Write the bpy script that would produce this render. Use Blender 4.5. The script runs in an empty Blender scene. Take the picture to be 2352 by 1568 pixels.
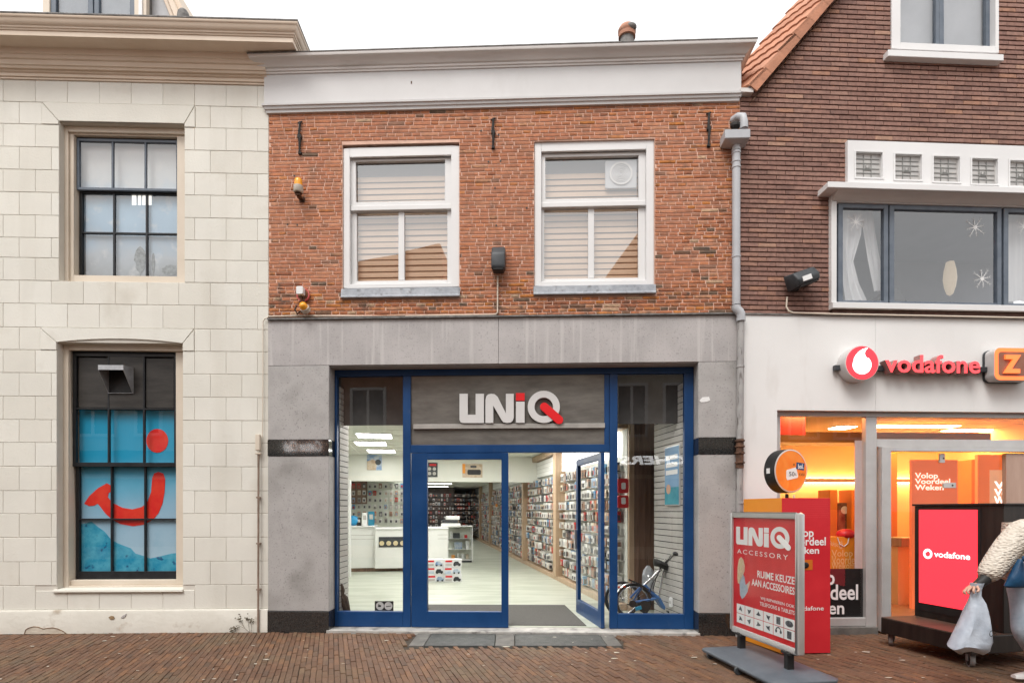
import bpy, bmesh, math, random
from mathutils import Vector, Matrix

# ------------------------------------------------------------------ camera
random.seed(11)
scene = bpy.context.scene
COL = scene.collection
EYE = 1.6
F, CU, CV = 1306.7, 1176.0, 1170.0          # focal length / principal point of a 2352 px wide picture
cam_d = bpy.data.cameras.new('camera')
cam = bpy.data.objects.new('camera', cam_d)
COL.objects.link(cam)
cam.location = (0, 0, EYE)
cam.rotation_euler = (math.radians(90), 0, 0)
cam_d.lens = 20.0
cam_d.sensor_width = 36.0
cam_d.shift_y = (CV - 784) / 2352.0
cam_d.clip_start = 0.05
cam_d.clip_end = 2000
scene.camera = cam

# ------------------------------------------------------------------ sky, sun, exposure
SUN_EL, SUN_AZ = math.radians(57), math.radians(205)     # azimuth clockwise from +Y (north)
world = bpy.data.worlds.new('World')
scene.world = world
world.use_nodes = True
wn, wl = world.node_tree.nodes, world.node_tree.links
wn.clear()
sky = wn.new('ShaderNodeTexSky')
sky.sky_type = 'NISHITA'
sky.sun_disc = False
sky.sun_elevation = SUN_EL
sky.sun_rotation = SUN_AZ
sky.air_density = 1.0
sky.dust_density = 6.0
sky.ozone_density = 1.0
hs = wn.new('ShaderNodeHueSaturation')                   # an even white overcast: almost no blue left
hs.inputs['Saturation'].default_value = 0.10
flat = wn.new('ShaderNodeMix'); flat.data_type = 'RGBA'
flat.inputs[0].default_value = 0.72
flat.inputs[7].default_value = (7.6, 7.6, 7.6, 1)       # cloud sheet
bgd = wn.new('ShaderNodeBackground')
bgd.inputs['Strength'].default_value = 0.15
wo = wn.new('ShaderNodeOutputWorld')
wl.new(sky.outputs[0], hs.inputs['Color'])
wl.new(hs.outputs[0], flat.inputs[6])
wl.new(flat.outputs[2], bgd.inputs['Color'])
wl.new(bgd.outputs[0], wo.inputs['Surface'])

sd = bpy.data.lights.new('sun', 'SUN')
sd.energy = 1.5
sd.angle = math.radians(26)
sd.color = (1.0, 0.965, 0.92)
sun = bpy.data.objects.new('sun', sd)
COL.objects.link(sun)
sdir = Vector((math.sin(SUN_AZ) * math.cos(SUN_EL), math.cos(SUN_AZ) * math.cos(SUN_EL), math.sin(SUN_EL)))
sun.rotation_euler = sdir.to_track_quat('Z', 'Y').to_euler()
sun.location = sdir * 30

vs = scene.view_settings
vs.view_transform = 'Standard'
vs.look = 'None'
vs.gamma = 1.0
vs.exposure = 0.5
vs.use_curve_mapping = False
scene.render.engine = 'CYCLES'
scene.cycles.max_bounces = 8
scene.cycles.diffuse_bounces = 4
scene.cycles.glossy_bounces = 3
scene.cycles.transparent_max_bounces = 16
scene.cycles.caustics_reflective = False
scene.cycles.caustics_refractive = False


# ------------------------------------------------------------------ helpers
class Plane:
    """A vertical working plane (a facade): origin, direction, and pixel -> local (x, z)."""
    def __init__(s, x0, y0, t):
        s.o = Vector((x0, y0, 0))
        s.a = math.atan(t)
        s.R = Matrix.Rotation(s.a, 3, 'Z')
        s.Ri = s.R.inverted()
        c = s.Ri @ (Vector((0, 0, EYE)) - s.o)
        s.c = c

    def at(s, u, v, dep=0.0):
        r = s.Ri @ Vector(((u - CU) / F, 1, (CV - v) / F))
        k = (dep - s.c.y) / r.y
        p = s.c + r * k
        return p.x, p.z

    def X(s, u, dep=0.0):
        return s.at(u, CV, dep)[0]

    def Z(s, u, v, dep=0.0):
        return s.at(u, v, dep)[1]

    def rect(s, u0, v0, u1, v1, dep=0.0):
        um = (u0 + u1) / 2
        return s.X(u0, dep), s.X(u1, dep), s.Z(um, v1, dep), s.Z(um, v0, dep)

    def world(s, x, y, z=0):
        return s.R @ Vector((x, y, z)) + s.o


def floor_at(u, v, z=0.0):
    k = (EYE - z) * F / (v - CV)
    return (u - CU) / F * k, k


def lin(r, g, b):
    f = lambda c: (c / 255 / 12.92) if c / 255 < 0.04045 else ((c / 255 + 0.055) / 1.055) ** 2.4
    return (f(r), f(g), f(b))


def empty(name, loc=(0, 0, 0), rz=0.0, parent=None):
    o = bpy.data.objects.new(name, None)
    COL.objects.link(o)
    o.location = loc
    o.rotation_euler = (0, 0, rz)
    o.empty_display_size = 0.1
    o.parent = parent
    return o


def tag(o, label=None, cat=None, group=None, kind=None):
    if label: o['label'] = label
    if cat: o['category'] = cat
    if group: o['group'] = group
    if kind: o['kind'] = kind
    return o


def copy_tree(o, parent=None):
    c = o.copy()
    COL.objects.link(c)
    c.parent = parent
    for ch in [k for k in bpy.data.objects if k.parent == o]:
        copy_tree(ch, c)
    return c


class MB:
    def __init__(s):
        s.v, s.f, s.m, s.cur = [], [], [], 0

    def mat(s, i):
        s.cur = i
        return s

    def add(s, vs, fs):
        b = len(s.v)
        s.v += [tuple(p) for p in vs]
        for f in fs:
            s.f.append(tuple(b + i for i in f))
            s.m.append(s.cur)
        return s

    def box(s, x0, x1, y0, y1, z0, z1):
        return s.add([(x0, y0, z0), (x1, y0, z0), (x1, y1, z0), (x0, y1, z0),
                      (x0, y0, z1), (x1, y0, z1), (x1, y1, z1), (x0, y1, z1)],
                     [(0, 1, 5, 4), (1, 2, 6, 5), (2, 3, 7, 6), (3, 0, 4, 7), (4, 5, 6, 7), (3, 2, 1, 0)])

    def poly(s, pts):
        return s.add(pts, [tuple(range(len(pts)))])

    def prism(s, pts, y0, y1):
        """polygon in x,z pushed from y0 (front) to y1"""
        n = len(pts)
        vs = [(x, y0, z) for x, z in pts] + [(x, y1, z) for x, z in pts]
        fs = [tuple(range(n)), tuple(range(2 * n - 1, n - 1, -1))]
        fs += [(i, i + n, (i + 1) % n + n, (i + 1) % n) for i in range(n)]
        return s.add(vs, fs)

    def prismz(s, pts, z0, z1):
        n = len(pts)
        vs = [(x, y, z0) for x, y in pts] + [(x, y, z1) for x, y in pts]
        fs = [tuple(range(n - 1, -1, -1)), tuple(range(n, 2 * n))]
        fs += [(i, (i + 1) % n, (i + 1) % n + n, i + n) for i in range(n)]
        return s.add(vs, fs)

    def prismx(s, pts, x0, x1):
        n = len(pts)
        vs = [(x0, y, z) for y, z in pts] + [(x1, y, z) for y, z in pts]
        fs = [tuple(range(n)), tuple(range(2 * n - 1, n - 1, -1))]
        fs += [(i, i + n, (i + 1) % n + n, (i + 1) % n) for i in range(n)]
        return s.add(vs, fs)

    def tube(s, path, r, n=8, closed=False, caps=True):
        path = [Vector(p) for p in path]
        rs = r if isinstance(r, (list, tuple)) else [r] * len(path)
        m = len(path)
        up = None
        vs = []
        for i, p in enumerate(path):
            if closed:
                t = path[(i + 1) % m] - path[i - 1]
            elif i == 0:
                t = path[1] - p
            elif i == m - 1:
                t = p - path[-2]
            else:
                t = (path[i + 1] - p).normalized() + (p - path[i - 1]).normalized()
            t.normalize()
            if up is None:
                up = Vector((0, 0, 1)) if abs(t.z) < 0.9 else Vector((1, 0, 0))
            side = t.cross(up)
            if side.length < 1e-5:
                side = t.cross(Vector((0, 1, 0)))
            side.normalize()
            up = side.cross(t).normalized()
            for k in range(n):
                a = 2 * math.pi * k / n
                vs.append(p + (side * math.cos(a) + up * math.sin(a)) * rs[i])
        fs = []
        rng = m if closed else m - 1
        for i in range(rng):
            j = (i + 1) % m
            for k in range(n):
                l = (k + 1) % n
                fs.append((i * n + k, i * n + l, j * n + l, j * n + k))
        if caps and not closed:
            fs.append(tuple(range(n - 1, -1, -1)))
            fs.append(tuple((m - 1) * n + k for k in range(n)))
        return s.add(vs, fs)

    def lathe(s, prof, n=20, c=(0, 0, 0), axis='z'):
        vs = []
        for r, h in prof:
            for k in range(n):
                a = 2 * math.pi * k / n
                x, y, z = r * math.cos(a), r * math.sin(a), h
                if axis == 'y': x, y, z = x, h, y
                if axis == 'x': x, y, z = h, x, y
                vs.append((c[0] + x, c[1] + y, c[2] + z))
        fs = []
        for i in range(len(prof) - 1):
            for k in range(n):
                l = (k + 1) % n
                fs.append((i * n + k, i * n + l, (i + 1) * n + l, (i + 1) * n + k))
        if prof[0][0] > 1e-6: fs.append(tuple(range(n - 1, -1, -1)))
        if prof[-1][0] > 1e-6: fs.append(tuple((len(prof) - 1) * n + k for k in range(n)))
        return s.add(vs, fs)

    def ball(s, c, r, n=12, m=8):
        rx, ry, rz = r if isinstance(r, (list, tuple)) else (r, r, r)
        vs, fs = [], []
        for i in range(m + 1):
            t = math.pi * i / m
            for k in range(n):
                a = 2 * math.pi * k / n
                vs.append((c[0] + rx * math.sin(t) * math.cos(a), c[1] + ry * math.sin(t) * math.sin(a), c[2] + rz * math.cos(t)))
        for i in range(m):
            for k in range(n):
                l = (k + 1) % n
                fs.append((i * n + k, i * n + l, (i + 1) * n + l, (i + 1) * n + k))
        return s.add(vs, fs)

    def moulding(s, prof, x0, x1, p0, ret=0.6, left=True, right=True):
        """cornice profile [(projection, z)] run along x with mitred returns going back `ret`"""
        n = len(prof)
        st = []
        for p, z in prof:
            xl = x0 - (p - p0 if left else 0)
            xr = x1 + (p - p0 if right else 0)
            st.append([(xl, ret, z), (xl, -p, z), (xr, -p, z), (xr, ret, z)])
        vs = [q for row in st for q in row]
        fs = []
        for i in range(n - 1):
            for k in range(3):
                fs.append((i * 4 + k, i * 4 + k + 1, (i + 1) * 4 + k + 1, (i + 1) * 4 + k))
        fs.append((0, 3, 2, 1))
        b = (n - 1) * 4
        fs.append((b, b + 1, b + 2, b + 3))
        if not left:
            fs.append(tuple(i * 4 + 1 for i in range(n)) + ((n - 1) * 4, 0))
        return s.add(vs, fs)

    def build(s, name, mats, parent=None, bev=0.0, smooth=0, clean=True, seg=1):
        me = bpy.data.meshes.new(name)
        me.from_pydata(s.v, [], s.f)
        mats = mats if isinstance(mats, (list, tuple)) else [mats]
        for m in mats: me.materials.append(m)
        if len(mats) > 1:
            me.polygons.foreach_set('material_index', s.m)
        if clean:
            bm = bmesh.new()
            bm.from_mesh(me)
            bmesh.ops.remove_doubles(bm, verts=bm.verts, dist=1e-5)
            bmesh.ops.recalc_face_normals(bm, faces=bm.faces)
            if bev:
                es = [e for e in bm.edges if len(e.link_faces) == 2 and e.calc_face_angle(0) > 0.5]
                bmesh.ops.bevel(bm, geom=es, offset=bev, segments=seg, affect='EDGES', profile=0.5)
            bm.to_mesh(me)
            bm.free()
        if smooth:
            me.polygons.foreach_set('use_smooth', [True] * len(me.polygons))
            me.set_sharp_from_angle(angle=math.radians(smooth))
        me.update()
        o = bpy.data.objects.new(name, me)
        COL.objects.link(o)
        o.parent = parent
        return o


def holes_boxes(mb, x0, x1, z0, z1, holes, y0, y1):
    """wall slab with rectangular openings, as butted boxes merged per column"""
    xs = sorted({x0, x1} | {min(max(h[i], x0), x1) for h in holes for i in (0, 1)})
    for a, b in zip(xs, xs[1:]):
        if b - a < 1e-4: continue
        m = (a + b) / 2
        cut = sorted((max(h[2], z0), min(h[3], z1)) for h in holes if h[0] < m < h[1])
        z = z0
        for c, d in cut:
            if c > z + 1e-4: mb.box(a, b, y0, y1, z, c)
            z = max(z, d)
        if z1 > z + 1e-4: mb.box(a, b, y0, y1, z, z1)
    return mb


_tc = {}
def text_shape(body, off=0.0, shear=0.0, space=1.0):
    key = (body, off, shear, space)
    if key not in _tc:
        cu = bpy.data.curves.new('lettering', 'FONT')
        cu.body = body
        cu.size = 1
        cu.offset = off
        cu.shear = shear
        cu.space_character = space
        cu.space_line = 0.82
        cu.resolution_u = 3
        ob = bpy.data.objects.new('lettering', cu)
        me = bpy.data.meshes.new_from_object(ob)
        vs = [tuple(v.co) for v in me.vertices]
        fs = [tuple(p.vertices) for p in me.polygons]
        bpy.data.objects.remove(ob)
        bpy.data.curves.remove(cu)
        bpy.data.meshes.remove(me)
        _tc[key] = (vs, fs)
    return _tc[key]


def text_mb(mb, body, x0, x1, z0, z1, y, depth=0.0, off=0.02, shear=0.0, space=1.0):
    vs, fs = text_shape(body, off, shear, space)
    ax = min(v[0] for v in vs); bx = max(v[0] for v in vs)
    az = min(v[1] for v in vs); bz = max(v[1] for v in vs)
    q = [(x0 + (v[0] - ax) / (bx - ax) * (x1 - x0), z0 + (v[1] - az) / (bz - az) * (z1 - z0)) for v in vs]
    front = [(x, y, z) for x, z in q]
    if depth <= 0:
        return mb.add(front, fs)
    n = len(q)
    # outline edges = used by one face only
    cnt = {}
    for f in fs:
        for a, b in zip(f, f[1:] + f[:1]):
            k = (min(a, b), max(a, b))
            cnt.setdefault(k, []).append((a, b))
    side = [(a, b, b + n, a + n) for k, l in cnt.items() if len(l) == 1 for a, b in l]
    return mb.add(front + [(x, y + depth, z) for x, z in q], list(fs) + side)


def circle(cx, cz, r, n=24, a0=0, a1=360):
    return [(cx + r * math.cos(math.radians(a0 + (a1 - a0) * i / n)), cz + r * math.sin(math.radians(a0 + (a1 - a0) * i / n)))
            for i in range(n if a1 - a0 >= 360 else n + 1)]


def ring(mb, cx, cz, R, r, y0, y1, n=32, a0=0, a1=360):
    """flat ring in x,z with thickness y0..y1"""
    full = a1 - a0 >= 360
    k = n if full else n + 1
    vs = []
    for y in (y0, y1):
        for rr in (R, r):
            for i in range(k):
                a = math.radians(a0 + (a1 - a0) * i / n)
                vs.append((cx + rr * math.cos(a), y, cz + rr * math.sin(a)))
    fs = []
    for i in range(n):
        j = (i + 1) % k
        fs += [(i, j, k + j, k + i), (2 * k + i, 3 * k + i, 3 * k + j, 2 * k + j),
               (i, 2 * k + i, 2 * k + j, j), (k + i, k + j, 3 * k + j, 3 * k + i)]
    if not full:
        fs += [(0, k, 3 * k, 2 * k), (k - 1, 3 * k - 1, 4 * k - 1, 2 * k - 1)]
    return mb.add(vs, fs)


def stadium(x0, z0, x1, z1, hw, n=8):
    """rounded bar from (x0,z0) to (x1,z1)"""
    a = math.atan2(z1 - z0, x1 - x0)
    pts = []
    for i in range(n + 1):
        t = a - math.pi / 2 + math.pi * i / n
        pts.append((x1 + hw * math.cos(t), z1 + hw * math.sin(t)))
    for i in range(n + 1):
        t = a + math.pi / 2 + math.pi * i / n
        pts.append((x0 + hw * math.cos(t), z0 + hw * math.sin(t)))
    return pts


def rrect(x0, x1, z0, z1, r, n=5):
    pts = []
    for cx, cz, a in ((x1 - r, z1 - r, 0), (x0 + r, z1 - r, 90), (x0 + r, z0 + r, 180), (x1 - r, z0 + r, 270)):
        for i in range(n + 1):
            t = math.radians(a + 90 * i / n)
            pts.append((cx + r * math.cos(t), cz + r * math.sin(t)))
    return pts


# ------------------------------------------------------------------ materials
def nodes_of(name):
    m = bpy.data.materials.new(name)
    m.use_nodes = True
    nt = m.node_tree
    return m, nt.nodes, nt.links, nt.nodes['Principled BSDF']


def M(name, c1, c2=None, scale=4.0, rough=0.6, bump=0.0, bscale=40.0, metal=0.0, spec=0.4, stretch=None,
      ramp=None, rnd=None, rnd_amt=1.0, contrast=(0.35, 0.65), coat=0.0, emit=None, estr=0.0, detail=5.0,
      speck=None, dirt=None, trans=0.0, rvar=0.0):
    """procedural surface: world-space noise between two colours, optional per-piece random colours,
    optional dark specks, dirt patches and bump"""
    m, N, L, P = nodes_of(name)
    P.inputs['Roughness'].default_value = rough
    P.inputs['Metallic'].default_value = metal
    P.inputs['Specular IOR Level'].default_value = spec
    P.inputs['Coat Weight'].default_value = coat
    geo = N.new('ShaderNodeNewGeometry')
    mp = N.new('ShaderNodeMapping')
    L.new(geo.outputs['Position'], mp.inputs['Vector'])
    if stretch: mp.inputs['Scale'].default_value = stretch
    cout = None
    if rnd:
        oi = N.new('ShaderNodeObjectInfo')
        ad = N.new('ShaderNodeMath'); ad.operation = 'ADD'
        fr = N.new('ShaderNodeMath'); fr.operation = 'FRACT'
        L.new(geo.outputs['Random Per Island'], ad.inputs[0])
        L.new(oi.outputs['Random'], ad.inputs[1])
        L.new(ad.outputs[0], fr.inputs[0])
        rp = N.new('ShaderNodeValToRGB')
        rp.color_ramp.interpolation = 'CONSTANT'
        els = rp.color_ramp.elements
        while len(els) < len(rnd): els.new(0.5)
        pos = 0.0
        tot = sum(w for w, c in rnd)
        for e, (w, c) in zip(els, rnd):
            e.position = min(pos, 0.9999)
            e.color = (*c, 1)
            pos += w / tot
        L.new(fr.outputs[0], rp.inputs[0])
        cout = rp.outputs[0]
    if c2 is not None or cout is None:
        nz = N.new('ShaderNodeTexNoise')
        nz.inputs['Scale'].default_value = scale
        nz.inputs['Detail'].default_value = detail
        nz.inputs['Roughness'].default_value = 0.62
        L.new(mp.outputs[0], nz.inputs['Vector'])
        rp2 = N.new('ShaderNodeValToRGB')
        e = rp2.color_ramp.elements
        e[0].position, e[1].position = contrast
        cc2 = c2 if c2 is not None else c1
        e[0].color = (*c1, 1); e[1].color = (*cc2, 1)
        L.new(nz.outputs['Fac'], rp2.inputs[0])
        if cout is None:
            cout = rp2.outputs[0]
        else:
            mx = N.new('ShaderNodeMix'); mx.data_type = 'RGBA'; mx.blend_type = 'MULTIPLY'
            mx.inputs[0].default_value = rnd_amt
            L.new(cout, mx.inputs[6]); L.new(rp2.outputs[0], mx.inputs[7])
            cout = mx.outputs[2]
        if rvar:
            mr = N.new('ShaderNodeMapRange')
            mr.inputs[3].default_value = max(rough - rvar, 0.02)
            mr.inputs[4].default_value = min(rough + rvar, 1)
            L.new(nz.outputs['Fac'], mr.inputs[0])
            L.new(mr.outputs[0], P.inputs['Roughness'])
    for extra in ([speck] if speck else []) + ([dirt] if dirt else []):
        col, sc, lo, hi, amt = extra[:5]
        n2 = N.new('ShaderNodeTexNoise')
        n2.inputs['Scale'].default_value = sc
        n2.inputs['Detail'].default_value = 6
        if len(extra) > 5:
            mp2 = N.new('ShaderNodeMapping')
            mp2.inputs['Scale'].default_value = extra[5]
            L.new(geo.outputs['Position'], mp2.inputs['Vector'])
            L.new(mp2.outputs[0], n2.inputs['Vector'])
        else:
            L.new(geo.outputs['Position'], n2.inputs['Vector'])
        mr = N.new('ShaderNodeMapRange')
        mr.inputs[1].default_value = lo; mr.inputs[2].default_value = hi
        mr.inputs[4].default_value = amt
        L.new(n2.outputs['Fac'], mr.inputs[0])
        mx = N.new('ShaderNodeMix'); mx.data_type = 'RGBA'
        mx.inputs[7].default_value = (*col, 1)
        L.new(mr.outputs[0], mx.inputs[0]); L.new(cout, mx.inputs[6])
        cout = mx.outputs[2]
    L.new(cout, P.inputs['Base Color'])
    if bump:
        nb = N.new('ShaderNodeTexNoise')
        nb.inputs['Scale'].default_value = bscale
        nb.inputs['Detail'].default_value = 6
        L.new(geo.outputs['Position'], nb.inputs['Vector'])
        bp = N.new('ShaderNodeBump')
        bp.inputs['Strength'].default_value = bump
        bp.inputs['Distance'].default_value = 0.01
        L.new(nb.outputs['Fac'], bp.inputs['Height'])
        L.new(bp.outputs[0], P.inputs['Normal'])
    if emit:
        P.inputs['Emission Color'].default_value = (*emit, 1)
        P.inputs['Emission Strength'].default_value = estr
    return m


def GLASS(name, tint=(0.96, 0.97, 0.97), ior=1.75, rough=0.0, haze=0.0, wob=0.1):
    m, N, L, P = nodes_of(name)
    N.remove(P)
    out = N['Material Output']
    tr = N.new('ShaderNodeBsdfTransparent'); tr.inputs[0].default_value = (*tint, 1)
    gl = N.new('ShaderNodeBsdfGlossy'); gl.inputs['Roughness'].default_value = rough
    # Schlick reflectance, the same from both sides of the pane
    r0 = ((ior - 1) / (ior + 1)) ** 2
    lw = N.new('ShaderNodeLayerWeight'); lw.inputs['Blend'].default_value = 0.5
    pw = N.new('ShaderNodeMath'); pw.operation = 'POWER'; pw.inputs[1].default_value = 5
    L.new(lw.outputs['Facing'], pw.inputs[0])
    fr = N.new('ShaderNodeMath'); fr.operation = 'MULTIPLY_ADD'
    fr.inputs[1].default_value = 1 - r0; fr.inputs[2].default_value = r0
    L.new(pw.outputs[0], fr.inputs[0])
    geo = N.new('ShaderNodeNewGeometry')
    nz = N.new('ShaderNodeTexNoise'); nz.inputs['Scale'].default_value = 1.6; nz.inputs['Detail'].default_value = 1
    L.new(geo.outputs['Position'], nz.inputs['Vector'])
    bp = N.new('ShaderNodeBump'); bp.inputs['Strength'].default_value = wob; bp.inputs['Distance'].default_value = 0.01
    L.new(nz.outputs['Fac'], bp.inputs['Height'])
    L.new(bp.outputs[0], gl.inputs['Normal'])
    mx = N.new('ShaderNodeMixShader')
    L.new(fr.outputs[0], mx.inputs[0]); L.new(tr.outputs[0], mx.inputs[1]); L.new(gl.outputs[0], mx.inputs[2])
    last = mx
    if haze:
        df = N.new('ShaderNodeBsdfDiffuse'); df.inputs[0].default_value = (0.6, 0.6, 0.6, 1)
        mx2 = N.new('ShaderNodeMixShader'); mx2.inputs[0].default_value = haze
        L.new(mx.outputs[0], mx2.inputs[1]); L.new(df.outputs[0], mx2.inputs[2])
        last = mx2
    L.new(last.outputs[0], out.inputs['Surface'])
    return m


def EMIT(name, col, strength):
    m, N, L, P = nodes_of(name)
    P.inputs['Base Color'].default_value = (*[min(c, 0.8) for c in col], 1)
    P.inputs['Emission Color'].default_value = (*col, 1)
    P.inputs['Emission Strength'].default_value = strength
    P.inputs['Roughness'].default_value = 0.4
    return m


m_cream = M('cream_stucco', (0.97, 0.97, 0.97), (1.04, 1.04, 1.04), rnd=[(3, (0.6953, 0.6765, 0.61)), (3, (0.7107, 0.6919, 0.6273)), (2, (0.6798, 0.658, 0.5896)), (2, (0.721, 0.7052, 0.6426))], scale=1.3, rough=0.85, bump=0.3, bscale=45,
            speck=((0.56, 0.53, 0.46), 1.1, 0.50, 0.75, 0.45, (2.5, 2.5, 0.35)), dirt=((0.45, 0.40, 0.32), 2.2, 0.62, 0.80, 0.35))
m_creamjoint = M('cream_joint', (0.58, 0.55, 0.49), (0.65, 0.62, 0.555), scale=3, rough=0.9)
m_plinth = M('painted_plinth', (0.6, 0.575, 0.51), (0.67, 0.645, 0.58), scale=2.5, rough=0.8, bump=0.5, bscale=18,
             dirt=((0.30, 0.23, 0.16), 5.0, 0.60, 0.74, 0.7))
m_creamwood = M('cream_woodwork', (0.62, 0.54, 0.44), (0.68, 0.6, 0.5), scale=2, rough=0.5, bump=0.04)
m_cornice_l = M('beige_cornice_paint', (0.64, 0.525, 0.41), (0.7, 0.585, 0.47), scale=1.5, rough=0.5, bump=0.05, bscale=20)
m_dark = M('black_sash_paint', (0.012, 0.013, 0.015), (0.022, 0.023, 0.026), scale=8, rough=0.32)
m_greysash = M('slate_blue_sash_paint', (0.10, 0.125, 0.16), (0.14, 0.165, 0.20), scale=6, rough=0.4)
m_lead = M('lead_flashing', (0.10, 0.095, 0.09), (0.22, 0.21, 0.20), scale=12, rough=0.7, bump=0.4, bscale=30)
m_white = M('white_paint', (0.69, 0.685, 0.68), (0.74, 0.735, 0.73), scale=1.2, rough=0.42, bump=0.03, bscale=30,
            dirt=((0.52, 0.49, 0.46), 3.0, 0.64, 0.82, 0.2))
m_whitecorn = M('white_cornice_paint', (0.64, 0.61, 0.585), (0.71, 0.68, 0.655), scale=1.0, rough=0.5, bump=0.05,
                dirt=((0.35, 0.31, 0.28), 4.0, 0.60, 0.80, 0.5, (0.3, 1, 3)))
m_brick = M('old_orange_brick', (0.72, 0.72, 0.72), (1.12, 1.08, 1.05), scale=14, rough=0.88, bump=0.7, bscale=70,
            rnd=[(20, (0.479, 0.2025, 0.112)), (18, (0.4535, 0.1827, 0.0986)), (16, (0.4994, 0.2272, 0.1299)), (14, (0.4281, 0.1728, 0.0941)), (8, (0.4892, 0.1976, 0.0986)), (8, (0.4077, 0.1778, 0.103)), (6, (0.5096, 0.247, 0.1478)), (1, (0.265, 0.1383, 0.0896)), (2, (0.3465, 0.1531, 0.0896)), (1, (0.5096, 0.2075, 0.0806))],
            dirt=((0.16, 0.10, 0.07), 6.0, 0.58, 0.74, 0.6))
m_brickold = M('weathered_brick', (0.6, 0.6, 0.6), (1.15, 1.1, 1.05), scale=16, rough=0.9, bump=0.9, bscale=60,
               rnd=[(16, (0.459, 0.1805, 0.0861)), (14, (0.4182, 0.1568, 0.0738)), (12, (0.4794, 0.19, 0.0738)), (9, (0.3468, 0.133, 0.0697)), (5, (0.204, 0.1092, 0.0656)), (3, (0.1632, 0.1092, 0.0738)), (5, (0.4998, 0.19, 0.0492)), (4, (0.51, 0.342, 0.2214)), (6, (0.4692, 0.2375, 0.1353))],
               dirt=((0.09, 0.065, 0.05), 7.0, 0.56, 0.70, 0.8))
m_mortar = M('pink_mortar', (0.64, 0.41, 0.315), (0.74, 0.50, 0.395), scale=6, rough=0.95, bump=0.5, bscale=80,
             dirt=((0.20, 0.125, 0.09), 3.5, 0.60, 0.78, 0.65))
m_bbrick = M('brown_wire_cut_brick', (0.75, 0.75, 0.75), (1.1, 1.08, 1.06), scale=18, rough=0.85, bump=0.5, bscale=90,
             rnd=[(22, (0.2736, 0.151, 0.1201)), (20, (0.2928, 0.1663, 0.1332)), (16, (0.2497, 0.1367, 0.1092)), (14, (0.3073, 0.1765, 0.1398)), (8, (0.3313, 0.1836, 0.1366)), (5, (0.2209, 0.1244, 0.1016)), (3, (0.3649, 0.1938, 0.131)), (2, (0.3937, 0.2346, 0.1693))],
             dirt=((0.36, 0.23, 0.175), 1.1, 0.56, 0.78, 0.4))
m_bjoint = M('dark_brick_joint', (0.075, 0.038, 0.029), (0.12, 0.065, 0.05), scale=9, rough=0.95)
m_stone = M('grey_cast_stone', (0.375, 0.355, 0.35), (0.465, 0.44, 0.432), scale=1.6, rough=0.75, bump=0.15, bscale=60,
            speck=((0.17, 0.165, 0.16), 55, 0.58, 0.70, 0.55), dirt=((0.52, 0.50, 0.485), 1.0, 0.54, 0.64, 0.75, (13, 13, 0.5)))
m_pier = M('grey_stone_pier', (0.36, 0.345, 0.335), (0.455, 0.435, 0.425), scale=2.2, rough=0.7, bump=0.15, bscale=60,
           speck=((0.15, 0.15, 0.145), 48, 0.58, 0.70, 0.6), dirt=((0.16, 0.155, 0.14), 2.2, 0.50, 0.72, 0.6))
m_granite = M('polished_black_granite', (0.012, 0.012, 0.012), (0.035, 0.034, 0.033), scale=60, rough=0.06, spec=0.6, coat=0.5,
              speck=((0.12, 0.12, 0.11), 90, 0.66, 0.74, 0.4))
m_blue = M('blue_frame_paint', (0.0045, 0.04, 0.135), (0.007, 0.052, 0.165), scale=2.5, rough=0.38, spec=0.4, bump=0.03, bscale=25, rvar=0.12,
           dirt=((0.06, 0.085, 0.13), 9, 0.62, 0.78, 0.35), speck=((0.10, 0.13, 0.17), 70, 0.70, 0.76, 0.5))
m_sillstone = M('worn_threshold_stone', (0.28, 0.27, 0.25), (0.48, 0.46, 0.43), scale=5, rough=0.7, bump=0.3,
                dirt=((0.09, 0.085, 0.08), 7, 0.56, 0.70, 0.8))
m_zinc = M('grey_plastic_pipe', (0.40, 0.41, 0.43), (0.46, 0.47, 0.49), scale=3, rough=0.45)
m_oldpipe = M('stained_grey_pipe', (0.30, 0.29, 0.285), (0.38, 0.37, 0.36), scale=6, rough=0.6,
              dirt=((0.07, 0.055, 0.045), 5, 0.56, 0.66, 0.85, (6, 6, 1)))
m_rust = M('rusty_iron', (0.06, 0.035, 0.025), (0.15, 0.075, 0.045), scale=16, rough=0.85, bump=0.5)
m_iron = M('black_iron', (0.012, 0.011, 0.011), (0.035, 0.03, 0.028), scale=20, rough=0.75, bump=0.5)
m_sill = M('zinc_window_sill', (0.26, 0.28, 0.31), (0.40, 0.42, 0.45), scale=9, rough=0.6, bump=0.3,
           dirt=((0.12, 0.12, 0.12), 14, 0.58, 0.72, 0.7))
m_alu = M('brushed_aluminium', (0.52, 0.51, 0.50), (0.60, 0.59, 0.58), scale=3, rough=0.4, metal=0.35)
m_galv = M('galvanised_sheet', (0.34, 0.345, 0.36), (0.48, 0.49, 0.505), scale=9, rough=0.45, metal=0.5)
m_wstucco = M('white_stucco', (0.735, 0.73, 0.715), (0.785, 0.78, 0.765), scale=0.9, rough=0.75, bump=0.1, bscale=60,
              dirt=((0.55, 0.51, 0.47), 1.4, 0.60, 0.80, 0.4, (3, 3, 0.8)))
m_tile = M('orange_roof_tile', (0.80, 0.80, 0.80), (1.08, 1.06, 1.05), scale=7, rough=0.8, bump=0.4, bscale=45,
           rnd=[(3, (0.49, 0.225, 0.135)), (3, (0.44, 0.20, 0.12)), (2, (0.53, 0.26, 0.165))])
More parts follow.
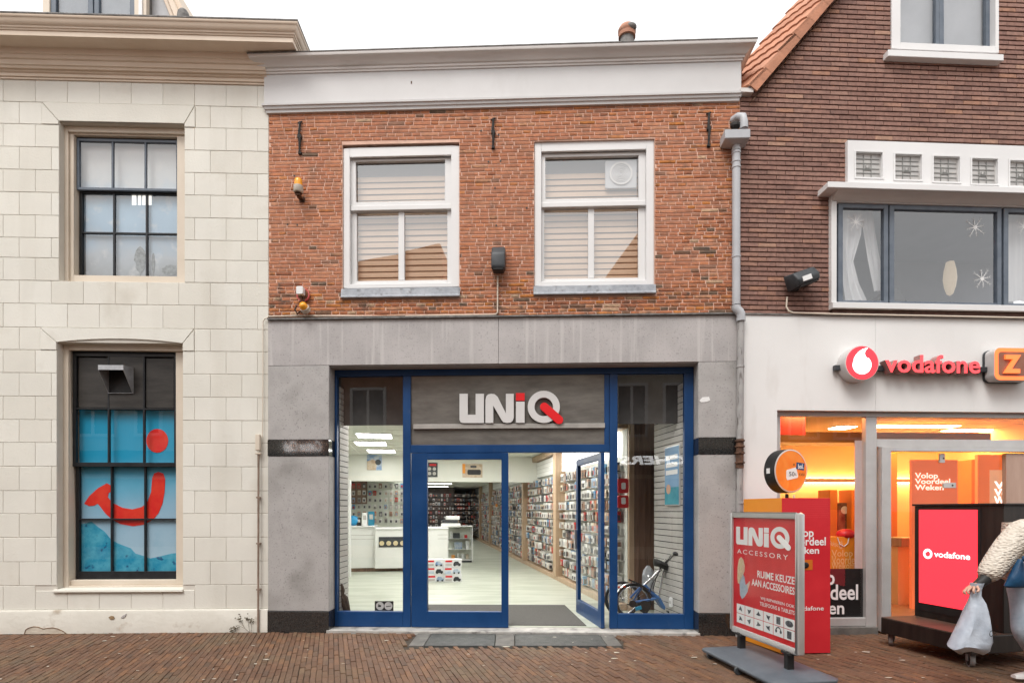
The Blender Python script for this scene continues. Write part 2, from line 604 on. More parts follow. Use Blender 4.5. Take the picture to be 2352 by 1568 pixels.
m_paver = M('clay_paver', (0.78, 0.78, 0.78), (1.12, 1.1, 1.08), scale=16, rough=0.72, bump=0.5, bscale=60,
            rnd=[(16, (0.1333, 0.0686, 0.0389)), (15, (0.1505, 0.078, 0.0454)), (14, (0.1204, 0.0616, 0.036)), (12, (0.1634, 0.0842, 0.0461)), (9, (0.1419, 0.078, 0.049)), (8, (0.1247, 0.0718, 0.0454)), (5, (0.1849, 0.092, 0.0468)), (4, (0.1591, 0.0952, 0.0562)), (3, (0.1015, 0.0585, 0.0382))],
            dirt=((0.12, 0.095, 0.055), 1.2, 0.50, 0.72, 0.5), rvar=0.15)
m_sand = M('dark_joint_sand', (0.035, 0.027, 0.021), (0.07, 0.052, 0.038), scale=12, rough=0.95)
m_asphalt = M('far_ground', (0.10, 0.08, 0.065), (0.13, 0.10, 0.08), scale=2, rough=0.9)
m_glass = GLASS('window_glass', ior=1.8)
m_shopglass = GLASS('shop_glass', ior=1.75, wob=0.015)
m_doorglass = GLASS('door_glass', ior=1.5, wob=0.01)
m_black = M('matt_black', (0.010, 0.010, 0.010), (0.018, 0.017, 0.017), scale=9, rough=0.5)
m_darkgrey = M('dark_grey_plastic', (0.03, 0.034, 0.038), (0.055, 0.06, 0.066), scale=5, rough=0.5)
m_plwhite = M('white_plastic', (0.72, 0.72, 0.71), (0.78, 0.78, 0.77), scale=3, rough=0.35)
m_red = M('red_print', (0.56, 0.016, 0.02), (0.62, 0.022, 0.026), scale=2, rough=0.42)
m_orange = M('orange_print', (0.75, 0.25, 0.015), (0.80, 0.29, 0.02), scale=2, rough=0.45)
m_wprint = M('white_print', (0.78, 0.78, 0.77), (0.82, 0.82, 0.81), scale=3, rough=0.4)
# ------------------------------------------------------------------ ground and paving
LB = Plane(-3.2, 7.48, 0.033)       # cream house
SB = Plane(-3.2, 7.48, -0.037)      # brick shop
RB = Plane(2.909, 7.254, 0.05)      # brown brick house


def facade_y(x):
    if x < -3.2: return 7.48 + 0.033 * (x + 3.2)
    if x < 2.909: return 7.48 - 0.037 * (x + 3.2)
    return 7.254 + 0.05 * (x - 2.909)


g = MB().box(-400, 400, -400, 400, -0.6, -0.05)
tag(g.build('ground', m_asphalt), kind='structure')
pts = [(-9.5, -3.6), (9.5, -3.6), (9.5, facade_y(9.5)), (2.909, facade_y(2.909) + 0.25), (-3.2, 7.7), (-9.5, facade_y(-9.5) + .1)]
pave = tag(MB().prismz(pts, -0.05, -0.019).build('brick_pavement', m_sand), kind='structure')


def piece(w, h, p, ch, jit, rng):
    """one brick / block lying in the x,z plane around its centre, face towards -y"""
    j = lambda: rng.uniform(-jit, jit)
    vs = []
    for y, ins in ((0.0, 0.0), (-(p - ch), 0.0), (-p, ch)):
        for sx, sz in ((-1, -1), (1, -1), (1, 1), (-1, 1)):
            vs.append((sx * (w / 2 - ins) + j(), y, sz * (h / 2 - ins) + j()))
    fs = [(8, 9, 10, 11)]
    for b in (0, 4):
        for k in range(4):
            l = (k + 1) % 4
            fs.append((b + k, b + l, b + 4 + l, b + 4 + k))
    return vs, fs


def raw_mesh(name, vs, fs, mats):
    me = bpy.data.meshes.new(name)
    me.from_pydata(vs, [], fs)
    for m in (mats if isinstance(mats, list) else [mats]): me.materials.append(m)
    me.update()
    return me


rng = random.Random(3)
ax = Vector((-0.303, 0.953, 0)); bx_ = Vector((0.953, 0.303, 0))
PW, PL = 0.0518, 0.208
variants = []
for i in range(6):
    vs, fs = piece(PW, PL, 0.03, 0.004, 0.0018, rng)
    variants.append(raw_mesh('paver', [(x, z, -y) for x, y, z in vs], [tuple(f) for f in fs], m_paver))
slab_rect = (-1.25, 1.32, 6.67, 7.6)
cells = []
for ib in range(-190, 200):
    offs = rng.choice((0.5, 0.5, 0.46, 0.54)) * (ib % 2) * 0.212 + rng.uniform(-0.012, 0.012)
    for ia in range(-10, 60):
        c = bx_ * (ib * 0.0555) + ax * (ia * 0.212 + offs)
        if not (-8.8 < c.x < 8.8 and 3.2 < c.y < facade_y(c.x) + 0.02): continue
        if slab_rect[0] - 0.03 < c.x < slab_rect[1] + 0.03 and c.y > slab_rect[2] - 0.06: continue
        cells.append(c)
vis = lambda c: abs(c.x / c.y) < 0.9 and c.y > 5.3
order = sorted([c for c in cells if vis(c)], key=lambda c: c.y)
single = set(id(c) for c in order[:300])
stuff = MB()
rz0 = math.atan2(ax.y, ax.x) - math.pi / 2
for c in cells:
    dz = rng.uniform(-0.004, 0.004) - 0.03 + 0.003 * math.sin(c.x * 1.7) * math.sin(c.y * 2.3)
    a = rz0 + rng.uniform(-0.012, 0.012)
    me = rng.choice(variants)
    if id(c) in single:
        o = bpy.data.objects.new('paver', me)
        COL.objects.link(o)
        o.parent = pave
        o.location = (c.x, c.y, dz)
        o.rotation_euler = (rng.uniform(-.008, .008), rng.uniform(-.03, .03), a)
    else:
        ca, sa = math.cos(a), math.sin(a)
        tx, ty = rng.uniform(-.03, .03), rng.uniform(-.008, .008)
        stuff.add([(c.x + v.co.x * ca - v.co.y * sa, c.y + v.co.x * sa + v.co.y * ca, dz + v.co.z + v.co.x * tx + v.co.y * ty) for v in me.vertices],
                  [tuple(p.vertices) for p in me.polygons])
tag(stuff.build('paver_field', m_paver, pave, clean=False), kind='stuff')

m_slab = M('entrance_slab', (0.10, 0.095, 0.087), (0.165, 0.155, 0.14), scale=6, rough=0.7, bump=0.3, dirt=((0.08, 0.08, 0.075), 8, 0.55, 0.7, 0.6))
m_matt = M('entrance_grate', (0.035, 0.037, 0.035), (0.075, 0.075, 0.07), scale=10, rough=0.6, bump=0.5, bscale=120)
for (u0, u1, mm) in ((937, 973, m_slab), (973, 1136, m_matt), (1136, 1182, m_slab), (1182, 1395, m_matt), (1395, 1430, m_slab)):
    x0, x1 = floor_at(u0, 1483)[0], floor_at(u1, 1483)[0]
    MB().box(x0 + 0.004, x1 - 0.004, 6.69, 7.62, -0.04, 0.004).build('entrance_slab', mm, pave, bev=0.003)

m_litter = M('pale_litter', (0.40, 0.36, 0.29), (0.62, 0.58, 0.5), scale=20, rough=0.8)
lit = MB()
for i in range(170):
    y = rng.uniform(4.6, 7.2); x = rng.uniform(-6.5, 6.5)
    r = rng.choice((0.006, 0.008, 0.01, 0.012, 0.02)) * rng.uniform(0.6, 1.3)
    n = 7
    a0 = rng.uniform(0, 6.28); el = rng.uniform(1, 2.4)
    lit.poly([(x + el * r * rng.uniform(.7, 1.2) * math.cos(a0 + 6.28 * k / n), y + r * rng.uniform(.7, 1.2) * math.sin(a0 + 6.28 * k / n), 0.008 + rng.uniform(0, .004)) for k in range(n)])
tag(lit.build('litter', m_litter, clean=False), 'pale scraps, dry leaves and gum spots scattered over the brick pavement', 'litter', kind='stuff')

# ------------------------------------------------------------------ cream house on the left
house = tag(empty('cream_house', LB.o, LB.a), 'cream stuccoed house with deep cornice and dark sash windows beside the brick shop', 'building')
LX0 = -6.4
UW = (LB.X(136), LB.X(424), LB.Z(590, 651), LB.Z(280, 282))
LWX = (LB.X(131), LB.X(420))
LWZ = (LB.Z(280, 1355), LB.Z(280, 787))
LCR = LB.Z(280, 778)
wall = MB()
holes_boxes(wall, LX0, 0, 0, 7.45, [UW, (*LWX, *LWZ)], 0.0035, 0.34)
wall.build('wall', m_creamjoint, house)
lines = [1397, 1342, 1288, 1233, 1179, 1127, 1072, 1018, 966, 913, 860, 808, 757, 703, 651, 599.5, 554, 503, 451, 400, 348.5, 297, 247, 196]
zs = [LB.Z(590, v) for v in lines]
zs[-1] = 7.185
rb = random.Random(5)
skip_u = (LB.X(97), LB.X(449)); skip_l = (LB.X(93), LB.X(447))
blk_cache = {}


def block(x0, x1, z0, z1):
    w, h = x1 - x0 - 0.0032, z1 - z0 - 0.0055
    if w < 0.02: return
    key = (round(w, 2), round(h, 3))
    if key not in blk_cache:
        vs, fs = piece(w, h, 0.019, 0.0035, 0.0008, rb)
        blk_cache[key] = raw_mesh('stone_block', vs, fs, m_cream)
    o = bpy.data.objects.new('stone_block', blk_cache[key])
    COL.objects.link(o)
    o.parent = house
    o.location = ((x0 + x1) / 2, 0.015 + rb.uniform(-0.001, 0.001), (z0 + z1) / 2)


for k in range(len(zs) - 1):
    z0, z1 = zs[k], zs[k + 1]
    gaps = []
    if z0 < UW[3] - 0.02 and z1 > UW[2] + 0.02: gaps.append(skip_u if k == 21 else UW[:2])
    if k == 11: gaps.append(skip_l)
    elif k > 0 and z0 < LWZ[1] and z1 > LWZ[0] + 0.06: gaps.append(LWX)
    if k == 1: pass
    first = -0.142 if k % 2 == 0 else -0.345
    js = [0.0] + [first - 0.406 * i for i in range(16)]
    js = [j for j in js if j > LX0] + [LX0]
    for b, a in zip(js, js[1:]):
        segs = [(a, b)]
        for g0, g1 in gaps:
            ns = []
            for p, q in segs:
                if q <= g0 or p >= g1: ns.append((p, q))
                else:
                    if p < g0: ns.append((p, g0))
                    if q > g1: ns.append((g1, q))
            segs = ns
        for p, q in segs:
            if k == 0 and q > LWX[0] and p < LWX[1]: block(p, q, z0, min(z1, LWZ[0] + 0.003))
            else: block(p, q, z0, z1)
# lintels cut with slanted ends, and their wedge-shaped neighbours
e = 0.0035
zt, zb = zs[22] - e, zs[21] + e
MB().prism([(skip_u[0] + .01, zt), (skip_u[1] - .01, zt), (UW[1] - e, UW[3]), (UW[0] + e, UW[3])], -0.013, 0.015).build('lintel', m_cream, house, bev=.003)
MB().prism([(skip_u[0] + e, zt - .012), (UW[0] - e, UW[3] - .004), (UW[0] - e, zb), (skip_u[0] + e, zb)], -0.013, 0.015).build('stone_block', m_cream, house, bev=.003)
MB().prism([(skip_u[1] - e, zt - .012), (UW[1] + e, UW[3] - .004), (UW[1] + e, zb), (skip_u[1] - e, zb)], -0.013, 0.015).build('stone_block', m_cream, house, bev=.003)
zt, zb = zs[12] - e, zs[11] + e
arc = []
for i in range(13):
    t = i / 12
    arc.append((LWX[1] - e - (LWX[1] - LWX[0] - 2 * e) * t, LWZ[1] + (LCR - LWZ[1]) * (1 - (2 * t - 1) ** 2)))
MB().prism([(skip_l[0] + .01, zt), (skip_l[1] - .01, zt)] + arc, -0.013, 0.02).build('lintel', m_cream, house)
MB().prism([(skip_l[0] + e, zt - .012), (LWX[0] - e, LWZ[1] - .004), (LWX[0] - e, zb), (skip_l[0] + e, zb)], -0.013, 0.015).build('stone_block', m_cream, house, bev=.003)
MB().prism([(skip_l[1] - e, zt - .012), (LWX[1] + e, LWZ[1] - .004), (LWX[1] + e, zb), (skip_l[1] - e, zb)], -0.013, 0.015).build('stone_block', m_cream, house, bev=.003)
# plinth with chipped foot
pl = MB()
pl.prismx([(-0.045, 0.0), (-0.04, zs[0] - 0.03), (-0.03, zs[0] - 0.008), (-0.01, zs[0]), (0.012, zs[0]), (0.012, 0.0)], LX0, 0)
plinth = pl.build('plinth', m_plinth, house, smooth=40)
chip = MB()
prev = None
cx0, cx1 = LB.X(63), LB.X(158)
top = [(0, .0), (.03, .05), (.1, .075), (.22, .092), (.33, .085), (.45, .06), (.55, .07), (.68, .075), (.8, .06), (.92, .03), (1, 0)]
chip.prism([(cx0 + (cx1 - cx0) * a, max(b, .001)) for a, b in top], -0.0475, -0.044)
chip.build('chipped_plaster', M('bare_render', (0.50, 0.44, 0.36), (0.60, 0.54, 0.45), scale=9, rough=.95, bump=.8, bscale=30), plinth)
lip = MB().tube([(cx0 + (cx1 - cx0) * a, -0.047, b + .004) for a, b in top], 0.006, 6)
lip.build('chipped_plaster', M('cracked_edge', (0.16, 0.10, 0.065), (0.28, 0.19, 0.12), scale=14, rough=.95), plinth)
hole = MB()
hx, hz = LB.at(262, 1416)
hole.prism([(hx + .035 * math.cos(t * .6) * (1 + .2 * math.sin(3 * t)), hz + .024 * math.sin(t * .6)) for t in range(10)], -0.049, -0.043)
hx, hz = LB.at(290, 1412)
hole.build('chipped_plaster', M('hole_brown', (0.22, 0.15, 0.08), (0.34, 0.24, 0.14), scale=20, rough=.95), plinth)
MB().prism([(hx - .04, hz - .02), (hx - .01, hz + .005), (hx + .03, hz + .03), (hx + .02, hz), (hx - .015, hz - .03)], -0.049, -0.043).build('chipped_plaster', m_stone, plinth)

# cornice
prof = [(0, 7.165), (.02, 7.165), (.02, 7.185), (.012, 7.19), (.03, 7.195), (.03, 7.235), (.045, 7.24), (.055, 7.252), (.045, 7.262), (.07, 7.27), (.08, 7.295), (.095, 7.30),
        (.105, 7.35), (.125, 7.36), (.135, 7.395), (.15, 7.40), (.165, 7.45), (.175, 7.462)]
MB().moulding(prof, LX0, -.005, 0.0, ret=.34, left=False, right=False).build('frieze_moulding', m_cornice_l, house, smooth=35)
prof = [(0, 7.462), (.35, 7.462), (.35, 7.52), (.36, 7.523), (.366, 7.542), (.376, 7.544), (.38, 7.562), (.395, 7.57), (.41, 7.595), (.42, 7.625), (.428, 7.63), (.435, 7.645), (.435, 7.66), (.1, 7.662)]
CX1 = LB.X(683, -.435)
mo = MB().moulding(prof, LX0, CX1 - .435, 0.0, ret=3.0, left=False)
cornice = mo.build('cornice', m_cornice_l, house, smooth=35)
MB().box(LX0, CX1 + .006, -.441, 3.0, 7.6605, 7.682).build('lead_edge', m_lead, cornice, bev=.004)
MB().box(LX0, -0.01, 0.345, 1.0, 0, 7.45).build('core', m_cream, house)   # the body of the house behind its front


def sash(mb, x0, x1, z0, z1, y0, y1, st, xs, zsep, mw=0.02, top=None, bot=None):
    top = st if top is None else top
    bot = st if bot is None else bot
    mb.box(x0, x0 + st, y0, y1, z0, z1)
    mb.box(x1 - st, x1, y0, y1, z0, z1)
    mb.box(x0 + st, x1 - st, y0, y1, z1 - top, z1)
    mb.box(x0 + st, x1 - st, y0, y1, z0, z0 + bot)
    for x in xs: mb.box(x - mw / 2, x + mw / 2, y0 + .003, y1 - .003, z0 + bot, z1 - top)
    ex = [x0 + st] + list(xs) + [x1 - st]
    for z in zsep:
        for i, (a, b) in enumerate(zip(ex, ex[1:])):
            aa = a + (mw / 2 if i else 0); bb = b - (mw / 2 if i < len(ex) - 2 else 0)
            mb.box(aa, bb, y0 + .003, y1 - .003, z - mw / 2, z + mw / 2)
    return mb


def panes(parent, x0, x1, z0, z1, y, xs, zsep, mat, name='pane', mw=0.018):
    ex = [x0] + list(xs) + [x1]
    ez = [z0] + list(zsep) + [z1]
    for a, b in zip(ex, ex[1:]):
        for c, d in zip(ez, ez[1:]):
            t = rb.uniform(-.0015, .0015)
            m2 = MB()
            m2.add([(a + mw / 2, y + t, c + mw / 2), (b - mw / 2, y - t, c + mw / 2), (b - mw / 2, y - t, d - mw / 2), (a + mw / 2, y + t, d - mw / 2)], [(0, 1, 2, 3)])
            m2.build(name, mat, parent)


def casing(mb, o, i, y0, y1):
    """ring between outer rect o and inner rect i (x0,x1,z0,z1)"""
    mb.box(o[0], i[0], y0, y1, o[2], o[3])
    mb.box(i[1], o[1], y0, y1, o[2], o[3])
    mb.box(i[0], i[1], y0, y1, i[3], o[3])
    mb.box(i[0], i[1], y0, y1, o[2], i[2])
    return mb


# upper sash window
d1 = 0.17
inn = LB.rect(176, 318, 412, 637, d1)
mid = (UW[0] + 0.05, UW[1] - 0.022, UW[2] + 0.03, UW[3] - 0.075)
cs = MB()
casing(cs, UW, mid, 0.085, 0.25)
casing(cs, mid, (inn[0], inn[1], inn[2], inn[3]), 0.115, 0.25)
win = cs.build('window', m_creamwood, house, bev=.004)
zm = LB.Z(290, 438, d1)
xs1 = [LB.X(258.5, d1), LB.X(334, d1)]
MB().box(inn[0], inn[1], d1 + .005, .245, inn[3] - .02, inn[3]).build('head', m_dark, win)
sash(MB(), inn[0] + .004, inn[1] - .004, zm, inn[3] - .02, d1 - .01, d1 + .03, .032, xs1, [], .024).build('sash', m_greysash, win, bev=.003)
m_skyglass = GLASS('sky_reflecting_glass', ior=2.3, wob=.25)
panes(win, inn[0] + .035, inn[1] - .035, zm + .03, inn[3] - .05, d1 + .012, xs1, [], m_skyglass)
d2 = d1 + .045
xs2 = [LB.X(262, d2), LB.X(337, d2)]
zb_ = LB.Z(290, 536, d2)
sash(MB(), inn[0] + .01, inn[1] - .004, inn[2] + .002, zm + .01, d2 - .01, d2 + .03, .034, xs2, [zb_], .024).build('sash', m_dark, win, bev=.003)
panes(win, inn[0] + .045, inn[1] - .038, inn[2] + .036, zm - .026, d2 + .012, xs2, [zb_], m_skyglass)


def sheet_mat(name, stops, noise, axis_lo, axis_hi, warp=0.25, nscale=3.0, rough=0.5):
    """flat sheet for prints and painted reflections: colours laid along height with cloudy distortion"""
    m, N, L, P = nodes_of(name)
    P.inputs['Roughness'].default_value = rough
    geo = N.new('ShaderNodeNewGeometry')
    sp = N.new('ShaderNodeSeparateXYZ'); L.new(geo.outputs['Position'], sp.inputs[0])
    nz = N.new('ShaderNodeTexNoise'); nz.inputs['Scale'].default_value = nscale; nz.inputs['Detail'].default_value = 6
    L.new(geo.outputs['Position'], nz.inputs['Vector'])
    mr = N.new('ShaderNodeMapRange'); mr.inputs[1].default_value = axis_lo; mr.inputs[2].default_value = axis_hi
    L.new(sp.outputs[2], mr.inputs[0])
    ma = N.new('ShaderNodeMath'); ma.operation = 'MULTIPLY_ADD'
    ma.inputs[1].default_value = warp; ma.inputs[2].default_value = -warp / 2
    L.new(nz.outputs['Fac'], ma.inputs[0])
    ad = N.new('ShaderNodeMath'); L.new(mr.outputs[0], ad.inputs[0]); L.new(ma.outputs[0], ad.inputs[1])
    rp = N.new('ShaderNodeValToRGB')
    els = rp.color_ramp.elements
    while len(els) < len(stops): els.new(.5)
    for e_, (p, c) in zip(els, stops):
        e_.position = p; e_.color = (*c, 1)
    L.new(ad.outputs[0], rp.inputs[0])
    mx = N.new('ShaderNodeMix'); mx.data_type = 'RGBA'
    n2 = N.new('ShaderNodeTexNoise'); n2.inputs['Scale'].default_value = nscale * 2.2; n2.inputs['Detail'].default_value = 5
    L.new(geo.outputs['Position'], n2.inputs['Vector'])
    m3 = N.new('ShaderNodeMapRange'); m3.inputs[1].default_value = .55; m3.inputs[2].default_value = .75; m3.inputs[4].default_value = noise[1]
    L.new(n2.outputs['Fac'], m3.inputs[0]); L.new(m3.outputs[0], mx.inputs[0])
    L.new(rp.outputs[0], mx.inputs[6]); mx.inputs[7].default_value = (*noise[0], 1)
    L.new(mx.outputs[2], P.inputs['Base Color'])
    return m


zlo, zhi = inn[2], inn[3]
m_skyreflect = sheet_mat('painted_sky_reflection', [(0, (.24, .25, .26)), (.16, (.38, .42, .46)), (.34, (.30, .44, .58)), (.56, (.36, .52, .66)), (.72, (.62, .64, .65)), (1, (.74, .72, .69))],
                      ((.76, .74, .72), .55), zlo, zhi, warp=.4, nscale=2.6)  # sky reflection of the panes painted into the sheet's colours
film = MB().add([(inn[0], .26, inn[2]), (inn[1], .26, inn[2]), (inn[1], .26, inn[3]), (inn[0], .26, inn[3])], [(0, 1, 2, 3)]).build('print_and_reflection_sheet', m_skyreflect, win)
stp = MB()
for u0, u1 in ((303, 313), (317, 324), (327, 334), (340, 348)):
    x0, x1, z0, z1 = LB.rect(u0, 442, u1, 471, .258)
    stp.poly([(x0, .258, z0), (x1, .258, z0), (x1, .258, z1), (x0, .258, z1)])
stp.build('print_and_reflection_sheet', EMIT('pane_glow_strip', (1, .95, .85), .8), win)  # bright marks in the panes, drawn as strips with their own glow
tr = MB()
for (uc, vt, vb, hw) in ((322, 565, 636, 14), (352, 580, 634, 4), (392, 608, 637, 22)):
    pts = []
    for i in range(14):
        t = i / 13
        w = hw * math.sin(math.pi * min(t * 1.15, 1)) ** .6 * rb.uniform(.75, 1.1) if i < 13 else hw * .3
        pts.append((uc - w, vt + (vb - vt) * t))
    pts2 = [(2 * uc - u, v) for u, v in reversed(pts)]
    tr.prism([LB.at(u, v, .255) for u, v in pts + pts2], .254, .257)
tr.build('print_and_reflection_sheet', M('painted_trees', (.10, .11, .10), (.26, .28, .29), scale=22, rough=.5), win)

# lower window with printed film
d3 = 0.19
hole_l = (LWX[0], LWX[1], LWZ[0], LCR + .01)
inl = LB.rect(167, 806, 410, 1330, d3)
midl = (LWX[0] + .07, LWX[1] - .03, LWZ[0] + .05, LB.Z(280, 800))
cs = MB()
casing(cs, hole_l, midl, 0.10, 0.28)
casing(cs, midl, inl, 0.135, 0.28)
win = cs.build('window', m_creamwood, house, bev=.005)
MB().prismx([(-.035, LWZ[0] - .02), (-.03, LWZ[0] + .012), (.10, LWZ[0] + .03), (.10, LWZ[0] - .02)], LWX[0] - .04, LWX[1] + .01).build('sill', m_cream, win, bev=.005)
zmeet = LB.Z(290, 1066, d3)
vz = lambda v: LB.Z(290, v, d3)
xa = [LB.X(250, d3), LB.X(331, d3)]
sash(MB(), inl[0], inl[1], zmeet - .03, inl[3], d3 - .015, d3 + .03, .05, xa, [vz(939)], .022, top=.075, bot=.055).build('sash', m_dark, win, bev=.003)
xb = [LB.X(256, d3 + .04), LB.X(333, d3 + .04)]
sash(MB(), inl[0] + .02, inl[1], inl[2], zmeet + .02, d3 + .032, d3 + .075, .04, xb, [vz(1192)], .022, bot=.105).build('sash', m_dark, win, bev=.003)
m_darkfilm = M('dark_mesh_panel', (.028, .026, .024), (.055, .05, .045), scale=2.2, rough=.35, stretch=(1, 1, 5))
for i, (a, b) in enumerate(zip([inl[0] + .05] + xa, xa + [inl[1] - .05])):
    z0, z1 = vz(937), vz(822)
    if i == 1: MB().box(a + .003, b - .003, d3 - .006, d3 + .01, z0 + .002, z1 + .04).build('blank_panel', m_darkfilm, win)
    else: MB().box(a + .02, b - .02, d3 + .012, d3 + .02, z0 + .01, z1).build('pane', m_darkfilm, win)
zf0, zf1 = inl[2] + .05, vz(939)
m_bluefilm = sheet_mat('printed_blue_film', [(0, (.42, .60, .72)), (.35, (.36, .56, .72)), (.55, (.14, .46, .66)), (.75, (.0, .34, .58)), (1, (.0, .33, .56))],
                       ((.05, .33, .50), .3), zf0, zf1, warp=.3, nscale=1.1)
fy = d3 + .08
film = MB().poly([(inl[0] + .03, fy, zf0), (inl[1] - .03, fy, zf0), (inl[1] - .03, fy, zf1), (inl[0] + .03, fy, zf1)]).build('print_and_reflection_sheet', m_bluefilm, win)
Pz = lambda x, y, dep: LB.at(x * .3749, 979.8 + y * .3749, dep)
smile = [(515, 470), (545, 425), (600, 375), (655, 345), (690, 365), (690, 390), (665, 405), (660, 430), (690, 465), (750, 495), (810, 505), (870, 490), (905, 455),
         (925, 400), (933, 310), (945, 285), (970, 275), (1000, 285), (1012, 320), (1008, 400), (995, 470), (970, 530), (935, 570), (880, 598), (815, 608),
         (740, 595), (690, 570), (645, 530), (615, 490), (598, 470), (575, 482), (545, 485)]
m_redfilm = M('printed_red', (.80, .012, .012), (.86, .05, .02), scale=5, rough=.4)
MB().prism([Pz(x, y, fy - .004) for x, y in smile], fy - .004, fy - .002).build('printed_smile', m_redfilm, win)
MB().prism([Pz(963 + 67 * math.cos(t * .2618), 85 + 73 * math.sin(t * .2618), fy - .004) for t in range(24)], fy - .004, fy - .002).build('printed_dot', m_redfilm, win)
wave = [(475, 600), (520, 590), (560, 580), (600, 612), (640, 640), (680, 690), (720, 712), (760, 728), (800, 742), (830, 775), (880, 790), (920, 805), (960, 797), (1010, 785), (1050, 775), (1085, 772), (1085, 900), (475, 900)]
m_wave = M('printed_wave', (.0, .27, .46), (.09, .44, .60), scale=7, rough=.5, speck=((.0, .07, .20), 9, .60, .66, .9))
MB().prism([Pz(x, y, fy - .003) for x, y in wave], fy - .003, fy - .001).build('printed_wave', m_wave, win)
panes(win, inl[0] + .05, inl[1] - .05, zmeet + .03, vz(941), d3 + .01, xa, [], m_glass)
panes(win, inl[0] + .06, inl[1] - .04, inl[2] + .1, zmeet - .03, d3 + .055, xb, [vz(1192)], m_glass)

# metal vent hood in front of the top panel
h = MB()
hx0, hx1 = LB.X(225, -0.03), LB.X(283, -0.03)
hb = d3 - .006
zt, zl, zb_ = LB.Z(260, 838, -.03), LB.Z(260, 849, -.03), LB.Z(285, 903, hb)
t = .004
h.prismx([(hb, zt + .02), (-.03, zt), (-.03, zl), (-.026, zl), (-.026, zt - .004), (hb, zt + .014)], hx0, hx1)
side = [(hb, zt + .016), (-.028, zt - .002), (-.028, zl), (hb - .02, zb_), (hb, zb_)]
h.prismx(side, hx0, hx0 + t); h.prismx(side, hx1 - t, hx1)
h.box(hx0, hx1, hb - .025, hb, zb_ - .004, zb_)
h.build('vent_hood', m_galv, house, bev=0)
MB().box(hx0 + .004, hx1 - .004, hb - .006, hb - .002, zb_ + .005, zt).build('vent_opening', m_black, house)

# dormer behind the cornice
dy = 0.75
dz0, dz1 = 7.5, 9.4
d_ = lambda u: LB.X(u, dy)
body = MB()
body.box(d_(100), d_(338), dy + .06, 3.0, dz0, dz1)
dormer = body.build('dormer', m_lead, house)
for a, b in ((100, 116), (310, 338)):
    MB().box(d_(a), d_(b), dy - .02, dy + .06, dz0, dz1).build('jamb', m_creamwood, dormer, bev=.005)
MB().box(d_(322), d_(330), dy - .04, dy - .02, dz0, dz1).build('jamb', m_white, dormer)
fr = MB()
sash(fr, d_(116), d_(310), dz0, dz1, dy, dy + .05, .07, [], [], .02)
fr.box(d_(202), d_(214), dy - .006, dy + .05, dz0 + .07, dz1 - .07); fr.box(d_(216), d_(227), dy, dy + .05, dz0 + .07, dz1 - .07)
fr.build('sash', m_greysash, dormer, bev=.004)
for a, b in ((129, 202), (227, 300)):
    MB().poly([(d_(a), dy + .03, dz0 + .07), (d_(b), dy + .03, dz0 + .07), (d_(b), dy + .03, dz1 - .07), (d_(a), dy + .03, dz1 - .07)]).build('pane', m_glass, dormer)
    MB().box(d_(a), d_(b), dy + .045, dy + .055, dz0 + .07, dz1 - .07).build('curtain', M('grey_net_curtain', (.30, .32, .35), (.36, .38, .41), scale=3, rough=.9), dormer)
for sgn, u in ((-1, 100), (1, 338)):
    x = d_(u)
    sc = [(0, 7.5), (sgn * .10, 7.5), (sgn * .13, 7.58), (sgn * .125, 7.66), (sgn * .08, 7.70), (sgn * .06, 7.80), (sgn * .03, 7.86), (0, 7.87)]
    MB().prism([(x + a, b) for a, b in sc], dy + .0, dy + .1).build('scroll_bracket', m_creamwood, dormer, bev=.006)
m_zincroof = M('pale_zinc_cheek', (.40, .41, .43), (.52, .53, .54), scale=2.5, rough=.5)
q = lambda u, v, dd: LB.at(u, v, dd)
ck = MB().prism([q(338, 52, dy + .12), q(400, 52, dy + .12), q(357, -50, dy + .12), q(338, -50, dy + .12)], dy + .12, 2.8)
ck.build('cheek', m_zincroof, dormer)
vg = MB()
vg.prism([q(398, 56, dy + .05), q(407, 56, dy + .05), q(365, -50, dy + .05), q(355, -50, dy + .05)], dy + .05, 2.8)
vg.prism([q(407, 56, dy - .02), q(421, 56, dy - .02), q(377, -50, dy - .02), q(365, -50, dy - .02)], dy - .02, 2.8)
vg.prism([q(421, 56, dy + .05), q(434, 56, dy + .05), q(391, -50, dy + .05), q(377, -50, dy + .05)], dy + .05, 2.8)
vg.build('verge_board', m_cornice_l, dormer, bev=.006)
bx0, bz0 = q(423, 42, dy)
MB().lathe([(.0, .1), (.05, .09), (.075, .05), (.08, 0), (.08, -.14)], 14, (bx0, dy - .02, bz0)).build('lead_cap', m_lead, dormer, smooth=50)

# conduit at the corner of the cream house
cw = tag(empty('cable_conduit', LB.world(LB.X(597), -.02), LB.a), 'thin conduit with junction box running down the right edge of the cream wall', 'conduit')
m_browncon = M('brown_conduit', (.20, .145, .11), (.30, .22, .17), scale=7, rough=.55)
MB().tube([(0, -.04, -.02), (0, -.035, .3), (0, -.025, LB.Z(597, 1040))], .014, 8).build('pipe', m_browncon, cw, smooth=60)
MB().tube([(.045, -.01, LB.Z(597, 1005)), (.05, -.01, 3.2), (.052, -.01, LB.Z(606, 742)), (.07, -.012, LB.Z(606, 734)), (.12, -.014, LB.Z(606, 731))], .006, 6).build('cable', m_creamwood, cw, smooth=60)
zz = LB.Z(597, 1035)
MB().box(-.03, .028, -.06, .0, zz, zz + .21).build('junction_box', m_creamwood, cw, bev=.006)
MB().box(-.034, .034, -.05, .0, zz - .05, zz - .03).build('clamp', m_creamwood, cw, bev=.004)
for z in (.55, 1.15, 1.75): MB().box(-.024, .024, -.045, .01, z, z + .02).build('clamp', m_browncon, cw)

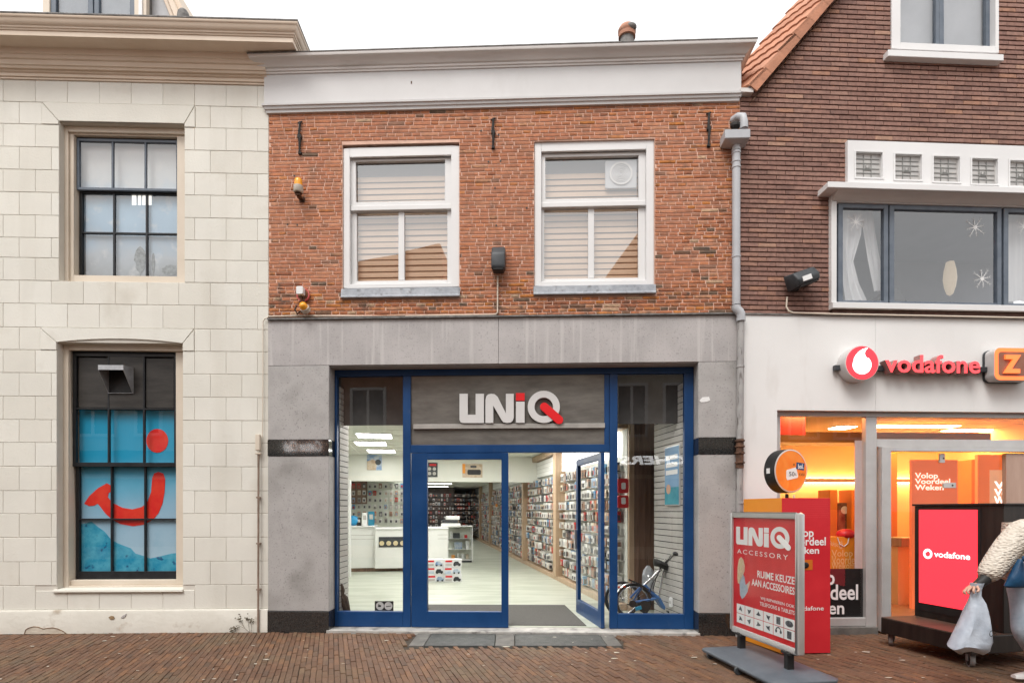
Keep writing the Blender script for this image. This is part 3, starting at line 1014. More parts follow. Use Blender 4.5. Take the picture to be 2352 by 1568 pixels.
# dry weeds at the foot of the wall
wd = empty('weed', LB.world(LB.X(578), -.06), LB.a)
tag(wd, 'dry leggy weed growing at the foot of the cream plinth by the conduit', 'weed')
m_stem = M('dry_stem', (.10, .075, .045), (.16, .12, .07), scale=20, rough=.9)
m_leaf = M('dry_leaf', (.10, .085, .06), (.20, .17, .12), scale=25, rough=.9)
st = MB(); lf = MB()
for path in ([(0, 0, 0), (-.06, -.01, .06), (-.15, -.01, .10), (-.22, 0, .03)], [(0, 0, 0), (-.01, -.01, .1), (-.02, 0, .19)], [(-.06, -.01, .06), (-.10, 0, .13), (-.13, 0, .18)],
             [(-.22, 0, .0), (-.2, -.01, .04), (-.17, 0, .06)], [(0.02, 0, 0), (.03, -.01, .09), (.01, -.01, .15)]):
    st.tube(path, .0025, 4)
    for _ in range(16):
        p = Vector(path[-1]) + Vector((rb.gauss(0, .022), rb.gauss(0, .012), rb.gauss(0, .022)))
        a = rb.uniform(0, 6.28); r = rb.uniform(.008, .016)
        lf.poly([p + Vector((r * math.cos(a + k * 1.57), rb.uniform(-.006, .006), r * .7 * math.sin(a + k * 1.57))) for k in range(4)])
st.build('stem', m_stem, wd); lf.build('leaves', m_leaf, wd, clean=False)
# ------------------------------------------------------------------ brick shop in the middle
shop = tag(empty('brick_shop', SB.o, SB.a), 'narrow orange brick shop with white cornice, grey stone surround and blue shopfront', 'building')
SX1 = SB.X(1700)
ZST, ZEN = 4.08, 6.83
W1 = (SB.X(786), SB.X(1055), SB.Z(920, 681), SB.Z(920, 329))
W2 = (SB.X(1227), SB.X(1504), SB.Z(1365, 674), SB.Z(1365, 321))
mw = holes_boxes(MB(), 0, SX1, ZST, 7.3, [W1, W2], 0.006, 0.3)
brickwall = mw.build('brick_wall', m_mortar, shop)
MB().box(0.02, SX1 - .02, 0.5, 8.5, ZST + .05, 7.3).build('core', m_black, shop)


def lay_bricks(x0, x1, z0, z1, ch, holes, seq, rngb, clipl=None):
    """courses of bricks as (xa, xb, za, zb) minus the openings"""
    out = []
    n = int((z1 - z0) / ch)
    for k in range(n):
        za, zb = z0 + k * ch, z0 + (k + 1) * ch
        xs_ = x0 if clipl is None else max(x0, clipl((za + zb) / 2))
        x = x0 - rngb.uniform(0, .12) if seq == 'old' else x0 - (0.118 if k % 2 else 0) - rngb.uniform(0, .01)
        while x < x1:
            if seq == 'old':
                p_head = .78 if k % 2 else .45
                w = rngb.uniform(.104, .118) if rngb.random() < p_head else rngb.uniform(.208, .228)
            else:
                w = 0.238 + rngb.uniform(-.004, .004)
            a, b = max(x, xs_), min(x + w, x1)
            x += w
            if b - a < .03: continue
            segs = [(a, b)]
            for h in holes:
                if zb > h[2] + .005 and za < h[3] - .005:
                    ns = []
                    for p, q in segs:
                        if q <= h[0] or p >= h[1]: ns.append((p, q))
                        else:
                            if h[0] - p > .02: ns.append((p, h[0]))
                            if q - h[1] > .02: ns.append((h[1], q))
                    segs = ns
            for p, q in segs: out.append((p, q, za, zb, (q - p) > w - .002))
    return out


rq = random.Random(9)
bricks = lay_bricks(0, SX1, ZST + .02, ZEN, 0.0482, [W1, W2], 'old', rq)
JT = .0105
bv = {}
for kind, w in (('h', .100), ('s', .206)):
    for old in (0, 1):
        bv[kind, old] = [raw_mesh('brick', *piece(w, .0482 - JT - rq.uniform(0, .002), .0075 + .004 * old * rq.random(), .0022 + .003 * old, .0012 + .0016 * old, rq), [m_brickold if old else m_brick]) for _ in range(5)]
field = [MB(), MB()]
cand = []
for (a, b, za, zb, full) in bricks:
    zc = (za + zb) / 2; xc = (a + b) / 2
    pold = min(1, max(0, (4.62 - zc) / .35)) + (.25 if xc > 5.4 else 0) + (.18 if zc > 6.5 else 0) + .05
    old = 1 if rq.random() < pold else 0
    cand.append((a, b, za, zb, full, old))
fulls = [i for i, c in enumerate(cand) if c[4]]
chosen = set(sorted(fulls, key=lambda i: (0 if (cand[i][1] - cand[i][0]) > .2 else 1, abs(cand[i][2] - 4.9)))[:300])
for i, (a, b, za, zb, full, old) in enumerate(cand):
    xc, zc = (a + b) / 2, (za + zb) / 2
    sag = .006 * math.sin(xc * 1.3 + 1) * math.sin(zc * 2.1)
    if i in chosen:
        o = bpy.data.objects.new('brick', rq.choice(bv['s' if b - a > .17 else 'h', old]))
        COL.objects.link(o)
        o.parent = brickwall
        o.location = (xc + rq.uniform(-.002, .002), .007 + rq.uniform(-.001, .001), zc + sag + rq.uniform(-.0015, .0015))
        o.rotation_euler = (0, rq.uniform(-.012, .012), 0)
    else:
        vs, fs = piece(max(b - a - JT, .012), zb - za - JT - rq.uniform(0, .002), .0075 + .004 * old * rq.random(), .0022 + .003 * old, .0012 + .0016 * old, rq)
        r = rq.uniform(-.012, .012)
        field[old].add([(xc + x - r * z, .007 + y, zc + sag + z + r * x) for x, y, z in vs], fs)
tag(field[0].build('brick_field', m_brick, brickwall, clean=False), kind='stuff')
tag(field[1].build('brick_field', m_brickold, brickwall, clean=False), kind='stuff')
# small holes in the brickwork
hb_ = MB()
for u, v in ((661, 516), (683, 517), (1122, 372), (1150, 370), (1137, 432), (1210, 478), (1140, 518), (676, 404), (1105, 301), (1145, 310)):
    x, z = SB.at(u, v)
    hb_.lathe([(.012, -.004), (.009, .004)], 8, (x, 0, z), 'y')
hb_.build('hole', m_black, brickwall)

# entablature
low = [(0.0, 6.785), (0.03, 6.79), (.035, 6.82), (.05, 6.828), (.056, 6.855), (.072, 6.862), (.074, 6.888), (.052, 6.895), (0.05, 6.897)]
xl, xr = SB.X(606.5, -.05), SB.X(1702.5, -.05)
m_fascia = M('weathered_white_board', (.555, .545, .54), (.60, .592, .588), scale=1.1, rough=.5, bump=.03, bscale=20, dirt=((.42, .40, .38), 2.5, .62, .82, .35, (1, 1, .4)))
ent = MB().moulding(low, xl, xr, .05, ret=1.2).build('cornice', m_fascia, shop, smooth=35)
MB().moulding([(.05, 6.897), (.05, 7.272)], xl, xr, .05, ret=1.2).build('fascia_board', m_fascia, ent)
crown = [(.05, 7.272), (.064, 7.275), (.066, 7.295), (.08, 7.30), (.084, 7.325), (.098, 7.33), (.105, 7.338), (.118, 7.355), (.135, 7.372), (.16, 7.388), (.188, 7.40), (.195, 7.415), (.195, 7.437), (.0, 7.44)]
MB().moulding(crown, xl, xr, .05, ret=1.2).build('crown_moulding', m_whitecorn, ent, smooth=35)
MB().box(xl - .153, xr + .153, -.202, 1.2, 7.438, 7.45).build('lead_edge', m_lead, ent)
nx, nz_ = SB.at(945, 190, -.05)
MB().box(nx - .008, nx + .008, -.054, -.049, nz_ - .014, nz_ + .016).build('bolt', m_rust, ent)

# upper windows
m_blind = M('blind_slat', (.60, .44, .31), (.65, .48, .345), scale=3, rough=.6)
m_blindback = M('window_backing', (.10, .095, .09), (.13, .12, .115), scale=2, rough=.9)
m_sheet = M('grey_sheet', (.20, .20, .215), (.24, .235, .245), scale=2, rough=.8)
m_upglass = GLASS('upper_window_glass', tint=(.97, .96, .95), ior=3.1, wob=.06)


def shop_window(W, pout, pin, g1, g2, mull, blind_top):
    uc = (pout[0] + pout[2]) / 2
    oc = (W[0] + .003, W[1] - .003, SB.Z(uc, pout[3], .03), SB.Z(uc, pout[1], .03))
    ic = SB.rect(*pin, .05)
    c = casing(MB(), oc, ic, .03, .17)
    w = c.build('window', m_white, shop, bev=.006)
    MB().box(W[0], W[1], .13, .3, oc[3], W[3]).build('lintel_soffit', m_brickold, w)
    zt = SB.Z(uc, (g1[3] + g2[1]) / 2, .09)
    gu = SB.rect(*g1, .10); gl = SB.rect(*g2, .12)
    f = MB()
    casing(f, (ic[0], ic[1], zt - .045, ic[3]), gu, .075, .13)
    f.box(ic[0], ic[1], .055, .075, gu[3] + .05, ic[3])
    f.build('sash', m_white, w, bev=.005)
    f = MB()
    casing(f, (ic[0], ic[1], ic[2], zt - .045), gl, .105, .155)
    xm = SB.X(mull, .12)
    f.box(xm - .04, xm + .04, .103, .15, gl[2], gl[3])
    f.build('sash', m_white, w, bev=.005)
    f = MB().box(ic[0], ic[1], .06, .11, zt - .05, zt + .015)
    f.build('transom', m_white, w, bev=.006)
    MB().poly([(gu[0] - .005, .12, gu[2] - .005), (gu[1] + .005, .12, gu[2] - .005), (gu[1] + .005, .1195, gu[3] + .005), (gu[0] - .005, .1195, gu[3] + .005)]).build('pane', m_upglass, w)
    for a, b in ((gl[0] - .005, xm - .038), (xm + .038, gl[1] + .005)):
        t_ = rq.uniform(-.002, .002)
        MB().poly([(a, .135 + t_, gl[2] - .005), (b, .135 - t_, gl[2] - .005), (b, .135 - t_, gl[3] + .005), (a, .135 + t_, gl[3] + .005)]).build('pane', m_upglass, w)
    z = gl[2] - .04
    zend = SB.Z(uc, blind_top, .2)
    first = None
    while z < zend:
        if first is None:
            s_ = MB().prismx([(-.012, -.0385), (-.010, -.0395), (.008, .037), (.006, .0385), (-.006, .01)], gl[0] - .1, gl[1] + .1)
            first = s_.build('blind_slat', m_blind, w)
            o = first
        else:
            o = first.copy(); COL.objects.link(o)
        o.location = (0, .2 + rq.uniform(-.002, .002), z)
        o.rotation_euler = (rq.uniform(-.03, .03), 0, 0)
        z += .0795
    MB().box(gu[0] - .1, gu[1] + .1, .23, .235, gl[2] - .1, gu[3] + .1).build('backing', m_sheet, w)
    MB().prismx([(-.045, W[2] - .02), (-.045, W[2]), (-.03, W[2] + .012), (-.02, W[2] + .10), (.06, oc[2] + .003), (.06, W[2] - .02)], W[0] - .01, W[1] + .01).build('sill', m_sill, w, bev=.004)
    return w


shop_window(W1, (786, 338, 1055, 660), (804, 361, 1037, 652), (818, 372, 1023, 465), (820, 487, 1028, 645), 922.5, 408)
w2 = shop_window(W2, (1227, 324, 1504, 655), (1243, 348, 1484, 646), (1252, 362, 1466, 458), (1250, 478, 1466, 640), 1357.5, 402)
x0, x1, z0, z1 = SB.rect(1390, 370, 1462, 433, .15)
fan = MB().prism(rrect(x0, x1, z0, z1, .02), .14, .16)
fan_o = fan.build('extractor_fan', M('pale_plastic', (.55, .57, .60), (.62, .64, .66), scale=4, rough=.4), w2, bev=.003)
fr_ = MB(); cxf, czf = (x0 + x1) / 2, (z0 + z1) / 2 + .01
ring(fr_, cxf, czf, .15, .125, .128, .14, 32)
for k in range(5): ring(fr_, cxf, czf, .02 + .021 * k + .008, .02 + .021 * k, .132, .139, 28)
fr_.build('extractor_fan', m_plwhite, w2)

# iron wall anchors
for (uc, v0, v1) in ((690, 283, 355), (1133, 275, 342), (1627, 262, 338)):
    x, z1 = SB.at(uc, v0); z0 = SB.Z(uc, v1)
    a = MB()
    a.tube([(x + .004, -.025, z1), (x - .006, -.03, (z0 + z1) / 2 + .05), (x + .004, -.03, (z0 + z1) / 2 - .03), (x - .004, -.022, z0)], [.013, .017, .018, .011], 7)
    a.box(x - .024, x + .024, -.045, .01, (z0 + z1) / 2 - .01, (z0 + z1) / 2 + .03)
    a.box(x - .02, x + .02, -.03, .01, z0 - .005, z0 + .02)
    a.tube([(x - .03, -.012, z1 - .01), (x + .03, -.014, z1 + .01)], .009, 6)
    a.build('wall_anchor', m_iron, shop)

# grey stone surround
OX0, OX1 = SB.X(757), SB.X(1603)
ZL = 3.485
jx = SB.X(1145)
for a, b in ((0, jx), (jx, SX1)):
    MB().box(a + .002, b - .002, -.02, .3, ZL, ZST).build('lintel', m_stone, shop, bev=.003)
MB().box(0, SX1, -.05, .05, ZST, ZST + .02).build('lead_edge', m_lead, shop)
for (a, b, uc, vb0, vb1, vp) in ((0, OX0, 690, 1010, 1047, 1402), (OX1, SX1, 1640, 1005, 1043, 1407)):
    zb1, zb0, zp = SB.Z(uc, vb0), SB.Z(uc, vb1), SB.Z(uc, vp)
    MB().box(a, b, -.02, .3, zp, zb0).build('pier_stone', m_pier, shop, bev=.006)
    MB().box(a, b, -.02, .3, zb1, ZL - .003).build('pier_stone', m_pier, shop, bev=.006)
    MB().box(a, b, -.027, .3, zb0 + .002, zb1 - .002).build('granite_band', m_granite, shop)
    MB().box(a, b, -.032, .3, -.03, zp - .002).build('granite_plinth', m_granite, shop, bev=.003)
MB().box(OX0 + .002, OX1 - .002, .0, .3, ZL - .012, ZL - .002).build('soffit', m_pier, shop)

# blue shopfront
G = 0.2
def gx(u): return SB.X(u, G)
def gz(u, v): return SB.Z(u, v, G)
ZB = 0.035
zr = gz(1000, 1404); zh = gz(1176, 861)
zt0, zt1 = gz(1176, 1039), gz(1176, 1021)
gA, gB = G - .02, G + .06
m_header = m_blue
front = MB()
front.box(OX0 + .003, OX1 - .003, gA, gB, zh, ZL - .014)
frame = front.build('shopfront', m_blue, shop, bev=.004)
def bar(name, x0, x1, z0, z1, y0=None, y1=None, parent=None):
    return MB().box(x0, x1, gA if y0 is None else y0, gB if y1 is None else y1, z0, z1).build(name, m_blue, parent or frame, bev=.004)
bar('post', OX0 + .003, gx(775), ZB, zh - .001)
bar('post', gx(926), gx(944), ZB, zh - .001)
bar('post', gx(1400), gx(1418), ZB, zh - .001)
bar('post', gx(1571), OX1 - .003, ZB, zh - .001)
bar('bottom_rail', gx(775) + .001, gx(926) - .001, ZB, zr)
bar('bottom_rail', gx(1418) + .001, gx(1571) - .001, ZB, gz(1500, 1409))
bar('transom', gx(944) + .001, gx(1400) - .001, zt0, zt1)
def sheet(name, x0, x1, z0, z1, y, mat, parent):
    return MB().poly([(x0, y, z0), (x1, y, z0), (x1, y, z1), (x0, y, z1)]).build(name, mat, parent)
sheet('pane', gx(774), gx(927), zr - .01, zh + .01, G + .02, m_shopglass, frame)
sheet('pane', gx(1417), gx(1572), gz(1500, 1409) - .01, zh + .01, G + .02, m_shopglass, frame)
# sign field over the doors
m_field = M('brushed_sign_metal', (.16, .15, .137), (.235, .22, .20), scale=2.5, rough=.2, metal=.35, stretch=(1, 1, 4))
MB().box(gx(944) + .001, gx(1400) - .001, G + .01, G + .05, zt1, zh).build('sign_panel', m_field, frame)
lx0, lx1 = gx(950), gx(1389)
MB().box(lx0, lx1, G - .025, G + .01, gz(1176, 984), gz(1176, 973)).build('ledge', M('light_ledge', (.36, .345, .32), (.48, .46, .43), scale=4, rough=.35, metal=.3), frame, bev=.003)
bar('trim', gx(1388), gx(1400) - .002, zt1 + .002, zh - .002, G - .005, G + .009)
# closed door leaf
d = MB()
casing(d, (gx(946), gx(1168), ZB + .005, zt0 - .006), (gx(982), gx(1152), gz(1067, 1403), gz(1067, 1055)), gA - .01, gB - .02)
door = d.build('door', m_blue, shop, bev=.004)
sheet('pane', gx(981), gx(1153), gz(1067, 1404), gz(1067, 1054), G + .015, m_doorglass, door)
# open door leaf, swung inwards
lw = gx(1385) - gx(1168) - .01
hz1 = zt0 - .006
dl = MB()
casing(dl, (-lw, 0, ZB + .005, hz1), (-lw + .10, -.13, ZB + .21, hz1 - .09), -.025, .025)
leaf = dl.build('door', m_blue, shop, bev=.004)
leaf.location = (gx(1384), G - .03, 0)
leaf.rotation_euler = (0, 0, math.radians(-79))
sheet('pane', -lw + .095, -.125, ZB + .205, hz1 - .085, 0, m_doorglass, leaf)
MB().box(-lw + .02, -lw + .05, -.06, -.025, 1.0, 1.3).build('handle', m_alu, leaf, bev=.005)
leaf['label'] = 'open blue glazed door swung into the shop'
# worn stone sill
MB().box(OX0 - .03, OX1 + .02, -.045, gB + .3, -.03, ZB - .003).build('threshold', m_sillstone, shop, bev=.006)


def uniq(P, y0, y1, mw_, mr_, parent, red_all=False, name='letter'):
    """the four letters of the shop sign, P maps sign pixels to (x, z)"""
    U = [(1055.5, 904), (1074.5, 904), (1074.5, 952), (1092.5, 952), (1092.5, 904), (1111.5, 904), (1111.5, 971), (1062, 971), (1058, 969), (1055.5, 964)]
    Nn = [(1115, 971), (1115, 918), (1117, 910), (1121, 905.5), (1128, 904), (1136, 905), (1143, 911), (1162, 949), (1162, 904), (1180, 904), (1180, 958), (1178, 965), (1173, 970), (1164, 971), (1156, 969), (1152, 964), (1133, 931), (1133, 971)]
    for pts_ in (U, Nn):
        MB().prism([P(u, v) for u, v in pts_], y0, y1).build(name, mw_, parent)
    MB().prism([P(u, v) for u, v in ((1185, 922), (1205, 922), (1205, 970.5), (1185, 970.5))], y0, y1).build(name, mw_, parent)
    MB().prism([P(u, v) for u, v in ((1185, 902.5), (1205, 902.5), (1205, 920), (1185, 920))], y0 - .002 * (y1 > y0 + .01), y1).build(name, mw_ if red_all else mr_, parent)
    q_ = MB()
    vs, fs = [], []
    n = 40
    for y in (y0, y1):
        for R_ in (36.9, 21.3):
            for i in range(n):
                a = 2 * math.pi * i / n
                x, z = P(1249 + R_ * math.cos(a), 934 + R_ * math.sin(a))
                vs.append((x, y, z))
    for i in range(n):
        j = (i + 1) % n
        fs += [(i, j, n + j, n + i), (i, 2 * n + i, 2 * n + j, j), (n + i, n + j, 3 * n + j, 3 * n + i)]
    q_.add(vs, fs).build(name, mw_, parent)
    MB().prism([P(u, v) for u, v in stadium(1250, 934, 1284, 964, 9.6)], y0 - .008, y1 - .006).build(name, mw_ if red_all else mr_, parent)


m_signwhite = M('white_sign_acrylic', (.62, .61, .60), (.66, .65, .64), scale=2, rough=.35)
m_signred = M('red_sign_acrylic', (.70, .015, .02), (.76, .02, .024), scale=2, rough=.35)
sg = tag(empty('shop_sign', SB.world(gx(1176), G, 2.9), SB.a), 'raised white and red letters of the shop sign above the blue doors', 'sign')
ox = gx(1176)
uniq(lambda u, v: (SB.X(u, G - .04) - ox, SB.Z(u, v, G - .04) - 2.9), -.045, -.012, m_signwhite, m_signred, sg)
# sticker on the glass
x0, x1, z0, z1 = SB.rect(860, 1380, 903, 1402, G)
stk = tag(MB().box(x0, x1, G - .004 + .02, G + .018, z0, z1).build('door_sticker', m_black), 'small black sticker with two white round pictograms low on the left window', 'sticker')
stk.location = SB.o; stk.rotation_euler = (0, 0, SB.a)
dc = MB()
for cxs in (.28, .73):
    dc.lathe([(.0, 0), (.055, 0)], 20, (x0 + (x1 - x0) * cxs, G + .0148, (z0 + z1) / 2), 'y')
dc.build('pictogram', m_wprint, stk)
dk = MB()
dk.box(x0 + .045, x0 + .085, G + .0135, G + .0143, z0 + .05, z0 + .075); dk.tube([(x0 + .07, G + .0138, z0 + .07), (x0 + .05, G + .0138, z0 + .09)], .004, 4)
dk.tube([(x1 - .10, G + .0138, z0 + .055), (x1 - .03, G + .0138, z0 + .065)], .005, 4)
dk.build('pictogram', m_black, stk)
# torn sticker on the right pier
x, z = SB.at(1618, 918)
ts = tag(MB().prism([(x - .07, z - .01), (x - .03, z + .03), (x + .05, z + .035), (x + .065, z - .01), (x + .02, z - .03), (x - .05, z - .035)], -.0245, -.022).build('torn_sticker', m_wprint), 'torn white paper sticker on the right grey stone pier', 'sticker')
ts.location = SB.o; ts.rotation_euler = (0, 0, SB.a)

# drain pipe between the two brick houses
PY = -.075
px_ = SB.X(1691, PY)
pz = lambda v: SB.Z(1691, v, PY)
dp = MB().tube([(px_, PY, pz(700)), (px_, PY, pz(326))], .05, 14)
pipe = dp.build('drain_pipe', m_zinc, shop, smooth=60)
for v in (345, 352, 372, 385, 590):
    MB().lathe([(.05, -.012), (.056, -.01), (.056, .01), (.05, .012)], 16, (px_, PY, pz(v))).build('collar', m_zinc, pipe, smooth=40)
hp = MB()
hx0_, hx1_ = SB.X(1664, PY - .1), SB.X(1722, PY - .1)
zt_, zm_, zb2 = SB.Z(1691, 297, -.2), SB.Z(1691, 317, -.2), pz(336)
vs = [(hx0_, -.2, zt_), (hx1_, -.2, zt_), (hx1_, .0, zt_), (hx0_, .0, zt_), (hx0_, -.2, zm_), (hx1_, -.2, zm_), (hx1_, 0, zm_), (hx0_, 0, zm_),
      (px_ - .06, PY - .06, zb2), (px_ + .06, PY - .06, zb2), (px_ + .06, PY + .06, zb2), (px_ - .06, PY + .06, zb2)]
hp.add(vs, [(0, 1, 5, 4), (1, 2, 6, 5), (2, 3, 7, 6), (3, 0, 4, 7), (4, 5, 9, 8), (5, 6, 10, 9), (6, 7, 11, 10), (7, 4, 8, 11), (8, 9, 10, 11)])
hp.build('hopper', m_zinc, pipe, bev=.006)
ez = MB()
ez.tube([(px_ - .02, .05, pz(265)), (px_ + .03, -.05, pz(266)), (px_ + .075, PY - .02, pz(272)), (px_ + .085, PY - .03, pz(285)), (px_ + .085, PY - .03, pz(300))], .05, 14)
ez.build('elbow', m_zinc, pipe, smooth=60)
MB().ball((px_ - .01, PY, pz(288)), (.07, .05, .05), 8, 5).build('debris', m_iron, pipe)
el = MB().tube([(px_, PY, pz(702)), (px_, PY, pz(708)), (px_ + .035, PY - .01, pz(716)), (px_ + .055, PY - .01, pz(722)), (px_ + .055, PY - .01, pz(738))], .055, 14)
el.build('elbow', m_zinc, pipe, smooth=60)
lo = MB().tube([(px_ + .055, PY - .005, pz(738)), (px_ + .045, PY, pz(1008))], .043, 12)
lo.build('lower_pipe', m_oldpipe, pipe, smooth=60)
lo = MB().tube([(px_ + .045, PY, pz(1008)), (px_ + .043, PY, pz(1075))], .048, 12)
for v in (1012, 1025, 1040, 1062): lo.lathe([(.05, -.012), (.062, -.008), (.062, .008), (.05, .012)], 12, (px_ + .044, PY, pz(v)))
lo.build('lower_pipe', m_rust, pipe, smooth=50)
lo = MB().tube([(px_ + .043, PY, pz(1075)), (px_ + .035, PY, -.02)], .043, 12)
lo.build('lower_pipe', m_oldpipe, pipe, smooth=60)
for v in (842, 1155):
    MB().lathe([(.043, -.015), (.05, -.012), (.05, .012), (.043, .015)], 14, (px_ + .05, PY, pz(v))).build('collar', m_oldpipe, pipe)

# ---- things fixed to the brick front
def on_front(name, u, v, dep, label, cat):
    x, z = SB.at(u, v, dep)
    return tag(empty(name, SB.world(x, dep, z), SB.a), label, cat)


m_amber = M('amber_lens', (.80, .30, .02), (.85, .36, .03), scale=9, rough=.25)
m_beige = M('beige_plastic', (.48, .42, .35), (.55, .50, .43), scale=8, rough=.5)
b = on_front('alarm_beacon', 694, 442, -.0, 'amber alarm beacon on a beige base, left of the upper windows', 'beacon')
MB().lathe([(.0, .115), (.03, .113), (.045, .10), (.05, .06), (.052, .02)], 16, (0, -.12, 0)).build('lens', m_amber, b, smooth=50)
MB().lathe([(.052, .02), (.06, .015), (.062, -.06), (.05, -.075), (.0, -.078)], 16, (0, -.12, 0)).build('base', m_beige, b, smooth=50)
MB().lathe([(.05, -.0755), (.046, -.082), (0, -.083)], 14, (0, -.12, 0)).build('underside', m_rust, b)
br = MB(); br.box(-.03, .03, -.15, .0, -.11, -.098); br.box(-.035, .035, -.008, .005, -.13, -.06); br.tube([(0, -.12, -.07), (0, -.12, -.11)], .012, 6)
br.build('bracket', m_rust, b)
b = on_front('alarm_siren', 697, 690, 0, 'white alarm box on a red disc above a small tilted orange lamp', 'alarm')
MB().prism(rrect(-.045, .045, .035, .14, .02), -.13, -.05).build('box', m_plwhite, b, bev=.006)
MB().lathe([(.085, -.045), (.085, -.02), (.07, -.015), (.0, -.015)], 24, (.01, 0, .06), 'y').build('disc', M('faded_red', (.62, .10, .10), (.68, .2, .18), scale=9, rough=.5), b)
MB().lathe([(.072, -.047), (.0, -.047)], 24, (.01, 0, .06), 'y').build('disc', m_brickold, b)
arm = MB(); arm.tube([(0, -.08, .05), (0, -.08, -.08), (0, -.06, -.19)], .009, 6); arm.tube([(.02, -.06, .05), (.03, -.06, -.05)], .012, 6); arm.tube([(-.07, -.05, -.08), (-.09, -.06, -.14), (-.06, -.05, -.19), (0, -.06, -.15)], .012, 6)
arm.build('bracket', m_rust, b)
am = MB(); am.lathe([(0, .07), (.03, .065), (.048, .045), (.052, .0)], 14)
o = am.build('lens', m_amber, b, smooth=50); o.location = (.055, -.11, -.13); o.rotation_euler = (math.radians(58), math.radians(-22), 0)
am = MB(); am.lathe([(.052, 0), (.06, -.005), (.058, -.06), (.0, -.065)], 14)
o = am.build('base', m_beige, b, smooth=50); o.location = (.055, -.11, -.13); o.rotation_euler = (math.radians(58), math.radians(-22), 0)

b = on_front('floodlight', 1146, 604, 0, 'dark grey boxy floodlight between the two upper shop windows', 'floodlight')
MB().prismx([(-.02, .17), (-.10, .165), (-.19, .05), (-.20, -.10), (-.19, -.15), (-.02, -.12)], -.088, .088).build('housing', m_darkgrey, b, bev=.022, seg=2, smooth=40)
MB().box(-.07, .07, -.185, -.06, -.165, -.13).build('lamp_face', m_black, b, bev=.01)
MB().box(-.035, .035, -.04, .0, -.1, .1).build('bracket', m_black, b)
cv = tag(empty('cable_run', SB.world(0, 0, 0), SB.a), 'pale cable running down from the floodlight and along the stone ledge', 'cable')
xc, zc = SB.at(1143, 634, -.02); zc2 = SB.Z(1143, 722, -.02)
MB().tube([(xc, -.02, zc), (xc, -.015, zc2 + .03), (xc - .02, -.015, zc2 + .005), (xc - .06, -.015, zc2), (xc - 1.5, -.018, zc2 - .004), (.4, -.02, ZST + .055), (.0, -.02, ZST + .05)], .010, 8).build('cable', m_creamwood, cv, smooth=60)
MB().tube([(xc - 1.2, -.03, ZST + .03), (.3, -.03, ZST + .03), (.0, -.03, ZST + .028)], .008, 6).build('cable', m_rust, cv, smooth=60)

# chimney cowl on the roof behind the cornice
cd = 0.95
x, z = SB.at(1440, 97, cd)
ch = tag(empty('chimney_cowl', SB.world(x, cd, 7.3), SB.a), 'terracotta chimney pipe with a hooded cowl rising behind the white cornice', 'chimney')
dz = z - 7.3
m_terra = M('terracotta', (.36, .17, .11), (.46, .24, .16), scale=8, rough=.85, bump=.4, dirt=((.12, .09, .075), 9, .5, .7, .7))
s_ = 8.43 / F
MB().lathe([(.10, 0), (.10, dz), (15 * s_, dz + 4 * s_), (15 * s_, dz + 14 * s_)], 20).build('pipe', m_lead, ch, smooth=40)
MB().lathe([(15 * s_, dz + 8 * s_), (19 * s_, dz + 9 * s_), (19 * s_, dz + 17 * s_), (16 * s_, dz + 18 * s_)], 20).build('collar', m_terra, ch, smooth=40)
MB().lathe([(16 * s_, dz + 14 * s_), (20 * s_, dz + 20 * s_), (20 * s_, dz + 26 * s_), (16 * s_, dz + 33 * s_), (8 * s_, dz + 37 * s_), (3 * s_, dz + 38 * s_), (2 * s_, dz + 42 * s_), (0, dz + 43 * s_)], 20).build('hood', m_terra, ch, smooth=50)
MB().ball((6 * s_, -10 * s_, dz + 24 * s_), (14 * s_, 12 * s_, 8 * s_), 14, 8).build('opening', m_lead, ch, smooth=60)
# ------------------------------------------------------------------ inside the shop (its axis runs back to the left)
class PlaneA(Plane):
    def __init__(s, x0, y0, ang):
        s.o = Vector((x0, y0, 0)); s.a = ang
        s.R = Matrix.Rotation(ang, 3, 'Z'); s.Ri = s.R.inverted()
        s.c = s.Ri @ (Vector((0, 0, EYE)) - s.o)


IN = Plane(0, 7.62, 0.165)
FZ = 0.04
m_floor = M('pale_vinyl_floor', (.385, .41, .335), (.48, .50, .425), scale=1.5, rough=.35, stretch=(.6, 3, 1), contrast=(.42, .58), detail=2)
m_inwall = M('off_white_wall', (.66, .66, .60), (.72, .72, .66), scale=1, rough=.7)
m_ceil = M('ceiling_tile', (.66, .67, .60), (.70, .70, .64), scale=2, rough=.8)
m_wood = M('oak_laminate', (.36, .25, .16), (.46, .33, .22), scale=3, rough=.5, stretch=(6, 6, .5))
m_brownwood = M('brown_wood_panel', (.13, .075, .05), (.24, .145, .10), scale=3, rough=.45, stretch=(5, 5, .4))
w3 = lambda x, y: tuple(IN.world(x, y))[:2]
s3 = lambda x, y: tuple(SB.world(x, y))[:2]
fl = MB().prismz([s3(.12, .255), s3(SX1 - .12, .255), w3(2.4, 1), w3(2.4, 30.5), w3(-3.75, 30.5), w3(-3.75, 2.2), w3(-3.0, .5)], -.04, FZ)
tag(fl.build('shop_floor', m_floor), kind='structure')
cl = MB().prismz([s3(.12, .50), s3(SX1 - .12, .50), w3(2.4, 1), w3(2.4, 7.6), w3(-3.75, 7.6), w3(-3.75, 2.2), w3(-3.0, .6)], 3.0, 3.06)
ceil_o = tag(cl.build('shop_ceiling', m_ceil), kind='structure')
gridl = MB()
for y in [0.9 + .6 * i for i in range(11)]: gridl.box(-2.9, 2.3, y, y + .02, 2.994, 3.0)
for x in [-2.7 + .6 * i for i in range(9)]: gridl.box(x, x + .02, .6, 7.5, 2.9945, 3.0005)
g_o = gridl.build('ceiling_grid', m_inwall, ceil_o)
g_o.location = IN.o; g_o.rotation_euler = (0, 0, IN.a)
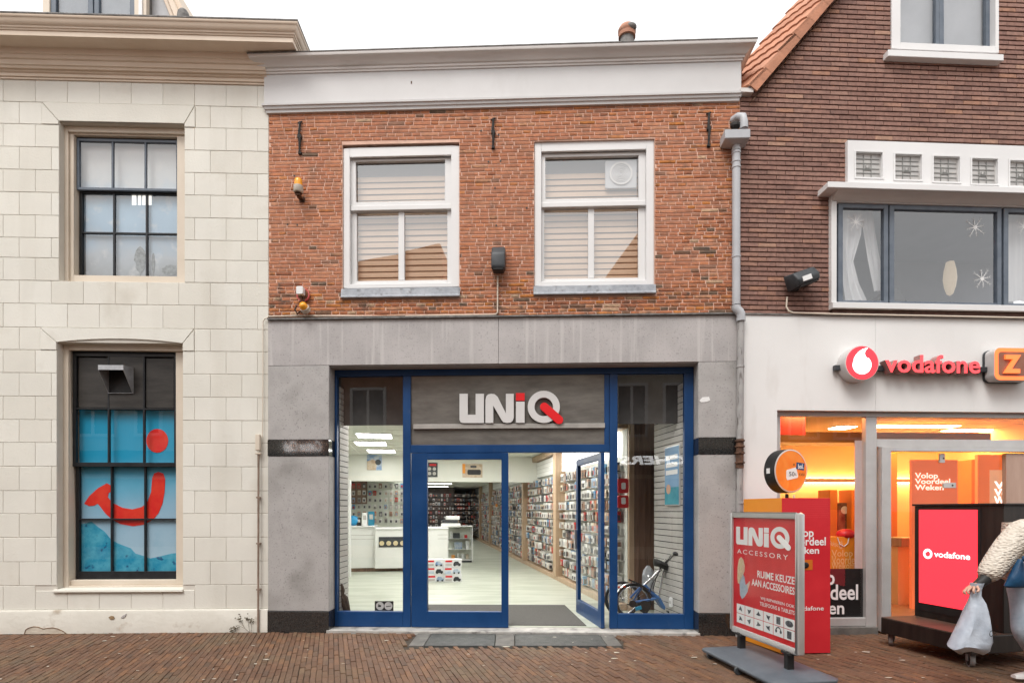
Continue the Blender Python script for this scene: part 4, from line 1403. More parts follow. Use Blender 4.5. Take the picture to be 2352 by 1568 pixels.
for nm, args in (('shop_wall_left', (-3.80, -3.70, 1.5, 30.5, FZ, 3.0)), ('shop_wall_front_left', (-3.75, -2.95, 1.40, 1.49, FZ, 3.0)), ('shop_wall_right', (2.36, 2.46, .9, 30.5, FZ, 3.0)), ('shop_wall_back', (-3.70, 2.36, 30.3, 30.4, FZ, 3.0))):
    o = tag(MB().box(*args).build(nm, m_inwall), kind='structure')
    o.location = IN.o; o.rotation_euler = (0, 0, IN.a)
o = tag(MB().box(-3.70, 2.36, 7.6, 30.3, 2.75, 2.85).build('back_ceiling', m_ceil), kind='structure')
o.location = IN.o; o.rotation_euler = (0, 0, IN.a)
o = tag(MB().box(-3.70, 2.0, 7.35, 7.6, 2.33, 3.0).build('bulkhead', m_inwall), kind='structure')
o.location = IN.o; o.rotation_euler = (0, 0, IN.a)
# dark valance behind the top of the shop windows and the floor above
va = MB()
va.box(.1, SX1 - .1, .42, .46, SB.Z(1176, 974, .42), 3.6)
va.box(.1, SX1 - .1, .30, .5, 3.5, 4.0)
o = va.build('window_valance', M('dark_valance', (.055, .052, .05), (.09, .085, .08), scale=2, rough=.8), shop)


def thing(name, x, y, label, cat, z=FZ, rz=None, group=None):
    p = IN.world(x, y)
    return tag(empty(name, (p.x, p.y, z), IN.a if rz is None else rz), label, cat, group)


def thing_at(name, u, v, label, cat, z=FZ, rz=None, group=None):
    x, y = floor_at(u, v, z)
    return tag(empty(name, (x, y, z), IN.a if rz is None else rz), label, cat, group)


# ceiling light panels
m_tube = EMIT('lit_ceiling_panel', (1.0, .985, .95), 14.0)
spots = [(-2.05, 3.45, .62, .62, 3.0), (-2.22, 4.75, .62, .62, 3.0), (-.2, 1.6, 1.2, .6, 3.0), (-.2, 3.45, 1.2, .6, 3.0), (-.2, 5.6, 1.2, .6, 3.0), (1.0, 2.4, .6, 1.2, 3.0), (1.0, 5.0, .6, 1.2, 3.0), (-2.1, 6.3, .62, .62, 3.0), (-1.9, 1.3, .62, .62, 3.0),
         (-.4, 9.6, 1.2, .5, 2.75), (-.4, 12, 1.2, .5, 2.75), (-.4, 14.5, 1.2, .5, 2.75), (-.4, 17.5, 1.2, .5, 2.75), (-.4, 20.5, 1.2, .5, 2.75), (-2.3, 8.4, 1.6, .5, 2.75)]  # last wide panel added unseen to brighten the product wall; long rear ones enlarged
LBL = ['lit ceiling panel nearest the closed blue door', 'lit ceiling panel in the middle of the front room', 'lit ceiling panel just before the white bulkhead', 'lit ceiling panel along the near shelves', 'lit ceiling panel along the far front shelves', 'lit square ceiling panel above the counter', 'lit square ceiling panel nearest the left shop window',
       'first long ceiling light behind the bulkhead', 'second long ceiling light behind the bulkhead', 'third long ceiling light behind the bulkhead', 'fourth long ceiling light behind the bulkhead', 'farthest long ceiling light behind the bulkhead', 'added unseen wide ceiling light to brighten the pale green product wall']
for i, (x, y, w, dd, z) in enumerate(spots):
    lb = {0: 'nearer lit square ceiling panel seen through the left shop window', 1: 'farther lit square ceiling panel seen through the left shop window'}.get(i, LBL[i - 2])
    t = thing('ceiling_light', x, y, lb, 'ceiling light', z=z, group='ceiling lights of the shop')
    MB().box(-w / 2, w / 2, -dd / 2, dd / 2, -.016, -.012).build('diffuser', m_tube, t)
    f = MB(); f.box(-w / 2 - .02, w / 2 + .02, -dd / 2 - .02, -dd / 2, -.02, -.001); f.box(-w / 2 - .02, w / 2 + .02, dd / 2, dd / 2 + .02, -.02, -.001)
    f.box(-w / 2 - .02, -w / 2, -dd / 2, dd / 2, -.02, -.001); f.box(w / 2, w / 2 + .02, -dd / 2, dd / 2, -.02, -.001)
    f.build('frame', m_plwhite, t)

# slatted display panels at both ends of the shop window
m_slat = M('grey_slat_board', (.42, .40, .37), (.50, .48, .45), scale=3, rough=.55)
RC = PlaneA(2.265, 7.56, math.radians(-80.6))
LC = PlaneA(SB.world(gx(777), G + .07).x, SB.world(gx(777), G + .07).y, math.radians(88))
for PL_, xs_, pitch, lab in ((RC, (-.92, .0), .0855, 'grey horizontally slatted wall panel behind the bicycle in the right window'), (LC, (.0, .36), .077, 'grey horizontally slatted panel at the left edge of the left shop window')):
    t = tag(empty('slat_wall', PL_.o, PL_.a), lab, 'slat wall')
    MB().box(xs_[0], xs_[1], .012, .03, FZ, 3.3).build('backing', m_black, t)
    first = None
    z = FZ + .002
    while z < 3.25:
        if first is None:
            first = MB().box(xs_[0], xs_[1], 0, .012, .0, pitch - .011).build('slat', m_slat, t, bev=.002)
            o = first
        else:
            o = first.copy(); COL.objects.link(o)
        o.location = (0, 0, z)
        z += pitch
# white upright beside the left panel
t = thing('door_frame', IN.at(800, 1300, 6.2)[0], 6.2, 'white upright frame standing left of the counter', 'frame')
MB().box(-.06, .06, -.05, .05, 0, 2.25).build('post', m_plwhite, t, bev=.004)
MB().box(-.16, -.06, -.03, .03, 0, 2.2).build('glass_edge', m_inwall, t)

# wooden end panel and post of the shelf wall
x0, x1 = IN.X(1457, .88), IN.X(1507, .88)
t = thing('wood_panel', x0, .88, 'tall brown wooden panel between the shelf wall and the slatted panel', 'panel')
for k in range(4):
    w = (x1 - x0) / 4
    MB().box(k * w + .002, (k + 1) * w - .002, rq.uniform(-.004, .004), .04, 0, 2.95).build('board', m_brownwood, t, bev=.002)
t = thing('shelf_post', IN.X(1445, .84), .84, 'beige wooden post at the near end of the shelf wall', 'post')
MB().box(0, IN.X(1457, .84) - IN.X(1445, .84), 0, .5, 0, 2.95).build('post', m_wood, t, bev=.003)

# long shelf wall on the right
RW = PlaneA(*tuple(IN.world(1.86, 0))[:2], math.radians(-80.63))
sw = tag(empty('shelf_wall', RW.o, RW.a), 'long oak-framed shelf wall packed with accessories along the right of the shop', 'shelf wall')
LEN = 29.5
MB().box(-LEN, -.9, .10, .14, .12, 2.95).build('back_panel', m_inwall, sw)
MB().box(-LEN, -.9, -.08, .10, FZ, .14).build('base', m_wood, sw, bev=.004)
MB().box(-LEN, -.9, -.10, .14, 2.86, 2.99).build('top_board', m_wood, sw, bev=.004)
posts = [RW.X(1285), RW.X(1209)]
step = posts[1] - posts[0]
allposts = [posts[0] - step / 1.0, posts[0], posts[1]] + [posts[1] + step * k for k in range(1, 6)]
for p in allposts:
    if -LEN < p < -.95: MB().box(p - .13, p + .13, -.12, .099, .14, 2.86).build('upright', m_wood, sw, bev=.004)
m_header_w = M('white_header_board', (.70, .70, .68), (.76, .76, .74), scale=1, rough=.4)
m_lightbox = EMIT('lit_header_box', (1, 1, .98), 1.3)
edges = [-.95] + sorted([p for p in allposts if -LEN < p < -.95], reverse=True) + [-LEN]
for i, (b, a) in enumerate(zip(edges, edges[1:])):
    if b - a < .4: continue
    MB().box(a + .15, b - .15, .02, .06, 2.44, 2.84).build('header_board', m_lightbox if i == 0 else m_header_w, sw)
    for z in (2.54, 2.64, 2.74): MB().box(a + .15, b - .15, .017, .021, z, z + .008).build('groove', m_slat, sw)
m_card = M('pack_card', (.80, .80, .80), (1.05, 1.05, 1.05), scale=20, rough=.4,
           rnd=[(30, (.70, .69, .65)), (14, (.60, .58, .54)), (8, (.36, .34, .31)), (9, (.08, .08, .085)), (6, (.30, .16, .10)), (4, (.52, .04, .035)), (5, (.26, .36, .50)), (6, (.52, .33, .24)), (3, (.10, .30, .52)), (6, (.62, .55, .42)), (1, (.55, .16, .05))])
m_blister = M('pack_blister', (.8, .8, .8), (1.1, 1.1, 1.1), scale=25, rough=.3,
              rnd=[(20, (.05, .05, .055)), (12, (.14, .13, .125)), (12, (.55, .53, .5)), (8, (.26, .16, .11)), (6, (.24, .30, .37)), (5, (.45, .06, .05)), (5, (.5, .38, .28))])
rp_ = random.Random(21)


ONES = ['', 'first', 'second', 'third', 'fourth', 'fifth', 'sixth', 'seventh', 'eighth', 'ninth', 'tenth', 'eleventh', 'twelfth', 'thirteenth', 'fourteenth', 'fifteenth', 'sixteenth', 'seventeenth', 'eighteenth', 'nineteenth']
def ordw(n):
    if n < 20: return ONES[n]
    t_, o_ = divmod(n, 10)
    return {2: 'twentieth', 3: 'thirtieth', 4: 'fortieth'}[t_] if o_ == 0 else {2: 'twenty', 3: 'thirty', 4: 'forty'}[t_] + '-' + ONES[o_]


row_n = {}


def pack_shape(w, h, dp):
    m = MB()
    m.mat(0).box(-w / 2, w / 2, -dp, 0, 0, h)
    m.mat(1).box(-w * .3, w * .3, -dp - .006, -dp, h * .14, h * .66)
    m.mat(1).box(w / 2, w / 2 + .004, -dp * .85, -dp * .15, h * .15, h * .7)
    return m


pm = []
for (w, h, dp) in ((.10, .165, .05), (.085, .15, .08), (.12, .17, .06), (.07, .16, .10), (.14, .15, .05), (.10, .13, .09)):
    m = pack_shape(w, h, dp)
    me = raw_mesh('pack', m.v, m.f, [m_card, m_blister])
    me.polygons.foreach_set('material_index', m.m)
    pm.append((w, me, m))
rows = [.20 + .2 * k for k in range(11)]
packs = []
for ri, z in enumerate(rows):
    x = -.98
    run = 0
    while x > -LEN + .3:
        if run <= 0:
            run = rp_.randint(2, 6)
            w, me, m = rp_.choice(pm)
        run -= 1
        x -= w + rp_.uniform(.006, .03)
        if any(abs(x - p) < .13 + w / 2 for p in allposts): continue
        if rp_.random() < .06: continue
        packs.append((x, z, me, m))
packs.sort(key=lambda p: -p[0])
single_n = 0
rest = MB()
pr = []
for (x, z, me, m) in packs:
    dy_ = rp_.uniform(-.03, .02); ang = rp_.uniform(-.12, .12)
    wp = RW.world(x, 0, z)
    u = CU + wp.x / wp.y * F
    if single_n < 240 and u < 1443:
        o = bpy.data.objects.new('accessory_pack', me)
        COL.objects.link(o)
        o.location = RW.world(x, .05 + dy_, z)
        o.rotation_euler = (0, 0, RW.a + ang)
        r = rows.index(z)
        row_n[r] = row_n.get(r, 0) + 1
        tag(o, f'boxed accessory, {ordw(row_n[r])} from the near end of the {ordw(r + 1)} shelf row from the floor', 'pack', 'accessory packs on the right shelf wall')
        single_n += 1
    else:
        ca, sa = math.cos(ang), math.sin(ang)
        b = len(rest.v)
        rest.v += [(x + q[0] * ca - q[1] * sa, .05 + dy_ + q[0] * sa + q[1] * ca, z + q[2]) for q in m.v]
        rest.f += [tuple(b + i for i in f) for f in m.f]
        rest.m += m.m
o = rest.build('accessory_packs', [m_card, m_blister], clean=False)
o.location = RW.o; o.rotation_euler = (0, 0, RW.a)
tag(o, 'rows of small accessory packs receding along the far shelf wall', 'packs', kind='stuff')
pegs = MB()
for z in rows: pegs.box(-LEN + .2, -1.0, .06, .10, z - .012, z - .004)
pegs.build('peg_rail', m_slat, sw)
# orange shelf card and red strip
x, z = RW.at(1143, 1160, -.1)
t = tag(MB().box(x - .35, x + .1, -.13, -.12, z - .06, z + .06).build('price_card', m_orange), 'orange price card sticking out of the far shelf wall', 'card')
t.location = RW.o; t.rotation_euler = (0, 0, RW.a)
# bay of red packs in the right window
for k, (v0, v1) in enumerate(((1098, 1132), (1137, 1166))):
    x0, x1, z0, z1 = IN.rect(1419, v0, 1444, v1, .78)
    t = thing('hanging_bag', (x0 + x1) / 2, .80, ('upper' if k == 0 else 'lower') + ' bright red bag hanging at the near end of the shelves', 'bag', z=z0)
    MB().prism(rrect(x0 - (x0 + x1) / 2, x1 - (x0 + x1) / 2, 0, z1 - z0, .03), -.03, .03).build('bag', m_red, t, bev=.01)
    MB().prism(rrect(-.035, .035, .06, .16, .02), -.033, -.0305).build('print', m_wprint, t)

# counter with canopy and product wall
t = thing('counter', 0, 7.2, 'long white shop counter with grooved front and brown plinth', 'counter')
cx0, cx1 = -3.6, IN.X(1028, 7.2)
cmid = IN.X(862, 7.2)
zc = IN.Z(830, 1207, 7.2) - FZ; zc2 = IN.Z(990, 1211, 7.2) - FZ
m_counter = M('white_counter', (.68, .68, .65), (.73, .73, .70), scale=1.5, rough=.3)
MB().box(cx0, cmid, .05, .8, .09, zc - .04).build('front', m_counter, t, bev=.004)
MB().box(cmid + .003, cx1, -.1, .7, .09, zc2 - .04).build('front', m_counter, t, bev=.004)
MB().box(cx0, cmid, .0, .85, zc - .04, zc).build('worktop', m_plwhite, t, bev=.01)
MB().box(cmid + .003, cx1 + .02, -.13, .75, zc2 - .04, zc2 + .005).build('worktop', m_plwhite, t, bev=.01)
MB().box(cx0, cx1 - .02, .08, .7, 0, .089).build('plinth', m_brownwood, t)
gr = MB()
for z in (zc - .24, zc - .34):
    gr.box(cx0, cmid - .03, .045, .052, z, z + .012); gr.box(IN.X(1005, 7.2), cx1, -.105, -.098, z, z + .012)
gr.build('groove', m_slat, t)
MB().box(IN.X(870, 7.1), IN.X(925, 7.1) + .02, -.112, -.101, .62, .88).build('display_panel', m_darkgrey, t)
ck = MB()
for k in range(4): ck.lathe([(.06, 0), (.0, -.002)], 16, (IN.X(877, 7.1) + .17 * k, -.1145, .72), 'y')
ck.build('display_dial', M('brass_dial', (.55, .45, .25), (.65, .55, .35), scale=9, rough=.4), t)
for nm, u, w, h, mt, lb in (('blue_ball', 811, .0, .0, None, 'blue round cushion-like object on the left end of the counter'), ('white_box', 838, .13, .33, m_plwhite, 'upright white box on the counter'), ('teal_box', 853, .15, .36, M('teal_card', (.01, .16, .26), (.02, .2, .3), scale=6), 'teal box beside the white box on the counter'), ('dark_box', 825, .10, .2, m_black, 'small dark box beside the blue ball on the counter')):
    tt = thing(nm, IN.X(u, 7.4), 7.4, lb, nm.split('_')[1], z=FZ + zc)
    if mt is None: MB().ball((0, 0, .13), (.16, .1, .13), 18, 12).build('ball', M('blue_plastic', (.02, .24, .5), (.03, .3, .55), scale=4, rough=.3), tt, smooth=60)
    else:
        MB().box(-w / 2, w / 2, -.06, .06, 0, h).build('carton', mt, tt, bev=.004)
        MB().box(-w * .3, w * .3, -.063, -.0605, h * .45, h * .8).build('print', m_slat, tt)
cp = thing('counter_canopy', 0, 7.9, 'white curved canopy hanging above the counter', 'canopy')
a, b = -3.6, IN.X(901, 7.9)
zl, zh_ = IN.Z(850, 1096, 7.9) - FZ, IN.Z(850, 1080, 7.9) - FZ
MB().prismz([(a, 1.2), (a, 0), (b - .5, .0), (b - .25, .06), (b - .08, .2), (b, .45), (b, 1.2)], zl, zh_).build('canopy', m_plwhite, cp, smooth=40)
m_mint = M('mint_back_board', (.62, .65, .56), (.69, .71, .62), scale=1.4, rough=.6)
pw = thing('product_wall', 0, 9.3, 'pale green product wall hung with small packs behind the counter', 'product wall')
MB().box(-3.69, IN.X(948, 9.3), 0, .08, 0, 2.74).build('board', m_mint, pw)
MB().box(-3.69, IN.X(843, 9.25), -.06, -.001, IN.Z(830, 1160, 9.25), 2.5).build('brown_panel', m_brownwood, pw)
hk = MB()
first = None
sm = pack_shape(.085, .13, .03)
sme = raw_mesh('small_pack', sm.v, sm.f, [m_card, m_blister]); sme.polygons.foreach_set('material_index', sm.m)
for r in range(6):
    for c in range(11):
        x = IN.X(812, 9.25) + c * .15 + rp_.uniform(-.01, .01)
        if x > IN.X(946, 9.25): continue
        p = IN.world(x, 9.26)
        o = bpy.data.objects.new('small_pack', sme)
        COL.objects.link(o)
        o.location = (p.x, p.y, 1.22 + r * .2 + rp_.uniform(-.01, .01)); o.rotation_euler = (0, 0, IN.a)
        tag(o, f'small pack, {ordw(c + 1)} from the left in the {ordw(r + 1)} row from below behind the counter', 'pack', 'packs behind the counter')
# back of the shop
bk = MB()
for r in range(9):
    for c in range(36):
        w, me, m = rp_.choice(pm)
        b = len(bk.v)
        bk.v += [(-2.7 + c * .14 + q[0], q[1], .5 + r * .22 + q[2]) for q in m.v]
        bk.f += [tuple(b + i for i in f) for f in m.f]; bk.m += m.m
m_carddark = M('dark_pack', (.8, .8, .8), (1.1, 1.1, 1.1), scale=20, rough=.4, rnd=[(20, (.06, .05, .05)), (10, (.16, .10, .08)), (8, (.35, .05, .04)), (8, (.45, .43, .4)), (5, (.22, .2, .2))])
o = bk.build('back_wall_packs', [m_carddark, m_blister], clean=False)
p = IN.world(0, 21.9); o.location = p; o.rotation_euler = (0, 0, IN.a)
tag(o, 'dark packs covering the far back wall of the shop', 'packs', kind='stuff')
t = thing('back_partition', 0, 22, 'dark back partition at the far end of the shop', 'partition')
MB().box(-2.9, .6, 0, .05, 0, 2.7).build('partition', M('dark_partition', (.06, .05, .045), (.10, .08, .07), scale=2, rough=.8), t)
# posters on the bulkhead
def poster(name, u0, v0, u1, v1, dep, base, label, art):
    x0, x1, z0, z1 = IN.rect(u0, v0, u1, v1, dep)
    t = thing(name, (x0 + x1) / 2, dep, label, 'poster', z=z0)
    W_, H_ = x1 - x0, z1 - z0
    MB().box(-W_ / 2, W_ / 2, -.012, 0, 0, H_).build('sheet', base, t)
    art(t, W_, H_)
    return t
m_pblue = M('poster_blue', (.10, .22, .45), (.5, .55, .6), scale=7, rough=.4)
m_psand = M('poster_sand', (.40, .28, .18), (.6, .5, .38), scale=9, rough=.4)
def art1(t, w, h):
    MB().prism([(-w * .5, 0), (w * .1, 0), (w * .2, h * .5), (-w * .1, h * .62), (-w * .5, h * .5)], -.014, -.0125).build('picture', m_psand, t)
    MB().prism(circle(w * .25, h * .45, w * .2, 12), -.016, -.0142).build('picture', m_darkgrey, t)
def art2(t, w, h):
    MB().prism(rrect(-w * .25, w * .42, h * .2, h * .58, h * .1), -.014, -.0125).build('picture', m_black, t)
    MB().box(-w * .5, -w * .36, -.014, -.0125, h * .3, h).build('picture', m_orange, t)
    MB().box(-w * .5, w * .5, -.0137, -.0125, 0, h * .12).build('picture', m_psand, t)
    MB().box(-w * .1, w * .2, -.014, -.0125, h * .72, h * .88).build('lettering', m_darkgrey, t)
def art3(t, w, h):
    for k in range(6): MB().prism(circle(-w * .3 + .3 * w * (k % 3), h * (.25 + .32 * (k // 3)), w * .11, 12), -.014, -.0125).build('picture', m_slat, t)
    MB().box(w * .0, w * .42, -.014, -.0125, h * .78, h * .92).build('lettering', m_red, t)
poster('poster', 843, 1039, 877, 1079, 7.34, m_pblue, 'blue and sand coloured poster high on the bulkhead above the counter', art1)
poster('poster', 1062, 1065, 1108, 1096, 7.34, m_psand, 'poster of a dark camera-like device, right of two on the bulkhead behind the door', art2)
poster('poster', 968, 1062, 1005, 1095, 7.34, m_darkgrey, 'dark poster of small round items, left of two on the bulkhead behind the door', art3)
x0, x1, z0, z1 = RC.rect(1531, 1026, 1563, 1158)
t = tag(empty('poster', RC.world((x0 + x1) / 2, -.012, z0), RC.a), 'blue framed price poster on the slatted panel of the right window', 'poster')
W_, H_ = abs(x1 - x0), z1 - z0
MB().box(-W_ / 2 - .012, W_ / 2 + .012, -.01, .01, -.015, H_ + .015).build('frame', m_alu, t)
MB().box(-W_ / 2, W_ / 2, -.013, -.0105, 0, H_).build('sheet', M('poster_lightblue', (.16, .32, .52), (.22, .38, .56), scale=3), t)
for k in range(3): MB().box(-W_ * .42, W_ * .42, -.015, -.0135, H_ * (.52 + .13 * k), H_ * (.60 + .13 * k)).build('picture', m_wprint, t)
MB().box(-W_ / 2, W_ / 2, -.015, -.0135, 0, H_ * .3).build('picture', M('poster_teal', (.01, .22, .30), (.05, .32, .4), scale=5), t)
MB().prism(circle(-W_ * .22, H_ * .27, W_ * .16, 14), -.017, -.0155).build('picture', M('skin_print', (.55, .32, .2), (.6, .38, .26), scale=9), t)

# glass display case
t = thing_at('display_case', 1057, 1291, 'glass display case with shelves of goods at the end of the counter', 'display case')
w, h, dd = .36, 1.08, .4
f = MB()
for sx in (-1, 1):
    for y in (0, dd): f.box(sx * w - .012, sx * w + .012, y - .012, y + .012, .03, h)
f.box(-w, w, -.012, dd, h - .02, h); f.box(-w, w, -.012, dd, .06, .09)
f.build('frame', m_plwhite, t, bev=.002)
MB().box(-w + .01, w - .01, .02, dd, .0, .06).build('base', m_darkgrey, t)
for z in (.38, .70): MB().box(-w + .012, w - .012, .01, dd - .01, z, z + .012).build('shelf', m_plwhite, t)
MB().box(-w + .012, w - .012, dd - .008, dd, .09, h - .02).build('back', m_mint, t)
goods = [(-.2, .09, .1, .12, m_orange), (-.05, .09, .06, .16, m_plwhite), (.08, .09, .07, .15, m_plwhite), (.22, .09, .08, .14, m_psand), (-.05, .392, .22, .2, m_pblue), (.22, .392, .1, .24, m_plwhite), (-.1, .712, .2, .16, m_darkgrey), (.18, .712, .08, .1, m_red), (-.25, .712, .06, .2, m_plwhite)]
for (x, z, gw, gh, mt) in goods:
    MB().box(x - gw / 2, x + gw / 2, .1, .25, z, z + gh).build('goods', mt, t, bev=.006)
MB().box(-w + .012, w - .012, -.004, -.001, .09, h - .02).build('pane', m_doorglass, t)
tt = thing('printer_stack', IN.X(1035, 7.5), 7.45, 'pile of white equipment on top of the counter end', 'equipment', z=FZ + zc2 + .005)
for (x, z, bw, bh, mt) in ((0, 0, .5, .1, m_plwhite), (-.02, .105, .4, .08, m_darkgrey), (.05, .19, .36, .1, m_plwhite)):
    MB().box(x - bw / 2, x + bw / 2, -.15, .15, z, z + bh).build('unit', mt, tt, bev=.02)

# stacked toy boxes on the floor
m_boxcard = M('pale_box_card', (.62, .62, .64), (.72, .71, .71), scale=4, rough=.4)
names = ['bottom', 'middle', 'top']
for r in range(3):
    for c in range(2):
        x, y = floor_at(1000 + 40 * c, 1336, FZ)
        t = tag(empty('toy_box', (x + rp_.uniform(-.02, .02), y, FZ + r * .165), IN.a + rp_.uniform(-.08, .08)), f'{"left" if c == 0 else "right"} printed toy car box in the {names[r]} row of the pile by the door', 'box', 'pile of toy boxes')
        w = .37
        MB().box(-w / 2, w / 2, 0, .22, 0, .16).build('carton', m_boxcard, t, bev=.003)
        MB().box(-w / 2 + .02, -.02, -.002, -.0005, .10, .14).build('print', m_red, t)
        cm = m_darkgrey if (r + c) % 2 else m_pblue
        car = [(.0, .03), (.16, .03), (.165, .07), (.13, .08), (.11, .115), (.04, .115), (.01, .08)]
        MB().prism(car, -.004, -.0005).build('print', cm, t)
        wh = MB(); wh.prism(circle(.035, .032, .02, 10), -.006, -.0042); wh.prism(circle(.13, .032, .02, 10), -.006, -.0042)
        wh.build('print', m_black, t)
        MB().box(-w / 2 + .02, -.03, -.002, -.0005, .02, .07).build('print', M('pale_blue_print', (.35, .45, .6), (.5, .55, .62), scale=12) if r == 1 else m_slat, t)
# door mat
pm_ = [floor_at(965, 1440, FZ), floor_at(1398, 1440, FZ)]
ymat0, ymat1 = 7.72, 9.35
t = MB()
pts = [(-1.40, ymat0), (1.0, ymat0 - .08), (.86, ymat1 - .06), (-1.62, ymat1)]
t.prismz(pts, FZ + .001, FZ + .009)
tag(t.build('door_mat', M('charcoal_mat', (.075, .07, .066), (.115, .11, .10), scale=90, rough=.95, bump=.8, bscale=200)), 'wide charcoal door mat just inside the shop doors', 'mat')

# closed umbrella leaning in the left window
u0 = SB.world(SB.X(806, .42), .42); u1 = SB.world(SB.X(770, .30), .30)
t = tag(empty('closed_umbrella', (u0.x, u0.y, FZ)), 'closed dark brown umbrella leaning in the corner of the left shop window', 'umbrella')
m_umb = M('dark_brown_cloth', (.045, .03, .022), (.085, .058, .042), scale=22, rough=.7, bump=.5)
d = Vector((u1.x - u0.x, u1.y - u0.y, .66))
um = MB()
st_ = 14
for i in range(st_):
    pass
vs, fs = [], []
N_ = 14
prof = [(0, .012), (.08, .02), (.2, .034), (.4, .05), (.55, .058), (.62, .036), (.68, .05), (.8, .052), (.92, .034), (1, .012)]
for tt_, r in prof:
    c = d * tt_
    for k in range(N_):
        a = 2 * math.pi * k / N_
        rr = r * (1 + (.25 if k % 2 else -.1)) * rp_.uniform(.9, 1.1)
        vs.append((c.x + rr * math.cos(a), c.y + rr * math.sin(a) * .8, c.z))
for i in range(len(prof) - 1):
    for k in range(N_):
        l = (k + 1) % N_
        fs.append((i * N_ + k, i * N_ + l, (i + 1) * N_ + l, (i + 1) * N_ + k))
um.add(vs, fs).build('canopy', m_umb, t, smooth=70)
MB().tube([d * .98, d * 1.12, d * 1.18 + Vector((.03, 0, .01)), d * 1.15 + Vector((.06, 0, -.01))], .011, 8).build('handle', m_brownwood, t, smooth=60)

# crumpled pale plastic bag hanging by the wooden panel
bgx, bgz = IN.at(1484, 1300, .8)
t = thing('plastic_bag', bgx, .8, 'pale crumpled plastic bag hanging on the brown wooden panel', 'bag', z=0)
vs, fs = [], []
N_ = 16
for i, (zz, rx, ry) in enumerate(((bgz + .02, .02, .02), (bgz - .05, .07, .03), (bgz - .12, .10, .045), (bgz - .25, .105, .05), (bgz - .36, .085, .05), (bgz - .42, .03, .03))):
    for k in range(N_):
        a = 2 * math.pi * k / N_
        q = 1 + .18 * math.sin(5 * a + i) + rp_.uniform(-.08, .08)
        vs.append((rx * q * math.cos(a), -.08 + ry * q * math.sin(a), zz))
for i in range(5):
    for k in range(N_):
        l = (k + 1) % N_
        fs.append((i * N_ + k, i * N_ + l, (i + 1) * N_ + l, (i + 1) * N_ + k))
MB().add(vs, fs).build('bag', M('milky_plastic', (.40, .42, .45), (.62, .64, .66), scale=14, rough=.3), t)
MB().tube([(0, -.05, bgz + .0), (0, -.05, bgz + .16)], .003, 5).build('cord', m_black, t)
# white wall socket
x, z = RC.at(1543, 1382)
t = tag(empty('wall_socket', RC.world(x, -.002, z), RC.a), 'white double socket low on the slatted panel by the bicycle', 'socket')
MB().prism(rrect(-.04, .04, -.065, .065, .012), -.022, 0).build('cover', m_plwhite, t, bev=.003)
MB().lathe([(.026, -.023), (.0, -.019)], 14, (0, 0, 0), 'y').build('outlet', m_slat, t)

# ------------------------------------------------------------------ folding bicycle in the right window
BD = 8.06
bw = lambda u, v: Vector(((u - CU) / F * BD, 0, EYE - (v - CV) / F * BD))
b0 = bw(1454, 1170)
bike = tag(empty('bicycle', (b0.x, BD, FZ)), 'small blue folded bicycle with black saddle standing in the right shop window', 'bicycle')
def bp(u, v, dy=0.0):
    k = (BD + dy) / BD
    p = bw(u, v)
    return (p.x * k - b0.x, dy, EYE + (p.z - EYE) * k - FZ)
m_tyre = M('tyre_rubber', (.018, .017, .016), (.03, .029, .028), scale=30, rough=.8)
m_chrome = M('bright_metal', (.60, .60, .60), (.70, .70, .70), scale=6, rough=.22, metal=.9)
m_bblue = M('bicycle_blue', (.02, .09, .26), (.03, .12, .32), scale=5, rough=.28, coat=.4)
def wheel(cx, cz, cy, R, guard):
    w = MB()
    w.tube([(cx + R * math.cos(a * math.pi / 18), cy, cz + R * math.sin(a * math.pi / 18)) for a in range(36)], .02, 8, closed=True)
    wo_ = w.build('wheel', m_tyre, bike, smooth=60)
    r_ = MB().tube([(cx + (R - .028) * math.cos(a * math.pi / 18), cy, cz + (R - .028) * math.sin(a * math.pi / 18)) for a in range(36)], .01, 6, closed=True)
    r_.build('rim', m_chrome, wo_, smooth=60)
    sp = MB()
    for k in range(20):
        a = k * math.pi / 10
        sp.tube([(cx + .02 * math.cos(a + .8), cy + (.02 if k % 2 else -.02), cz + .02 * math.sin(a + .8)), (cx + (R - .03) * math.cos(a), cy, cz + (R - .03) * math.sin(a))], .0012, 4)
    sp.lathe([(.0, -.04), (.022, -.035), (.022, .035), (0, .04)], 10, (cx, cy, cz), 'y')
    sp.build('spokes', m_chrome, wo_)
    if guard:
        gm = MB()
        vs, fs = [], []
        n = 16
        for i in range(n + 1):
            a = math.radians(20 + 150 * i / n)
            for dy_, rr in ((-.028, R + .018), (-.012, R + .03), (.012, R + .03), (.028, R + .018)):
                vs.append((cx + rr * math.cos(a), cy + dy_, cz + rr * math.sin(a)))
        for i in range(n):
            for k in range(3): fs.append((i * 4 + k, i * 4 + k + 1, i * 4 + 5 + k, i * 4 + 4 + k))
        gm.add(vs, fs).build('mudguard', m_chrome, bike, smooth=60)
wheel(0, .262, 0, .242, True)
wheel(bp(1436, 1392)[0], .262, .2, .242, False)
fr = MB()
for pth, r in (([bp(1454, 1382), bp(1474, 1380), bp(1512, 1372)], .016), ([bp(1454, 1382, .05), bp(1512, 1372, .05)], .012), ([bp(1479, 1342), bp(1492, 1356), bp(1512, 1373)], .02),
               ([bp(1512, 1373, .03), bp(1522, 1392, .05), bp(1536, 1400, .08)], .024), ([bp(1479, 1342), bp(1462, 1366), bp(1454, 1382)], .011), ([bp(1492, 1356), bp(1518, 1390, .1), bp(1536, 1398, .16)], .02),
               ([bp(1448, 1372, -.06), bp(1470, 1348, -.04)], .012)):
    fr.tube(pth, r * 1.35, 10)
fr.build('frame', m_bblue, bike, smooth=60)
MB().tube([bp(1476, 1347), bp(1519, 1305)], .018, 10).build('seat_post', m_chrome, bike, smooth=60)
